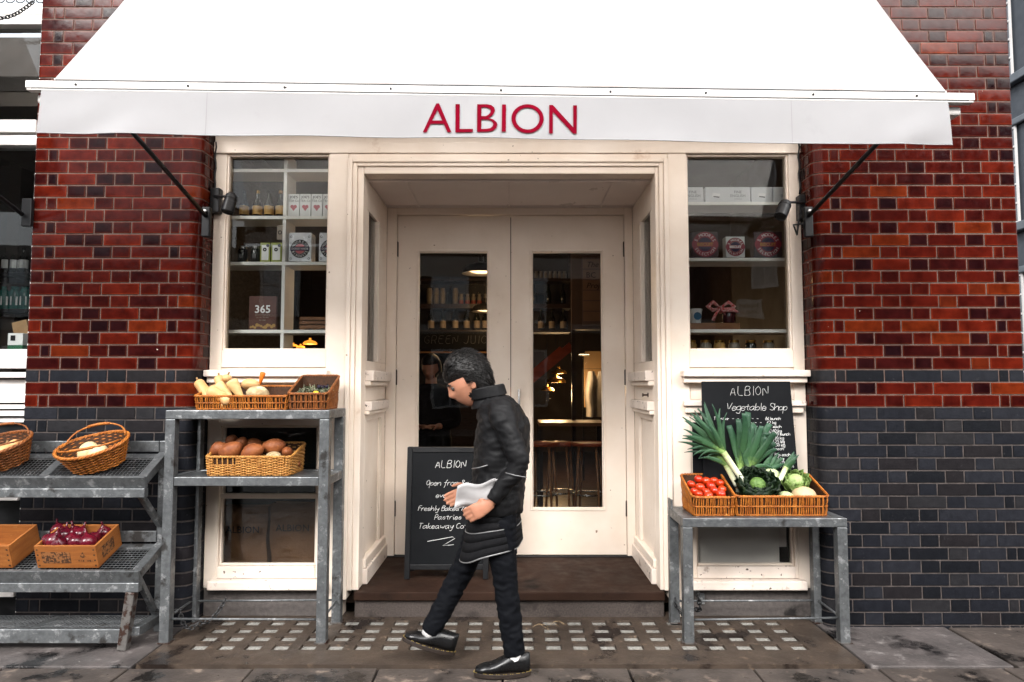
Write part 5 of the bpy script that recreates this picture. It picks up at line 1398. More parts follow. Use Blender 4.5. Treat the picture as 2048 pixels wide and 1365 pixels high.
veg('carrot', veg_mesh([(0,0),(.006,.004),(.012,.04),(.017,.075),(.012,.085),(0,.086)], 14, .04, 14, seed=8), pm('carrot_skin', (.75,.20,.02), (.62,.14,.01), 14, .4, .1, bump=.1), 'orange carrot tip peeping up behind the celeriac', 'carrot', at3(519, 772, .0), D(0, 14, 0))
veg('celeriac', veg_mesh(sph(.066, .72, 12), 30, .07, 24, seed=9, fine=.03), M['celeriac'], 'knobbly speckled celeriac in the middle of the long basket', 'celeriac', at3(515, 788, -.10), D(0, 0, 0))
for k in range(5):
    veg('parsnip', veg_mesh(PAR, 14, .04, 14, seed=20 + k), M['parsnip'], 'shaded parsnip lying under the heap on the floor of the long basket', 'parsnip', (SQX - .235 + .085*k, BYC - .06 + .05*(k % 2), ZT1 + .035), D(0, 90, 20*(k % 3) - 20), 'parsnips under the heap in the long basket')
# herbs in the deep basket
hb = thing('herb_bunch', 'tangled bunch of herbs and dark berries in the deep basket', 'herbs', (HBX, BYC, ZT1 + .02), world=False)
st = MB(); lf = MB()
for k in range(90):
    a = rnd.uniform(-.085, .085); y = rnd.uniform(-.10, .11); zb = .05 + (y + .1)*.22
    p0 = Vector((a, y, zb)); d = Vector((rnd.uniform(-1,1), rnd.uniform(-1,.3), rnd.uniform(.1,.9))).normalized()*rnd.uniform(.02,.05)
    st.tube([p0, p0 + d*.6 + Vector((0,0,.004)), p0 + d], .0014, 4)
M['herb_stem'] = pm('pale_stems', (.46,.46,.34), (.34,.36,.22), 40, .6, .1, bump=.1); M['herb'] = pm('herb_leaf', (.035,.075,.028), (.02,.045,.02), 40, .45, .1, bump=.2)
for k in range(260):
    c = Vector((rnd.uniform(-.095,.095), rnd.uniform(-.115,.12), 0)); c.z = .055 + (c.y + .1)*.24 + rnd.uniform(0,.02)
    a = rnd.uniform(0, 6.28); b = rnd.uniform(-.8,.8); u = Vector((cos(a), sin(a), b)).normalized()*.012; v = u.cross(Vector((0,0,1))).normalized()*.005
    lf.add([c - u, c + v, c + u, c - v], [(0,1,2,3)])
st.build('stems', M['herb_stem'], hb, kind='stuff'); lf.build('leaves', M['herb'], hb, kind='stuff')
br = MB()
for k in range(26): br.lathe(sph(.006, 1, 5), 8, (rnd.uniform(0,.07), rnd.uniform(.03,.1), .10 + rnd.uniform(0,.02)))
br.build('berries', pm('dark_berry', (.012,.010,.03), (.02,.012,.03), 20, .3, .1, bump=0), hb, smooth=True, kind='stuff')
veg('lemon', veg_mesh(sph(.016, 1.2, 8), 14, .02, 14), pm('lemon_skin', (.75,.50,.03), (.68,.42,.02), 20, .4, .1, bump=.2), 'yellow fruit half buried in the herbs of the deep basket', 'fruit', (HBX + .03, BYC - .08, ZT1 + .094), D(0, 70, 0))
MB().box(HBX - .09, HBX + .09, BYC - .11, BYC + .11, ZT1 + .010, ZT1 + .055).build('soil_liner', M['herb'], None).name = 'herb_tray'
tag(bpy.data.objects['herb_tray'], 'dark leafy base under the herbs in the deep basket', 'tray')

# sweet potatoes
SP = [(0,0),(.010,.004),(.024,.022),(.036,.055),(.040,.085),(.034,.115),(.022,.140),(.009,.155),(0,.158)]
def spud(k, px, py, Y, s, rot, lb, m='sweetpot'):
    mb = veg_mesh([(r*s*1.12, (z - .079)*s*.80) for r, z in SP], 20, .05, 16, bend=.06*(1 if k % 2 else -1), seed=k)
    veg('sweet_potato', mb, M[m], lb, 'sweet potato', at3(px, py, Y), rot, 'sweet potatoes in the loose basket')
spud(1, 437, 899, -.12, .95, D(10, 62, 10), 'sweet potato at the left end of the loose basket')
spud(2, 461, 901, -.165, 1.15, D(0, 66, 0), 'large sweet potato in front, second from the left in the loose basket')
spud(3, 464, 883, .0, .85, D(40, 30, 0), 'dark sweet potato at the back left of the loose basket')
spud(4, 481, 887, -.04, .75, D(10, 50, 0), 'small pale ended sweet potato pointing up right near the back')
spud(5, 504, 905, -.165, 1.15, D(0, 62, 0), 'large sweet potato in the middle front of the loose basket')
spud(6, 547, 894, -.10, 1.15, D(0, 82, 0), 'large dark sweet potato lying at the back right of the loose basket')
spud(7, 575, 905, -.11, .70, D(80, 0, 0), 'small round ended sweet potato at the right end of the loose basket')
spud(8, 504, 890, .0, .95, D(0, 85, 0), 'shaded sweet potato at the back middle of the loose basket')
veg('celeriac', veg_mesh(sph(.044, .7, 10), 24, .07, 24, seed=33, fine=.03), M['celeriac'], 'pale knobbly root at the front right of the loose basket', 'root', at3(547, 914, -.16), D(0,0,0))
for k in range(6):
    mb = veg_mesh([(r, z - .079) for r, z in SP], 14, .05, 16, seed=60 + k)
    veg('sweet_potato', mb, M['sweetpot'], 'sweet potato buried under the others in the loose basket', 'sweet potato', (POX - .19 + .075*k, BYC + (.05 if k % 2 else -.06), ZT2 + .05), D(0, 90, 30*k), 'buried sweet potatoes in the loose basket')

# melons and squashes in the round baskets
c = P(176, 905, -.19); veg('melon', veg_mesh(sph(.052, 1.25, 10), 22, .02, 10, seed=1), M['melon'], 'pale greenish melon standing behind the other in the round basket', 'melon', c, D(0, 28, 0))
c = P(196, 908, -.235); veg('melon', veg_mesh(sph(.050, 1.15, 10), 22, .02, 10, seed=2), M['melon'], 'pale yellow melon in front in the round basket', 'melon', c, D(0, 48, 0))
c = P(224, 912, -.20); veg('squash', veg_mesh(sph(.026, .9, 10), 18, .03, 10, seed=3), M['squash'], 'small pale squash right of the melons in the round basket', 'squash', c, D(0, 40, 0))
c = P(-14, 915, -.20); veg('butternut_squash', veg_mesh(BUT, 20, .03, 14, seed=11), M['squash'], 'butternut squash pointing up right in the basket at the left edge', 'squash', c, D(0, 60, 0), extra=stemtop(.167))
c = P(12, 897, -.17); veg('squash', veg_mesh(sph(.034, .85, 10), 18, .03, 14, seed=12), M['squash'], 'round orange squash with a stalk in the basket at the left edge', 'squash', c, D(0, 0, 0), extra=stemtop(.029, .006, .014))
c = P(-8, 912, -.22); veg('squash', veg_mesh(sph(.040, .85, 10), 18, .03, 14, seed=13), M['squash'], 'round pale squash cut by the photograph edge in the left basket', 'squash', c, D(0, 0, 0))

# red onions
ON = [(0,-.030),(.012,-.030),(.026,-.020),(.034,-.004),(.034,.008),(.026,.022),(.012,.032),(.005,.040),(.004,.052),(.0055,.058),(0,.059)]
ons = [(118,1062,-.135,'top left, stalk up'),(99,1082,-.27,'front left, half in shade'),(108,1083,-.30,'front left, against the front board'),(118,1089,-.31,'front, low second from left'),(150,1068,-.16,'back middle left'),(160,1070,-.18,'middle, largest'),
       (142,1083,-.25,'front middle'),(152,1086,-.29,'front middle right, low'),(186,1080,-.23,'right middle'),(209,1067,-.15,'back right corner'),(176,1086,-.28,'front right'),(131,1072,-.2,'middle left, behind the front ones')]
for k, (px, py, Y, lb) in enumerate(ons):
    c = P(px, py, Y); s = (1.35, 1.25, 1.45, 1.3)[k % 4]
    veg('red_onion', veg_mesh([(r*s, z*s) for r, z in ON], 20, .03, 16, seed=k), M['onion'], 'glossy red onion in the pine crate, ' + lb, 'onion', c, (rnd.uniform(-.6,.6), rnd.uniform(-.7,.7), rnd.uniform(0,6)), 'red onions in the crate')
for k in range(10):
    u = Vector((-.13 + .065*(k % 5), -.05 + .09*(k//5), .048)); R = Matrix.Rotation(SL2*.92, 4, 'X')
    q = CR1.location + (R @ u)
    veg('red_onion', veg_mesh(ON, 14, .03, 16, seed=k + 40), M['onion'], 'red onion under the heap at the bottom of the pine crate', 'onion', q, (rnd.uniform(-1,1), rnd.uniform(-1,1), k), 'red onions at the bottom of the crate')

# leeks
def gcol(t, bri=1.0):
    """white -> pale green -> blue green along a leek"""
    stops = [(0, (.80,.80,.62)), (.32, (.66,.72,.40)), (.46, (.22,.34,.08)), (.60, (.050,.125,.048)), (1, (.026,.078,.044))]
    for (a, ca), (b, cb2) in zip(stops, stops[1:]):
        if t <= b:
            f = (t - a)/(b - a); return (*[(x + (y - x)*f)*bri for x, y in zip(ca, cb2)], 1)
    return (*[x*bri for x in stops[-1][1]], 1)
M['leekall'] = pm('leek_skin', (1,1,1), (.86,.88,.86), 30, .36, .1, bump=.12, bscale=40, vcol=True)
def leek(base, direc, Ls, r, leaves, label, seed, tip=.90):
    rr = random.Random(seed); base = Vector(base); d = Vector(direc).normalized()
    t = thing('leek', label, 'leek', base, world=True)
    sh = MB(); n = 8; ringp = []
    side = d.cross(Vector((0,1,0))).normalized(); up = side.cross(d)
    pts = [base + d*Ls*k/n for k in range(n + 1)]
    vs = []; N = 12
    for k, p in enumerate(pts):
        q = r*(1.12 if k == 0 else 1.0 + .10*k/n)
        for j in range(N):
            a = 2*pi*j/N; vs.append(p + (side*cos(a) + up*sin(a)*.9)*q)
    for k in range(n):
        sh.col = gcol(.45*k/n)
        b0 = len(sh.v)
        ring = vs[k*N:(k+2)*N]
        sh.add(ring, [(j, (j+1) % N, N + (j+1) % N, N + j) for j in range(N)])
    sh.col = gcol(0); sh.add(vs[:N], [tuple(reversed(range(N)))])
    sh.build('white_shaft', M['leekall'], t, smooth=True, weld=True)
    rt = MB()
    for k in range(9):
        a = rr.uniform(0, 6.28); rt.tube([base + (side*cos(a) + up*sin(a))*r*.6, base - d*.012 + (side*cos(a) + up*sin(a))*r*.9 + Vector((0,0,-.004))], .001, 4)
    rt.build('roots', M['stem'], t)
    top = base + d*Ls
    for (ang, tilt, ln, w, droop) in [l for q in leaves for l in [q] + [(q[0] + rr.uniform(-.28,.28), q[1] + rr.uniform(-.3,.3), q[2]*rr.uniform(.6,1.08), q[3]*rr.uniform(.55,1), q[4] + rr.uniform(-.05,.6)) for _ in range(2)]]:
        # a folded strap leaf leaving the shaft top: ang = fan angle in the XZ plane, tilt = towards/away from the viewer
        h = Matrix.Rotation(ang, 3, 'Y') @ d
        h = (h + Vector((0, tilt, 0))).normalized()
        wv = h.cross(Vector((0, 1, 0)) if abs(h.y) < .8 else Vector((1,0,0))).normalized()
        nv = wv.cross(h).normalized()
        lm = MB(); m = 14; rows = []
        p = top - d*.035; lat = rr.uniform(-.35, .35)
        for k in range(m + 1):
            u = k/m; dirn = (d*(1 - min(1, u*2.5)) + h*min(1, u*2.5)); dirn = (dirn + wv*lat*u*u + Vector((0, 0, -droop*u*u))).normalized()
            if k: p = p + dirn*(ln*1.12/m)
            ww = w*.60*(.55 + .75*min(1, u*2.2))*(1 - max(0, (u - .40)/.60)**1.4*tip)
            fold = .35*ww*(1 - .5*u)
            tw = rr.uniform(-.03, .03)
            off = nv*(.004*sin(u*7 + ang*5))
            rows.append([p + wv*ww*s + nv*(fold*abs(s) - fold*.5) + off for s in (-1, -.5, 0, .5, 1)])
        b_ = .85 + .3*rr.random()
        for k in range(m):
            lm.col = gcol(.40 + .62*k/m, b_)
            lm.add(rows[k] + rows[k+1], [(j, j+1, 5 + j+1, 5 + j) for j in range(4)])
        o = lm.build('leaf', M['leaf'], t, smooth=True, weld=True)
        so_ = o.modifiers.new('thick', 'SOLIDIFY'); so_.thickness = .0016
    return t
def lk(p0, p1, r, leaves, label, seed, tip=.90):
    a = P(*p0); b = P(*p1); leek(a, b - a, (b - a).length, r, leaves, label, seed, tip)
lk((1488, 965, -.10), (1447, 905, -.07), .0165, [(-.48,-.2,.27,.026,.5), (-.26,.1,.31,.028,.3), (.02,-.12,.30,.028,.12), (.26,.15,.30,.028,.05), (-.7,.0,.20,.02,.8), (.15,-.2,.24,.024,.2)], 'leek leaning left with its long white shaft in front', 1)
lk((1474, 972, -.06), (1452, 930, -.05), .016, [(-.25,-.1,.33,.026,.2), (-.45,.1,.31,.024,.4), (.0,.2,.36,.024,.1), (.16,.05,.38,.024,.0), (.34,-.1,.3,.026,.1)], 'leek standing at the left wall of the large basket', 2)
lk((1478, 985, .0), (1482, 938, .02), .017, [(-.22,.1,.33,.034,.0), (.05,-.1,.34,.036,.0), (-.35,.0,.27,.032,.0), (-.12,.1,.29,.034,.0), (.15,.0,.28,.034,.0), (.38,-.05,.25,.030,.1)], 'broad leaved leek standing upright at the back', 3, .35)
lk((1494, 985, -.02), (1500, 938, .0), .017, [(.0,.1,.31,.036,.0), (.2,-.1,.30,.034,.0), (-.2,-.05,.25,.034,.0), (.08,.05,.27,.036,.0), (.32,.0,.26,.032,.1), (.6,-.05,.23,.028,.3)], 'leek with a pale ribbed leaf upright beside the broad leaved one', 4, .35)
lk((1512, 985, -.02), (1526, 950, .0), .016, [(.4,.1,.22,.030,.1), (-.1,.0,.17,.030,.0), (.25,.05,.19,.030,.1), (.55,-.05,.18,.028,.3), (.85,.0,.15,.026,.4)], 'short leek leaning right behind the white cabbage', 5)
lk((1558, 965, -.08), (1572, 935, -.06), .014, [(.05,.0,.13,.026,.0), (.22,-.1,.12,.024,.0), (.5,.1,.10,.022,.3)], 'leek leaf end pointing up right over the pale cabbage', 6)

# savoy cabbage and its neighbours
def cabbage(label, c, r, nl, cols, heart, mat, open_=.6, seed=0, name='cabbage', heart_mat=None, hr=.62):
    rr = random.Random(seed); t = thing(name, label, 'cabbage', c, rot=(radians(38), radians(rr.uniform(-8, 8)), 0), world=False)
    veg_mesh(sph(r*hr, .95, 12), 26, .05, 30, seed=seed, fine=.02).build('heart', heart_mat or M['white_cab'], t, smooth=True)
    for k in range(nl):
        lay = k/nl; az = k*2.399 + rr.uniform(-.2, .2); R = r*(.66 + .38*lay); span = .95 + .25*lay; pol0 = .05 + open_*lay
        lm = MB(); nu, nv = 12, 10; rows = []
        for j in range(nv + 1):
            v = j/nv; row = []
            for i in range(nu + 1):
                u = (i/nu - .5)*2
                th = pi*.93 - (pi*.93 - (pi*.30 - .0 + lay*.35))*v        # from the root (bottom) up over the head
                a = az + u*span*(.35 + .65*sin(pi*min(.85, v*.9 + .08)))
                rad = R*(1 + .22*lay*max(0, v - .55)*2.2) + .030*r/.08*.5*mnoise.noise(Vector((a*4, v*7, seed + k)))*(.3 + v) + .012*sin(a*17 + k)*max(0, v - .6)*abs(u)
                row.append(Vector((rad*sin(th)*cos(a), rad*sin(th)*sin(a), rad*cos(th))))
            rows.append(row)
        for j in range(nv):
            for i in range(nu):
                u = abs((i + .5)/nu - .5)*2; v = (j + .5)/nv
                rib = max(0, 1 - u*7) * (1 - v*.6) + (.35 if (i + j) % 4 == 0 else 0)*(1 - v)
                cA, cB = cols; f = min(1, rib*.9); e = .85 + .3*rr.random()
                lm.col = (*[(x*(1 - f) + y*f)*e for x, y in zip(cA, cB)], 1)
                lm.add([rows[j][i], rows[j][i+1], rows[j+1][i+1], rows[j+1][i]], [(0,1,2,3)])
        o = lm.build('leaf', mat, t, smooth=True, weld=True)
        s_ = o.modifiers.new('thick', 'SOLIDIFY'); s_.thickness = .0014
    return t
cabbage('dark green savoy cabbage with crinkled leaves in front in the large basket', P(1515, 970, -.12), .105, 15, ((.0095,.024,.009), (.075,.14,.035)), None, M['savoy'], .8, 3, hr=.44, heart_mat=pm('savoy_heart', (.15,.26,.06), (.09,.17,.04), 30, .4, .1, bump=.8, bscale=70, bdist=.01))
cabbage('pale green cabbage with ragged leaves at the right of the large basket', P(1591, 963, -.07), .074, 10, ((.22,.33,.085), (.50,.56,.28)), None, M['savoy'], .35, 8, name='pale_cabbage', heart_mat=pm('pale_heart', (.42,.52,.22), (.30,.42,.14), 30, .4, .1, bump=.7, bscale=60, bdist=.01))
veg('white_cabbage', veg_mesh(sph(.062, .9, 12), 24, .02, 12, seed=5), M['white_cab'], 'smooth white cabbage behind the savoy', 'cabbage', P(1541, 955, .0), D(0, 10, 0))
veg('turnip', veg_mesh(sph(.070, .72, 12), 24, .03, 12, seed=6), M['turnip'], 'large pale turnip at the front right corner of the large basket', 'turnip', P(1608, 991, -.135), D(0, 5, 0))
veg('turnip', veg_mesh(sph(.045, .7, 12), 24, .03, 12, seed=7), M['white_cab'], 'pale root low in front of the ragged cabbage', 'turnip', P(1572, 994, -.15), D(0, 5, 0))
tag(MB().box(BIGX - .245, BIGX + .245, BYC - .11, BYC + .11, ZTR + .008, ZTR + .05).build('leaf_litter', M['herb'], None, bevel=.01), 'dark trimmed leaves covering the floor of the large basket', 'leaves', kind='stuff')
# ================================================================== goods in the windows
YG = YSH + .035
def sz(py): return PZ(py, YSH) + .0008
gx = lambda px, py=500: PXx(px, py, YG)
M['amber_label'] = pm('amber_label', (.50,.30,.09), (.40,.22,.06), 20, .5, .05, bump=0)
for k, px in enumerate((485, 512, 535, 558)):
    t = thing('bottle', 'beer bottle with amber label in the left window, %s from the left' % ords[k], 'bottle', (gx(px, 410), YG + .03, sz(432)), world=False, group='beer bottles in the left window')
    bottle_mb(.031, .185, .45).build('glass', M['wine'], t, smooth=.6)
    MB().lathe([(.0314,.02),(.0318,.022),(.0318,.075),(.0314,.078)], 16).build('paper_label', M['amber_label'], t, smooth=True)
    MB().lathe([(.0121,.166),(.0128,.168),(.0128,.186),(0,.187)], 12).build('cap', M['brass'] if k % 2 else M['black_metal'], t, smooth=.6)
def carton(label, px0, px1, pyb, pyt, mat, dp=.07, grp=None, name='carton', cat='carton', Y=YG):
    x0, x1 = PXx(px0, pyb, Y), PXx(px1, pyb, Y); h = PZ(pyt, Y) - PZ(pyb, Y)
    t = thing(name, label, cat, ((x0 + x1)/2, Y, sz(pyb)), world=False, group=grp); w = x1 - x0
    MB().box(-w/2, w/2, 0, dp, 0, h).build('box', mat, t, bevel=.0015)
    return t, w, h
M['rose'] = pm('rose_print', (.60,.13,.15), (.5,.1,.12), 20, .5, .05, bump=0)
for k, (a, b) in enumerate(((576, 598), (599.5, 621), (622.5, 644), (645.5, 667))):
    t, w, h = carton('white tea carton printed with a rose heart, %s from the left' % ords[k], a, b, 430, 386, M['white'], grp='tea cartons in the left window')
    text("JOE'S", .024, M['ink'], t, (0, -.001, h*.80), bold=.0004); text('TEA Co', .021, M['ink'], t, (0, -.001, h*.64))
    mb = MB()
    for s in (-1, 1):
        n = 12; mb.add([(s*.010 + .012*cos(2*pi*j/n), -.001, h*.42 + .012*sin(2*pi*j/n)) for j in range(n)], [tuple(range(n))])
    mb.add([(-.02, -.0013, h*.40), (0, -.0013, h*.22), (.02, -.0013, h*.40)], [(0,1,2)])
    mb.build('heart_print', M['rose'], t)
for k, px in enumerate((482, 508)):
    t = thing('jar', 'dark glass jar with a silver lid on the third shelf, ' + ('left one' if k == 0 else 'right one'), 'jar', (gx(px, 510), YG + .03, sz(524)), world=False, group='dark jars in the left window')
    MB().lathe([(0,0),(.030,0),(.032,.006),(.032,.085),(.025,.096),(0,.096)], 18).build('glass', M['wine'], t, smooth=.6)
    MB().lathe([(.027,.0965),(.027,.115),(.025,.117),(0,.117)], 18).build('lid', M['steel'], t, smooth=.6)
    MB().box(-.012, .012, -.0335, -.032, .03, .06).build('paper_label', M['chalk_grey'], t)
M['olive'] = pm('olive_green_card', (.33,.37,.05), (.28,.31,.04), 8, .5, .05, bump=.02)
for k, (a, b) in enumerate(((520, 539.5), (541.5, 563))):
    t, w, h = carton('olive green tea carton with a white panel on the third shelf, ' + ('left one' if k == 0 else 'right one'), a, b, 523, 484, M['olive'], grp='olive tea cartons')
    MB().box(-w*.36, w*.36, -.0012, -.0003, h*.10, h*.86).build('white_panel', M['white'], t)
    mb = MB(); disc(mb, (-.002, h*.64), .004, .013, -.0018, 16); mb.build('emblem', M['ink'], t)
    mb = MB(); disc(mb, (w*.27, h*.85), 0, .011, -.0024, 16); mb.build('round_sticker', M['slate'], t)
t, w, h = carton('small framed card on the divider of the left window', 553.5, 566, 480, 451, M['cream_label'], .012)
mb = MB(); disc(mb, (0, h*.5), .008, .014, -.0012, 16); mb.build('emblem', M['ink'], t)
t.location.z = PZ(480, YG)
M['tin'] = pm('silver_white_tin', (.70,.71,.74), (.62,.63,.66), 12, .25, .06, metal=.2, bump=0)
M['violet'] = pm('dark_violet_print', (.035,.02,.075), (.03,.018,.06), 12, .4, .05, bump=0)
for k, (a, b) in enumerate(((577, 622), (637.5, 682))):
    t, w, h = carton('white biscuit tin with a round emblem, ' + ('whole one' if k == 0 else 'cut off by the window frame'), a, b, 521.5, 467, M['tin'], .10, 'biscuit tins in the left window', 'biscuit_tin', 'tin')
    MB().box(-w/2 + .002, w/2 - .002, .002, .098, h + .0003, h + .010).build('lid', M['tin'], t, bevel=.003)
    cz = h*.46
    mb = MB(); disc(mb, (0, cz), .034, .062, -.0012); mb.build('black_ring', M['ink'], t)
    mb = MB(); disc(mb, (0, cz), 0, .0335, -.0013); mb.build('red_disc', M['rose'], t)
    MB().box(-.064, .064, -.0022, -.0016, cz - .013, cz + .013).build('violet_band', M['violet'], t)
    text('DORSET KNOB', .019, M['white'], t, (0, -.0026, cz - .006), xs=.86)
    text_ring("MOORE'S", .024, M['white'], t, (0, -.0018, cz), .048, radians(160), radians(20))
    text_ring('BISCUITS', .022, M['white'], t, (0, -.0018, cz), .048, radians(205), radians(335), True)
    mb = MB()
    for s in (-1, 1):
        for zz in (.10, .90): disc(mb, (s*w*.40, h*zz), .005, .008, -.0012, 10)
    mb.build('corner_ornament', M['ink'], t)
# cookbook
M['cover'] = pm('brown_book_cover', (.13,.045,.028), (.10,.035,.022), 20, .4, .05, bump=.02)
t, w, h = carton('brown cookbook titled 365 standing on the lower shelf of the left window', 497, 552, 659, 592, M['cover'], .028, None, 'cookbook', 'book')
text('365', .072, M['white'], t, (0, -.001, h*.50), bold=.0012)
for k in range(3): text(('good reasons', 'to sit down', 'to eat')[k], .018, M['cream_label'], t, (0, -.001, h*(.42 - .08*k)))
mb = MB(); r2 = random.Random(4)
for k in range(12): disc(mb, (-w*.42 + w*.84*k/11, .012 + .02*r2.random()), 0, .007 + .006*r2.random(), -.001 - .0002*k, 10)
mb.build('vegetable_print', M['amber_label'], t)
t = thing('wooden_rack', 'small slatted wooden rack on the lower shelf right of the divider', 'rack', (gx(627, 650), YG + .05, sz(660)), world=False)
for k in range(3): MB().box(-.10, .10, -.03 + .001*k, .09, .012 + .028*k, .034 + .028*k).build('slat', M['oak'], t, bevel=.002)
for x in (-.08, .0, .08): MB().box(x - .012, x + .012, -.028, .085, 0, .0115).build('foot', M['oak'], t)

# right window: white boxes, round emblem boxes, cup, ribbon
M['greycard'] = pm('grey_white_card', (.62,.62,.63), (.56,.56,.57), 6, .45, .05, bump=.02)
M['greyink'] = pm('grey_ink', (.10,.10,.11), (.14,.14,.15), 12, .5, .05, bump=0)
for k, (a, b) in enumerate(((1350, 1407), (1411, 1501), (1503, 1545), (1547, 1606))):
    t, w, h = carton('grey white lettered box on the top shelf, right window, %s from the left' % ords[k], a, b, 402, 372, M['greycard'], .08, 'white boxes on the top shelf of the right window', 'gift_box', 'box')
    xo = {0: w*.13, 1: w*.22, 3: 0}.get(k)
    if xo is not None:
        text('FINE', .026, M['greyink'], t, (xo, -.001, h*.58)); text('ENGLISH', .026, M['greyink'], t, (xo, -.001, h*.33)); text('shortbread', .011, M['greyink'], t, (xo, -.001, h*.17), shear=.3)
    if k in (1, 2):
        xo = -w*.26 if k == 1 else 0
        mb = MB(); mb.add([(xo - .028, -.001, h*.33), (xo + .020, -.001, h*.27), (xo + .026, -.001, h*.55), (xo - .024, -.001, h*.60)], [(0,1,2,3)]); mb.build('biscuit_print', M['white'], t)
        mb = MB(); mb.add([(xo - .020, -.0014, h*.33), (xo + .020, -.0014, h*.27), (xo + .021, -.0014, h*.36), (xo - .018, -.0014, h*.40)], [(0,1,2,3)]); mb.build('biscuit_shadow_print', M['greyink'], t)
M['plum'] = pm('dark_plum_card', (.045,.016,.022), (.035,.013,.018), 10, .5, .05, bump=0)
M['crimson2'] = pm('biscuit_red', (.33,.02,.045), (.28,.018,.04), 10, .5, .05, bump=0)
M['gold'] = pm('gold_print', (.55,.30,.04), (.48,.25,.03), 14, .4, .05, bump=0)
for k, (a, b, m) in enumerate(((1384, 1437, 'plum'), (1452, 1490, 'greycard'), (1508, 1565, 'plum'))):
    t, w, h = carton('biscuit box with round crimson emblem on the middle shelf, ' + ('left one', 'small pale one in the middle', 'right one')[k], a, b, 513, 462 + (10 if k == 1 else 0), M[m], .07, 'biscuit boxes in the right window', 'biscuit_box', 'box')
    R = min(w, h)*.49; cz = h*.5
    mb = MB(); disc(mb, (0, cz), R*.56, R, -.0012); mb.build('red_ring', M['crimson2'], t)
    mb = MB(); disc(mb, (0, cz), 0, R*.55, -.0012); mb.build('dark_disc', M['violet'], t)
    MB().box(-R*1.04, R*1.04, -.0024, -.0016, cz - R*.19, cz + R*.17).build('band', M['crimson2'], t)
    text('BISCUIT', R*.36, M['gold'] if k != 1 else M['white'], t, (0, -.0028, cz - R*.13), bold=.0006)
    text_ring('S.MOORES', R*.36, M['white'], t, (0, -.0019, cz), R*.78, radians(155), radians(25))
    text_ring('SELECTION', R*.34, M['white'], t, (0, -.0019, cz), R*.78, radians(208), radians(332), True)
t = thing('paper_cup', 'white paper cup with a round blue label in the right window', 'cup', (gx(1395, 630), YG + .04, sz(659) + .045), world=False)
MB().lathe([(0,0),(.032,0),(.040,.085),(.043,.088),(.043,.094),(.039,.096),(.031,.006),(0,.005)], 24).build('cup', M['white'], t, smooth=.6)
mb = MB(); disc(mb, (0, .045), 0, .026, -.0415, 20); mb.build('blue_label', pm('blue_label', (.03,.13,.24), (.025,.1,.2), 10, .5, .05, bump=0), t)
tag(MB().box(PXx(1376, 650, YG) , PXx(1480, 650, YG), YG - .005, YG + .10, sz(659), sz(659) + .044).build('wooden_block', M['oak'], None, bevel=.003), 'low wooden block under the paper cup in the right window', 'block')
M['gingham'] = pm('red_gingham', (.62,.008,.015), (.80,.55,.52), 90, .7, .05, bump=.05)
t = thing('jam_jar', 'glass jar under a red checked cloth cap in the right window', 'jar', (gx(1462, 620), YG + .05, sz(659) + .045), world=False)
MB().lathe([(0,0),(.04,0),(.045,.01),(.045,.075),(.036,.09),(0,.09)], 20).build('glass', pm('dark_jam', (.07,.012,.015), (.05,.01,.012), 10, .12, .03, bump=0, coat=.4), t, smooth=.6)
MB().lathe([(.066 + 0, .072),(.058,.085),(.042,.094),(.040,.104),(0,.108)], 22).build('cloth_cap', M['gingham'], t, smooth=True)
t2 = thing('ribbon_bow', 'red and white checked ribbon bow beside the jam jar', 'ribbon', (gx(1443, 600), YG + .03, sz(659) + .150), world=False); t2.scale = (1.75, 1.2, 1.6)
for s in (-1, 1):
    MB().tube([(0,0,0), (s*.03,-.01,.022), (s*.05,-.012,.004), (s*.03,-.008,-.012), (0,0,0)], [.004,.009,.010,.009,.004], 6).build('loop', M['gingham'], t2, smooth=True)
    MB().tube([(0,0,0), (s*.02,-.005,-.03), (s*.03,-.004,-.055)], [.004,.006,.007], 6).build('tail', M['gingham'], t2, smooth=True)
for k, (px, m) in enumerate(((1390, 'amber'), (1420, 'pale_tin'), (1448, 'amber_label'), (1478, 'pale_tin'), (1512, 'wine'), (1548, 'pale_tin'))):
    x = gx(px, 690); z = sz(659) - .17
    t = thing('jar', 'preserve jar low behind the right window, %s from the left' % ords[k], 'jar', (x, YG + .10, z), world=False, group='preserve jars low in the right window')
    MB().lathe([(0,0),(.036,0),(.038,.006),(.038,.075),(.031,.088),(0,.088)], 18).build('glass', M[m] if m != 'amber' else M['amber_label'], t, smooth=.6)
    MB().lathe([(.033,.0885),(.033,.105),(0,.107)], 18).build('lid', M['brass'], t, smooth=.6)
tag(MB().box(.97, 2.01, YG - .01, YG + .2, sz(659) - .19, sz(659) - .1705).build('low_shelf', M['oak'], None), 'dark wooden ledge carrying the preserve jars behind the right window', 'shelf')

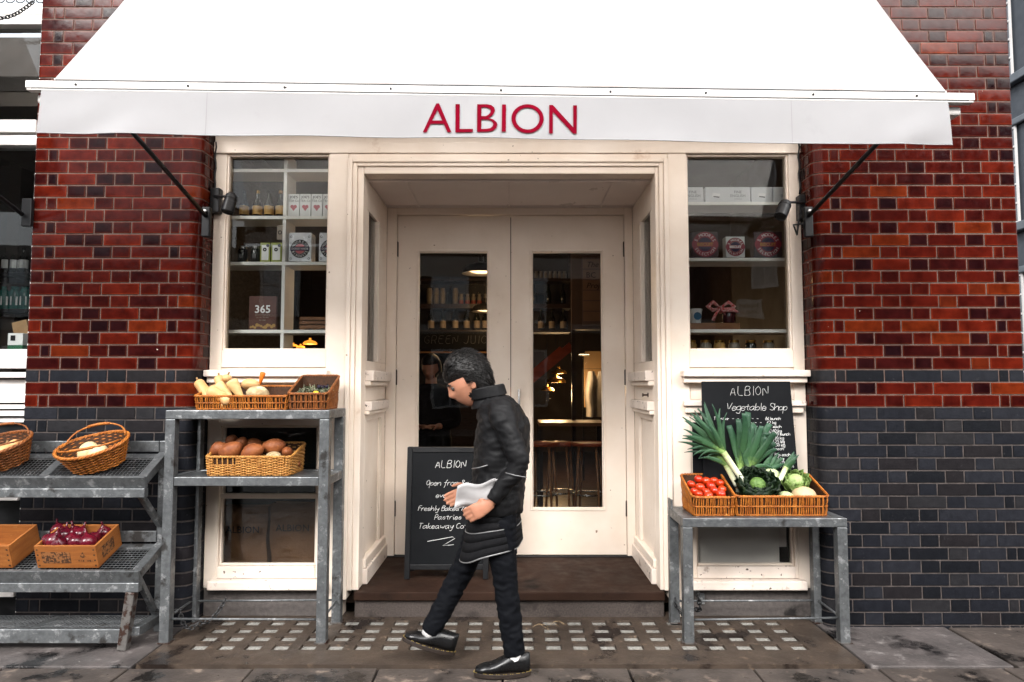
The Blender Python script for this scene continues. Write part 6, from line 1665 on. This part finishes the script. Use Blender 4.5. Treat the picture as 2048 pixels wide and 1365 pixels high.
# paper carrier bags behind the lower left window
M['kraft'] = pm('brown_kraft', (.19,.095,.045), (.15,.072,.034), 6, .75, .08, bump=.35, bscale=14, bdist=.02)
for k, (a, b, yt) in enumerate(((441, 534, 1014), (540, 634, 1008))):
    Y = .40; x0, x1 = PXx(a, 1080, Y), PXx(b, 1080, Y); z1 = PZ(yt, Y)
    t = thing('paper_bag', 'brown paper carrier bag behind the lower left window, ' + ('left one' if k == 0 else 'right one'), 'bag', ((x0+x1)/2, Y, .202), world=False, group='paper carrier bags')
    w = x1 - x0; h = z1 - .202
    mb = MB(); mb.grid(lambda u, v: ((u - .5)*w + .006*sin(v*9), .012*sin(u*6 + v*5) - .004*cos(v*14), v*h + .008*sin(u*9)*(v > .9)), 14, 16)
    mb.grid(lambda u, v: ((.5 - u)*w + .006*sin(v*9), .09 - .01*sin(u*5), v*h), 10, 8)
    for s in (0, 1): mb.grid(lambda u, v: ((s - .5)*w + .006*sin(v*9), u*.09*(1 if s else 1), v*h), 2, 8)
    mb.build('bag', M['kraft'], t, smooth=True)
    text('ALBION', .062, M['ink'], t, (0, -.022, h*.62))
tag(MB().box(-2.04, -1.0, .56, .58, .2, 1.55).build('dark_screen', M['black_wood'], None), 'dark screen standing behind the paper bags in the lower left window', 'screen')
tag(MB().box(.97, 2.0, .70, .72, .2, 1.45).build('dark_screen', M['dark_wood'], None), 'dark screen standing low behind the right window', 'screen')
# writing on the back bar chalkboard
mb = MB(); chalk_text(mb, 'GREEN JUICES £', bx(850), PZ(688, YB), .095, YB - .033, .05, .003, .25, 2.2); mb.build('chalk_writing', M['chalk_grey'], cb)
# ================================================================== people
M['skin'] = pm('skin', (.50,.235,.145), (.44,.19,.115), 14, .5, .08, bump=.06, bscale=120, sub=.12)
M['leather'] = pm('black_leather', (.006,.006,.007), (.011,.011,.012), 9, .6, .12, bump=.35, bscale=16, bdist=.012, spec=.2)
M['knit'] = pm('black_knit', (.006,.006,.007), (.010,.010,.011), 60, .85, .05, bump=.4, bscale=140, bdist=.004, spec=.1)
M['denim'] = pm('black_denim', (.0035,.0042,.0065), (.006,.007,.0095), 14, .8, .08, bump=.3, bscale=22, bdist=.01, spec=.1)
M['hair'] = pm('dark_hair', (.005,.0042,.004), (.010,.008,.007), 40, .45, .1, bump=.6, bscale=60, bdist=.01, stretch=(1,1,.25))
M['shoe'] = pm('polished_shoe_leather', (.004,.004,.0045), (.007,.007,.0075), 12, .30, .08, bump=.08, bscale=30, coat=.1, spec=.35)
M['sole'] = pm('shoe_sole', (.020,.014,.011), (.03,.02,.015), 30, .6, .1, bump=.2)
M['stitch'] = pm('yellow_stitching', (.50,.36,.10), (.42,.3,.08), 60, .7, .05, bump=0)
M['sock'] = pm('white_sock', (.70,.69,.68), (.6,.59,.58), 60, .85, .05, bump=.3, bscale=200)
M['paper'] = pm('white_paper', (.56,.55,.55), (.48,.47,.47), 8, .7, .05, bump=.05)
def loft(mb, rings, n=18):
    vs = []; fs = []
    for c, a, b in rings:
        c, a, b = Vector(c), Vector(a), Vector(b)
        for k in range(n): t = 2*pi*k/n; vs.append(c + a*cos(t) + b*sin(t))
    for i in range(len(rings) - 1):
        for k in range(n):
            l = (k+1) % n; fs.append((i*n+k, i*n+l, (i+1)*n+l, (i+1)*n+k))
    fs.append(tuple(reversed(range(n)))); fs.append(tuple((len(rings)-1)*n + k for k in range(n)))
    return mb.add(vs, fs)
def spline(pts, n):
    P_ = [Vector(p) for p in pts]; out = []
    for i in range(len(P_) - 1):
        p0 = P_[max(0, i-1)]; p1 = P_[i]; p2 = P_[i+1]; p3 = P_[min(len(P_)-1, i+2)]
        for k in range(n):
            t = k/n; out.append(.5*((2*p1) + (-p0 + p2)*t + (2*p0 - 5*p1 + 4*p2 - p3)*t*t + (-p0 + 3*p1 - 3*p2 + p3)*t**3))
    out.append(P_[-1]); return out
def limb(mb, pts, rs, n=4, sides=14):
    P4 = [(*p, r) for p, r in zip(pts, rs)]
    sp_ = spline([Vector(p[:3]) for p in P4], n); rr = [v.x for v in spline([Vector((r, 0, 0)) for r in rs], n)]
    return mb.tube(sp_, rr, sides)
def solid(mb, name, mat, parent, voxel=.008, smooth_it=4, disp=None):
    """join overlapping volumes into one continuous surface"""
    off = OFF.get(parent.name) if parent else None
    me = mb.mesh(name, off); o = bpy.data.objects.new('tmp', me)
    tmp = bpy.data.scenes.new('tmp'); tmp.collection.objects.link(o)
    bmx = bmesh.new(); bmx.from_mesh(me); bmesh.ops.recalc_face_normals(bmx, faces=bmx.faces); bmx.to_mesh(me); bmx.free()
    r = o.modifiers.new('r', 'REMESH'); r.mode = 'VOXEL'; r.voxel_size = voxel; r.use_smooth_shade = True
    s = o.modifiers.new('s', 'SMOOTH'); s.iterations = smooth_it; s.factor = .5
    vl = tmp.view_layers[0]; vl.update(); dg = vl.depsgraph; dg.update(); m2 = bpy.data.meshes.new_from_object(o.evaluated_get(dg))
    bpy.data.objects.remove(o); bpy.data.scenes.remove(tmp); m2.materials.clear(); m2.materials.append(mat)
    if disp:
        nn = [v.normal.copy() for v in m2.vertices]; cc = [v.co.copy() for v in m2.vertices]
        m2.vertices.foreach_set('co', [x for c_, n_ in zip(cc, nn) for x in (c_ + n_*disp(c_))])
    m2.polygons.foreach_set('use_smooth', [True]*len(m2.polygons)); m2.name = name
    return link(name, m2, None, parent)
def head_geo(mb, c, R, s=1.0):
    """face looks along local -X"""
    nu, nv = 40, 30; vs = []; fs = []
    G = lambda d, w: math.exp(-(d/w)**2)
    for j in range(nv + 1):
        th = pi*j/nv
        for i in range(nu):
            ph = 2*pi*i/nu; x, y, z = sin(th)*cos(ph), sin(th)*sin(ph), cos(th)
            q = Vector((x*.102, y*.077, z*.122))
            f = max(0, -x)                                # faces front
            if z < -.1: q.y *= 1 - .30*min(1, (-z - .1)/.8); q.x *= (1 - .10*(-z)) if x < 0 else (1 - .42*min(1, (-z - .1)/.7))
            q.x -= f*.020*G(y, .20)*G(z + .18, .20)        # nose
            q.x -= f*.010*G(y, .16)*G(z + .27, .10)
            q.x -= f*.007*G(z - .12, .10)*G(y, .6)         # brow
            q.x += f*.011*(G(y - .36, .17) + G(y + .36, .17))*G(z + .02, .12)   # sockets
            q.x -= f*.007*G(y, .28)*(G(z + .50, .06) + G(z + .62, .06))         # lips
            q.x -= f*.012*G(y, .3)*G(z + .86, .16)         # chin
            vs.append(Vector(c) + R @ (q*s))
    for j in range(nv):
        for i in range(nu):
            l = (i+1) % nu; fs.append((j*nu+i, (j+1)*nu+i, (j+1)*nu+l, j*nu+l))
    mb.add(vs, fs)
    for sg in (-1, 1):
        e = MB().lathe([(0,-.032),(.012,-.028),(.017,0),(.014,.02),(0,.03)], 10, squash=.45)
        for p in e.v: p.rotate(Matrix.Rotation(.2, 3, 'Y'))
        mb.add([Vector(c) + R @ ((Vector((p.x + .006, p.y + sg*.078, p.z - .012)))*s) for p in e.v], e.f)
def hand_geo(mb, w, fd, pn, tn, curl=.9, s=1.0):
    """w wrist, fd finger direction, pn palm normal (fingers curl towards it), tn thumb side"""
    w = Vector(w); fd = Vector(fd).normalized(); pn = Vector(pn); pn = (pn - fd*pn.dot(fd)).normalized(); tn = fd.cross(pn); 
    if tn.dot(Vector(tn_hint[0])) < 0: tn = -tn
    loft(mb, [(w - fd*.01*s, tn*.024*s, pn*.018*s), (w + fd*.03*s, tn*.036*s, pn*.016*s), (w + fd*.075*s, tn*.042*s, pn*.014*s), (w + fd*.095*s, tn*.038*s, pn*.010*s)], 12)
    for k, (o, L, r) in enumerate(((.032, .070, .0088), (.011, .080, .009), (-.011, .074, .0088), (-.031, .058, .0078))):
        b = w + fd*.085*s + tn*o*s; p = [b]; d = fd.copy(); a = 0
        for seg in range(3):
            a = curl*(.45 + .35*seg); d = fd*cos(a) + pn*sin(a); p.append(p[-1] + d*L*s*(.44, .32, .24)[seg])
        limb(mb, p, [r*s*1.05, r*s, r*s*.95, r*s*.75], 3, 8)
    b = w + fd*.025*s + tn*.030*s; d1 = (fd*.6 + tn*.75 + pn*.35).normalized(); d2 = (fd*.85 + tn*.2 + pn*.5).normalized()
    limb(mb, [b, b + d1*.035*s, b + d1*.035*s + d2*.030*s, b + d1*.035*s + d2*.055*s], [.013*s, .011*s, .0095*s, .007*s], 3, 8)
tn_hint = [(0, 0, 1)]

def shoe(t, ankle, toe, up, L=.285, nm='shoe', stitch=True):
    """Derby shoe: ankle = point above the heel at sole level; toe = unit vector; up = unit vector"""
    a = Vector(ankle); f = Vector(toe).normalized(); u = Vector(up); u = (u - f*u.dot(f)).normalized(); s = f.cross(u)
    h0 = -.075
    so_ = MB(); n = 26; ol = []
    for k in range(n):
        w = 2*pi*k/n; x = cos(w)*.5 + .5; wid = .036 + .012*sin(min(1, x*1.2)*pi*.75); ol.append((h0 + x*L, sin(w)*wid*1.06))
    so_.add([a + f*x + s*y for x, y in ol] + [a + f*x + s*y + u*.022 for x, y in ol], [tuple(range(n)), tuple(reversed(range(n, 2*n)))] + [(i, n+i, n+(i+1) % n, (i+1) % n) for i in range(n)])
    up_ = MB(); rings = []
    for k in range(12):
        q = k/11; x = h0 + .006 + q*(L - .014); wid = (.034 + .012*sin(min(1, q*1.2)*pi*.75))*(1 - max(0, (q - .86)/.14)**2*.6)*(1 - max(0, (.07 - q)/.07)**2*.4)
        h = .100 if q < .36 else .100 - (q - .36)/.34*.048 if q < .70 else .052 - max(0, q - .80)*.10
        rings.append((a + f*x + u*(.014 + h*.5), s*wid, u*h*.5))
    loft(up_, rings, 16)
    sh = solid(up_, nm, M['shoe'], t, .005, 3)
    so_.build('sole', M['sole'], sh, bevel=.003)
    if stitch:
        st = MB()
        for k in range(n*3):
            w = 2*pi*k/(n*3); x = cos(w)*.5 + .5; wid = .036 + .012*sin(min(1, x*1.2)*pi*.75)
            c = a + f*(h0 + x*L) + s*sin(w)*wid*1.045 + u*.0235
            if k % 3 < 2: st.tube([c, c + f*-sin(w)*.004 + s*cos(w)*.004], .0014, 4)
        st.build('welt_stitching', M['stitch'], sh)
    la = MB()
    for k in range(3):
        x = .052 + k*.020; z = .083 - k*.009
        la.tube([a + f*x + s*.022 + u*(z - .008), a + f*x + u*(z + .006), a + f*x - s*.022 + u*(z - .008)], .0028, 5)
    la.build('laces', M['black_metal'], sh)
    return sh

def walker():
    Yc = -.60; pos = lambda x, dy, z: Vector((x, Yc + dy, z))
    t = thing('person', 'person in a black leather jacket walking past the doors, head bowed, holding white paper', 'person', (-.12, Yc, 0))
    NS, FS = -.19, .19                          # near (camera) and far shoulder
    hc = pos(-.222, -.01, 1.452); RH = Matrix.Rotation(radians(-24), 3, 'Y') @ Matrix.Rotation(radians(10), 3, 'Z')
    hip, kneeN, ankN = pos(-.075, -.085, .88), pos(-.035, -.09, .475), pos(.012, -.085, .085)
    hipF, kneeF, ankF = pos(-.085, .085, .88), pos(-.245, .08, .50), pos(-.425, .08, .155)
    shN, elN, wrN = pos(-.055, NS, 1.325), pos(.035, NS - .045, 1.055), pos(-.105, NS - .03, .862)
    shF, elF, wrF = pos(-.075, FS, 1.325), pos(-.04, FS + .03, 1.05), pos(-.215, FS - .06, .875)
    b = MB()
    head_geo(b, hc, RH, 1.06)
    limb(b, [pos(-.085, 0, 1.31), pos(-.125, 0, 1.375), pos(-.185, 0, 1.425)], [.066, .058, .056])
    X = Vector((1,0,0)); Yv = Vector((0,1,0))
    loft(b, [(pos(-.08,0,.86), X*.10, Yv*.15), (pos(-.07,0,1.0), X*.10, Yv*.14), (pos(-.06,0,1.18), X*.11, Yv*.16), (pos(-.07,0,1.30), X*.095, Yv*.17), (pos(-.085,0,1.36), X*.06, Yv*.09)])
    for sh_, el, wr in ((shN, elN, wrN), (shF, elF, wrF)): limb(b, [sh_, el, wr], [.030, .020, .020])
    tn_hint[0] = (-.3, 0, 1); hand_geo(b, wrN, (-.86, .10, -.45), (.05, 1, -.15), None, .75)
    hand_geo(b, wrF, (-.9, -.15, -.35), (.05, -1, .0), None, .6)
    for h_, k_, a_ in ((hip, kneeN, ankN), (hipF, kneeF, ankF)): limb(b, [h_, k_, a_], [.075, .052, .036])
    solid(b, 'body', M['skin'], t, .0055, 3)
    # eyes, brows
    for sg in (-1, 1):
        e = MB().lathe(sph(.0125, 1, 8), 12, hc + RH @ (Vector((-.0865, sg*.029, .002))*1.06)); e.build('eye', pm('eye', (.12,.10,.09), (.03,.02,.015), 200, .1, .02, bump=0) if sg < 0 else M['ink'], t, smooth=True)
        MB().tube([hc + RH @ (Vector(p)*1.06) for p in ((-.106, sg*.012, .021), (-.104, sg*.030, .026), (-.092, sg*.047, .020))], [.003,.0045,.002], 6).build('eyebrow', M['hair'], t, smooth=True)
    # hair: thick, swept up over the head
    hb_ = MB(); nu, nv = 40, 26; vs = []; fs = []
    for j in range(nv + 1):
        th = pi*j/nv
        for i in range(nu):
            ph = 2*pi*i/nu; x, y, z = sin(th)*cos(ph), sin(th)*sin(ph), cos(th)
            k = 1.09 + .045*mnoise.noise(Vector((x*5, y*5, z*3))) + .30*max(0, z)**1.5 + .05*max(0, x)
            q = Vector((x*.104, y*.080, z*.120))*k
            lim = .33 if x < -.25 else (-.10 if x < .15 else -.62)      # hairline: brow, side, nape
            if z < lim: q *= .80
            vs.append(hc + RH @ (q*1.06))
    for j in range(nv):
        for i in range(nu): l = (i+1) % nu; fs.append((j*nu+i, (j+1)*nu+i, (j+1)*nu+l, j*nu+l))
    hb_.add(vs, fs)
    hair = hb_.build('hair', M['hair'], t, smooth=True)
    lk_ = MB(); r3 = random.Random(5)
    for k in range(2600):
        a = r3.uniform(0, 2*pi); z = r3.uniform(-.55, .99); rr_ = math.sqrt(1 - z*z); x_ = cos(a)*rr_
        if z < (.36 if x_ < -.25 else (-.05 if x_ < .15 else -.6)): continue
        kk = 1.085 + .29*max(0, z)**1.5 + .05*max(0, x_)
        p = Vector((x_*.104, rr_*sin(a)*.080, z*.120))*kk
        tang = Vector((.75, .35*sin(a), -.25 - .9*max(0, x_))); nrm = p.normalized(); tang = (tang - nrm*tang.dot(nrm)).normalized()
        L_ = r3.uniform(.018, .042); w_ = Vector((r3.uniform(-1,1), r3.uniform(-1,1), r3.uniform(-1,1)))*.005
        lk_.tube([hc + RH @ (q_*1.06) for q_ in (p*.985, p + tang*L_*.5 + nrm*.004 + w_*.5, p + tang*L_ + nrm*r3.uniform(-.002,.004) + w_)], [.0011, .0010, .0003], 3, caps=False)
    lk_.build('strands', M['hair'], hair, smooth=True, kind='stuff')
    # jacket
    j = MB()
    loft(j, [(pos(-.075,0,.785), X*.135, Yv*.185), (pos(-.075,0,.86), X*.142, Yv*.192), (pos(-.065,0,.98), X*.140, Yv*.190), (pos(-.050,0,1.12), X*.146, Yv*.205), (pos(-.048,0,1.24), X*.142, Yv*.212), (pos(-.065,0,1.335), X*.112, Yv*.185), (pos(-.09,0,1.385), X*.078, Yv*.095)], 24)
    for sh_, el, wr in ((shN, elN, wrN), (shF, elF, wrF)):
        s_ = sh_ + Vector((0, (.05 if sh_.y < Yc else -.05), .0)); w_ = wr + (el - wr).normalized()*.015
        limb(j, [s_, sh_ + Vector((.01,0,-.05)), sh_.lerp(el, .6), el, el.lerp(w_, .55), w_], [.074, .070, .058, .054, .046, .040])
    folds = lambda p: .009*mnoise.noise(Vector((p.x*9, p.y*9, p.z*20))) + .006*(1 - 2*abs(mnoise.noise(Vector((p.x*14 + 3, p.y*14, p.z*30))))) - .006
    jk = solid(j, 'jacket', M['leather'], t, .009, 5, folds)
    col = MB(); ctr = pos(-.125, 0, 1.375); m = 24
    rgs = []
    for z, kx in ((-.045, 1.15), (-.01, 1.02), (.03, 1.04), (.052, 1.10), (.045, 1.16), (.0, 1.14)):
        rgs.append([ctr + Vector((cos(2*pi*k/m)*.088*kx - z*.35, sin(2*pi*k/m)*.090*kx, z + .018*cos(2*pi*k/m))) for k in range(m)])
    for a, b2 in zip(rgs, rgs[1:]): col.add(a + b2, [(k, (k+1) % m, m + (k+1) % m, m + k) for k in range(m)])
    col.build('collar', M['leather'], jk, smooth=True)
    M['zip'] = pm('pale_piping_glint', (.30,.30,.30), (.22,.22,.22), 40, .35, .1, metal=.4, bump=.1)  # pale colour for the real piping and for highlights drawn on the jacket
    for pts_, r_ in (([elN + Vector((-.065, -.045, -.035)), elN + Vector((-.02, -.064, -.045)), elN + Vector((.035, -.058, -.055))], .0028),
                     ([pos(-.20, -.12, 1.02), pos(-.165, -.165, 1.03), pos(-.12, -.190, 1.045)], .0030), ([pos(-.19, -.10, .925), pos(-.15, -.165, .93), pos(-.10, -.198, .945)], .0026)):
        MB().tube(pts_, r_, 5).build('zip', M['zip'], jk, smooth=True)  # thin pale strips painting the jacket's highlights as zips
    # long tunic hem under the jacket, with pale piping
    tn_ = MB(); m = 36; rgs = []
    hem = lambda k: .600 + .045*cos(2*pi*k/m) + .008*sin(2*pi*k*3/m)
    for q in range(7):
        v = q/6; rgs.append([pos(-.085 - .02*v + cos(2*pi*k/m)*(.122 + .035*v + .006*v*sin(2*pi*k*6/m)), sin(2*pi*k/m)*(.165 + .02*v + .006*v*cos(2*pi*k*5/m)), .84 + (hem(k) - .84)*v) for k in range(m)])
    for a, b2 in zip(rgs, rgs[1:]): tn_.add(a + b2, [(k, (k+1) % m, m + (k+1) % m, m + k) for k in range(m)])
    tu = tn_.build('tunic', M['knit'], t, smooth=True); sm_ = tu.modifiers.new('thick', 'SOLIDIFY'); sm_.thickness = .003
    MB().tube(rgs[6], .0045, 5, closed=True).build('hem_piping', M['zip'], tu, smooth=True)
    MB().tube([p + (p - pos(-.1,0,p.z)).normalized()*.003 for p in rgs[3]], .0030, 5, closed=True).build('side_piping', M['zip'], tu, smooth=True)
    # trousers
    tr = MB()
    loft(tr, [(pos(-.08,0,.93), X*.105, Yv*.155), (pos(-.08,0,.86), X*.118, Yv*.165), (pos(-.08,0,.80), X*.112, Yv*.160)], 20)
    limb(tr, [hip, hip.lerp(kneeN, .45), kneeN, kneeN.lerp(ankN, .4), ankN + Vector((0,0,.018))], [.095, .084, .064, .062, .054])
    limb(tr, [hipF, hipF.lerp(kneeF, .45), kneeF, kneeF.lerp(ankF, .4), ankF.lerp(kneeF, .0)], [.095, .084, .064, .062, .054])
    solid(tr, 'trousers', M['denim'], t, .008, 4, lambda p: .005*mnoise.noise(Vector((p.x*12, p.y*12, p.z*26))) + .006*(1 - 2*abs(mnoise.noise(Vector((p.x*16, p.y*16, p.z*34))))) - .005)
    for a_, k_ in ((ankN, kneeN), (ankF, kneeF)):
        MB().tube([a_ + (a_ - k_).normalized()*.02, a_, a_.lerp(k_, .12)], .041, 14).build('sock', M['sock'], t, smooth=True)
    shoe(t, (ankN.x + .008, ankN.y, .0035), (-1, -.06, 0), (0, 0, 1))
    shoe(t, (ankF.x + .055, ankF.y, .055), (-.95, 0, .28), (.28, 0, .95))
    # the white paper in the near hand
    pp = MB(); c = wrN + Vector((-.085, .022, .035))
    def sheet(u, v):
        return c + Vector(((u - .5)*.185 + .02*v, .008*sin(u*5.2 + 2*v) + .006*sin(v*7 + u*3) - .05*v*v, (v - .4)*.115 + (u - .5)*.03 + .008*sin(u*8)))
    pp.grid(sheet, 12, 6); pp.grid(lambda u, v: sheet(u, v) + Vector((.012, .010 + .012*v, -.006)), 12, 6)
    o = one('paper', pp, M['paper'], 'folded white paper held low by the walking person', 'paper', smooth=True)
    s_ = o.modifiers.new('thick', 'SOLIDIFY'); s_.thickness = .0015
    return t
walker()

def staff():
    c0 = P(862, 760, 2.0); x0, y0 = c0.x, 2.0
    q = lambda dx, dy, z: Vector((x0 + dx, y0 + dy, ZS + z))
    t = thing('person', 'dark clothed person standing inside behind the left door leaf', 'person', (x0, y0, ZS - .006))
    hc = q(0, 0, 1.43); RH = Matrix.Rotation(radians(75), 3, 'Z') @ Matrix.Rotation(radians(-16), 3, 'Y')
    b = MB(); head_geo(b, hc, RH, 1.0)
    X = Vector((1,0,0)); Yv = Vector((0,1,0))
    limb(b, [q(0,.02,1.24), q(0,.01,1.33), q(0,0,1.39)], [.06, .05, .05])
    loft(b, [(q(0,0,.80), X*.15, Yv*.10), (q(0,0,1.0), X*.14, Yv*.10), (q(0,0,1.18), X*.17, Yv*.11), (q(0,0,1.27), X*.10, Yv*.07)])
    arms = []
    for s in (-1, 1):
        sh_, el, wr = q(s*.18, 0, 1.22), q(s*.22, .02, .95), q(s*.08, -.20, .92); arms.append((sh_, el, wr))
        limb(b, [sh_, el, wr], [.045, .036, .026]); tn_hint[0] = (0, 0, 1); hand_geo(b, wr, (-s*.7, -.6, .05), (0, -.2, -1), None, .5)
        limb(b, [q(s*.09, 0, .84), q(s*.09, -.01, .45), q(s*.09, .02, .07)], [.075, .05, .036]); loft(b, [(q(s*.09, .06, .03), X*.03, Vector((0,0,.03))), (q(s*.09, -.05, .035), X*.04, Vector((0,0,.035))), (q(s*.09, -.17, .02), X*.03, Vector((0,0,.018)))], 10)
    solid(b, 'body', M['skin'], t, .007, 3)
    j = MB(); loft(j, [(q(0,0,.72), X*.19, Yv*.14), (q(0,0,.95), X*.175, Yv*.135), (q(0,0,1.16), X*.20, Yv*.135), (q(0,.01,1.25), X*.17, Yv*.11), (q(0,.01,1.29), X*.08, Yv*.08)], 20)
    for sh_, el, wr in arms: limb(j, [sh_, sh_.lerp(el, .5), el, el.lerp(wr, .85)], [.07, .058, .05, .04])
    solid(j, 'top', M['knit'], t, .010, 4)
    tr = MB()
    for s in (-1, 1): limb(tr, [q(s*.09, 0, .82), q(s*.09, -.01, .45), q(s*.09, .02, .06)], [.10, .07, .055])
    solid(tr, 'trousers', M['denim'], t, .010, 4)
    hb_ = MB(); nu, nv = 28, 18; vs = []; fs = []
    for jn in range(nv + 1):
        th = pi*jn/nv
        for i in range(nu):
            ph = 2*pi*i/nu; x, y, z = sin(th)*cos(ph), sin(th)*sin(ph), cos(th)
            p = Vector((x*.106, y*.084, z*.124))*(1.1 + .06*mnoise.noise(Vector((x*5, y*5, z*3))))
            if z < (.35 if x < -.2 else -.4): p *= .8
            vs.append(hc + RH @ p)
    for jn in range(nv):
        for i in range(nu): l = (i+1) % nu; fs.append((jn*nu+i, (jn+1)*nu+i, (jn+1)*nu+l, jn*nu+l))
    hb_.add(vs, fs); hb_.build('hair', M['hair'], t, smooth=True)
staff()
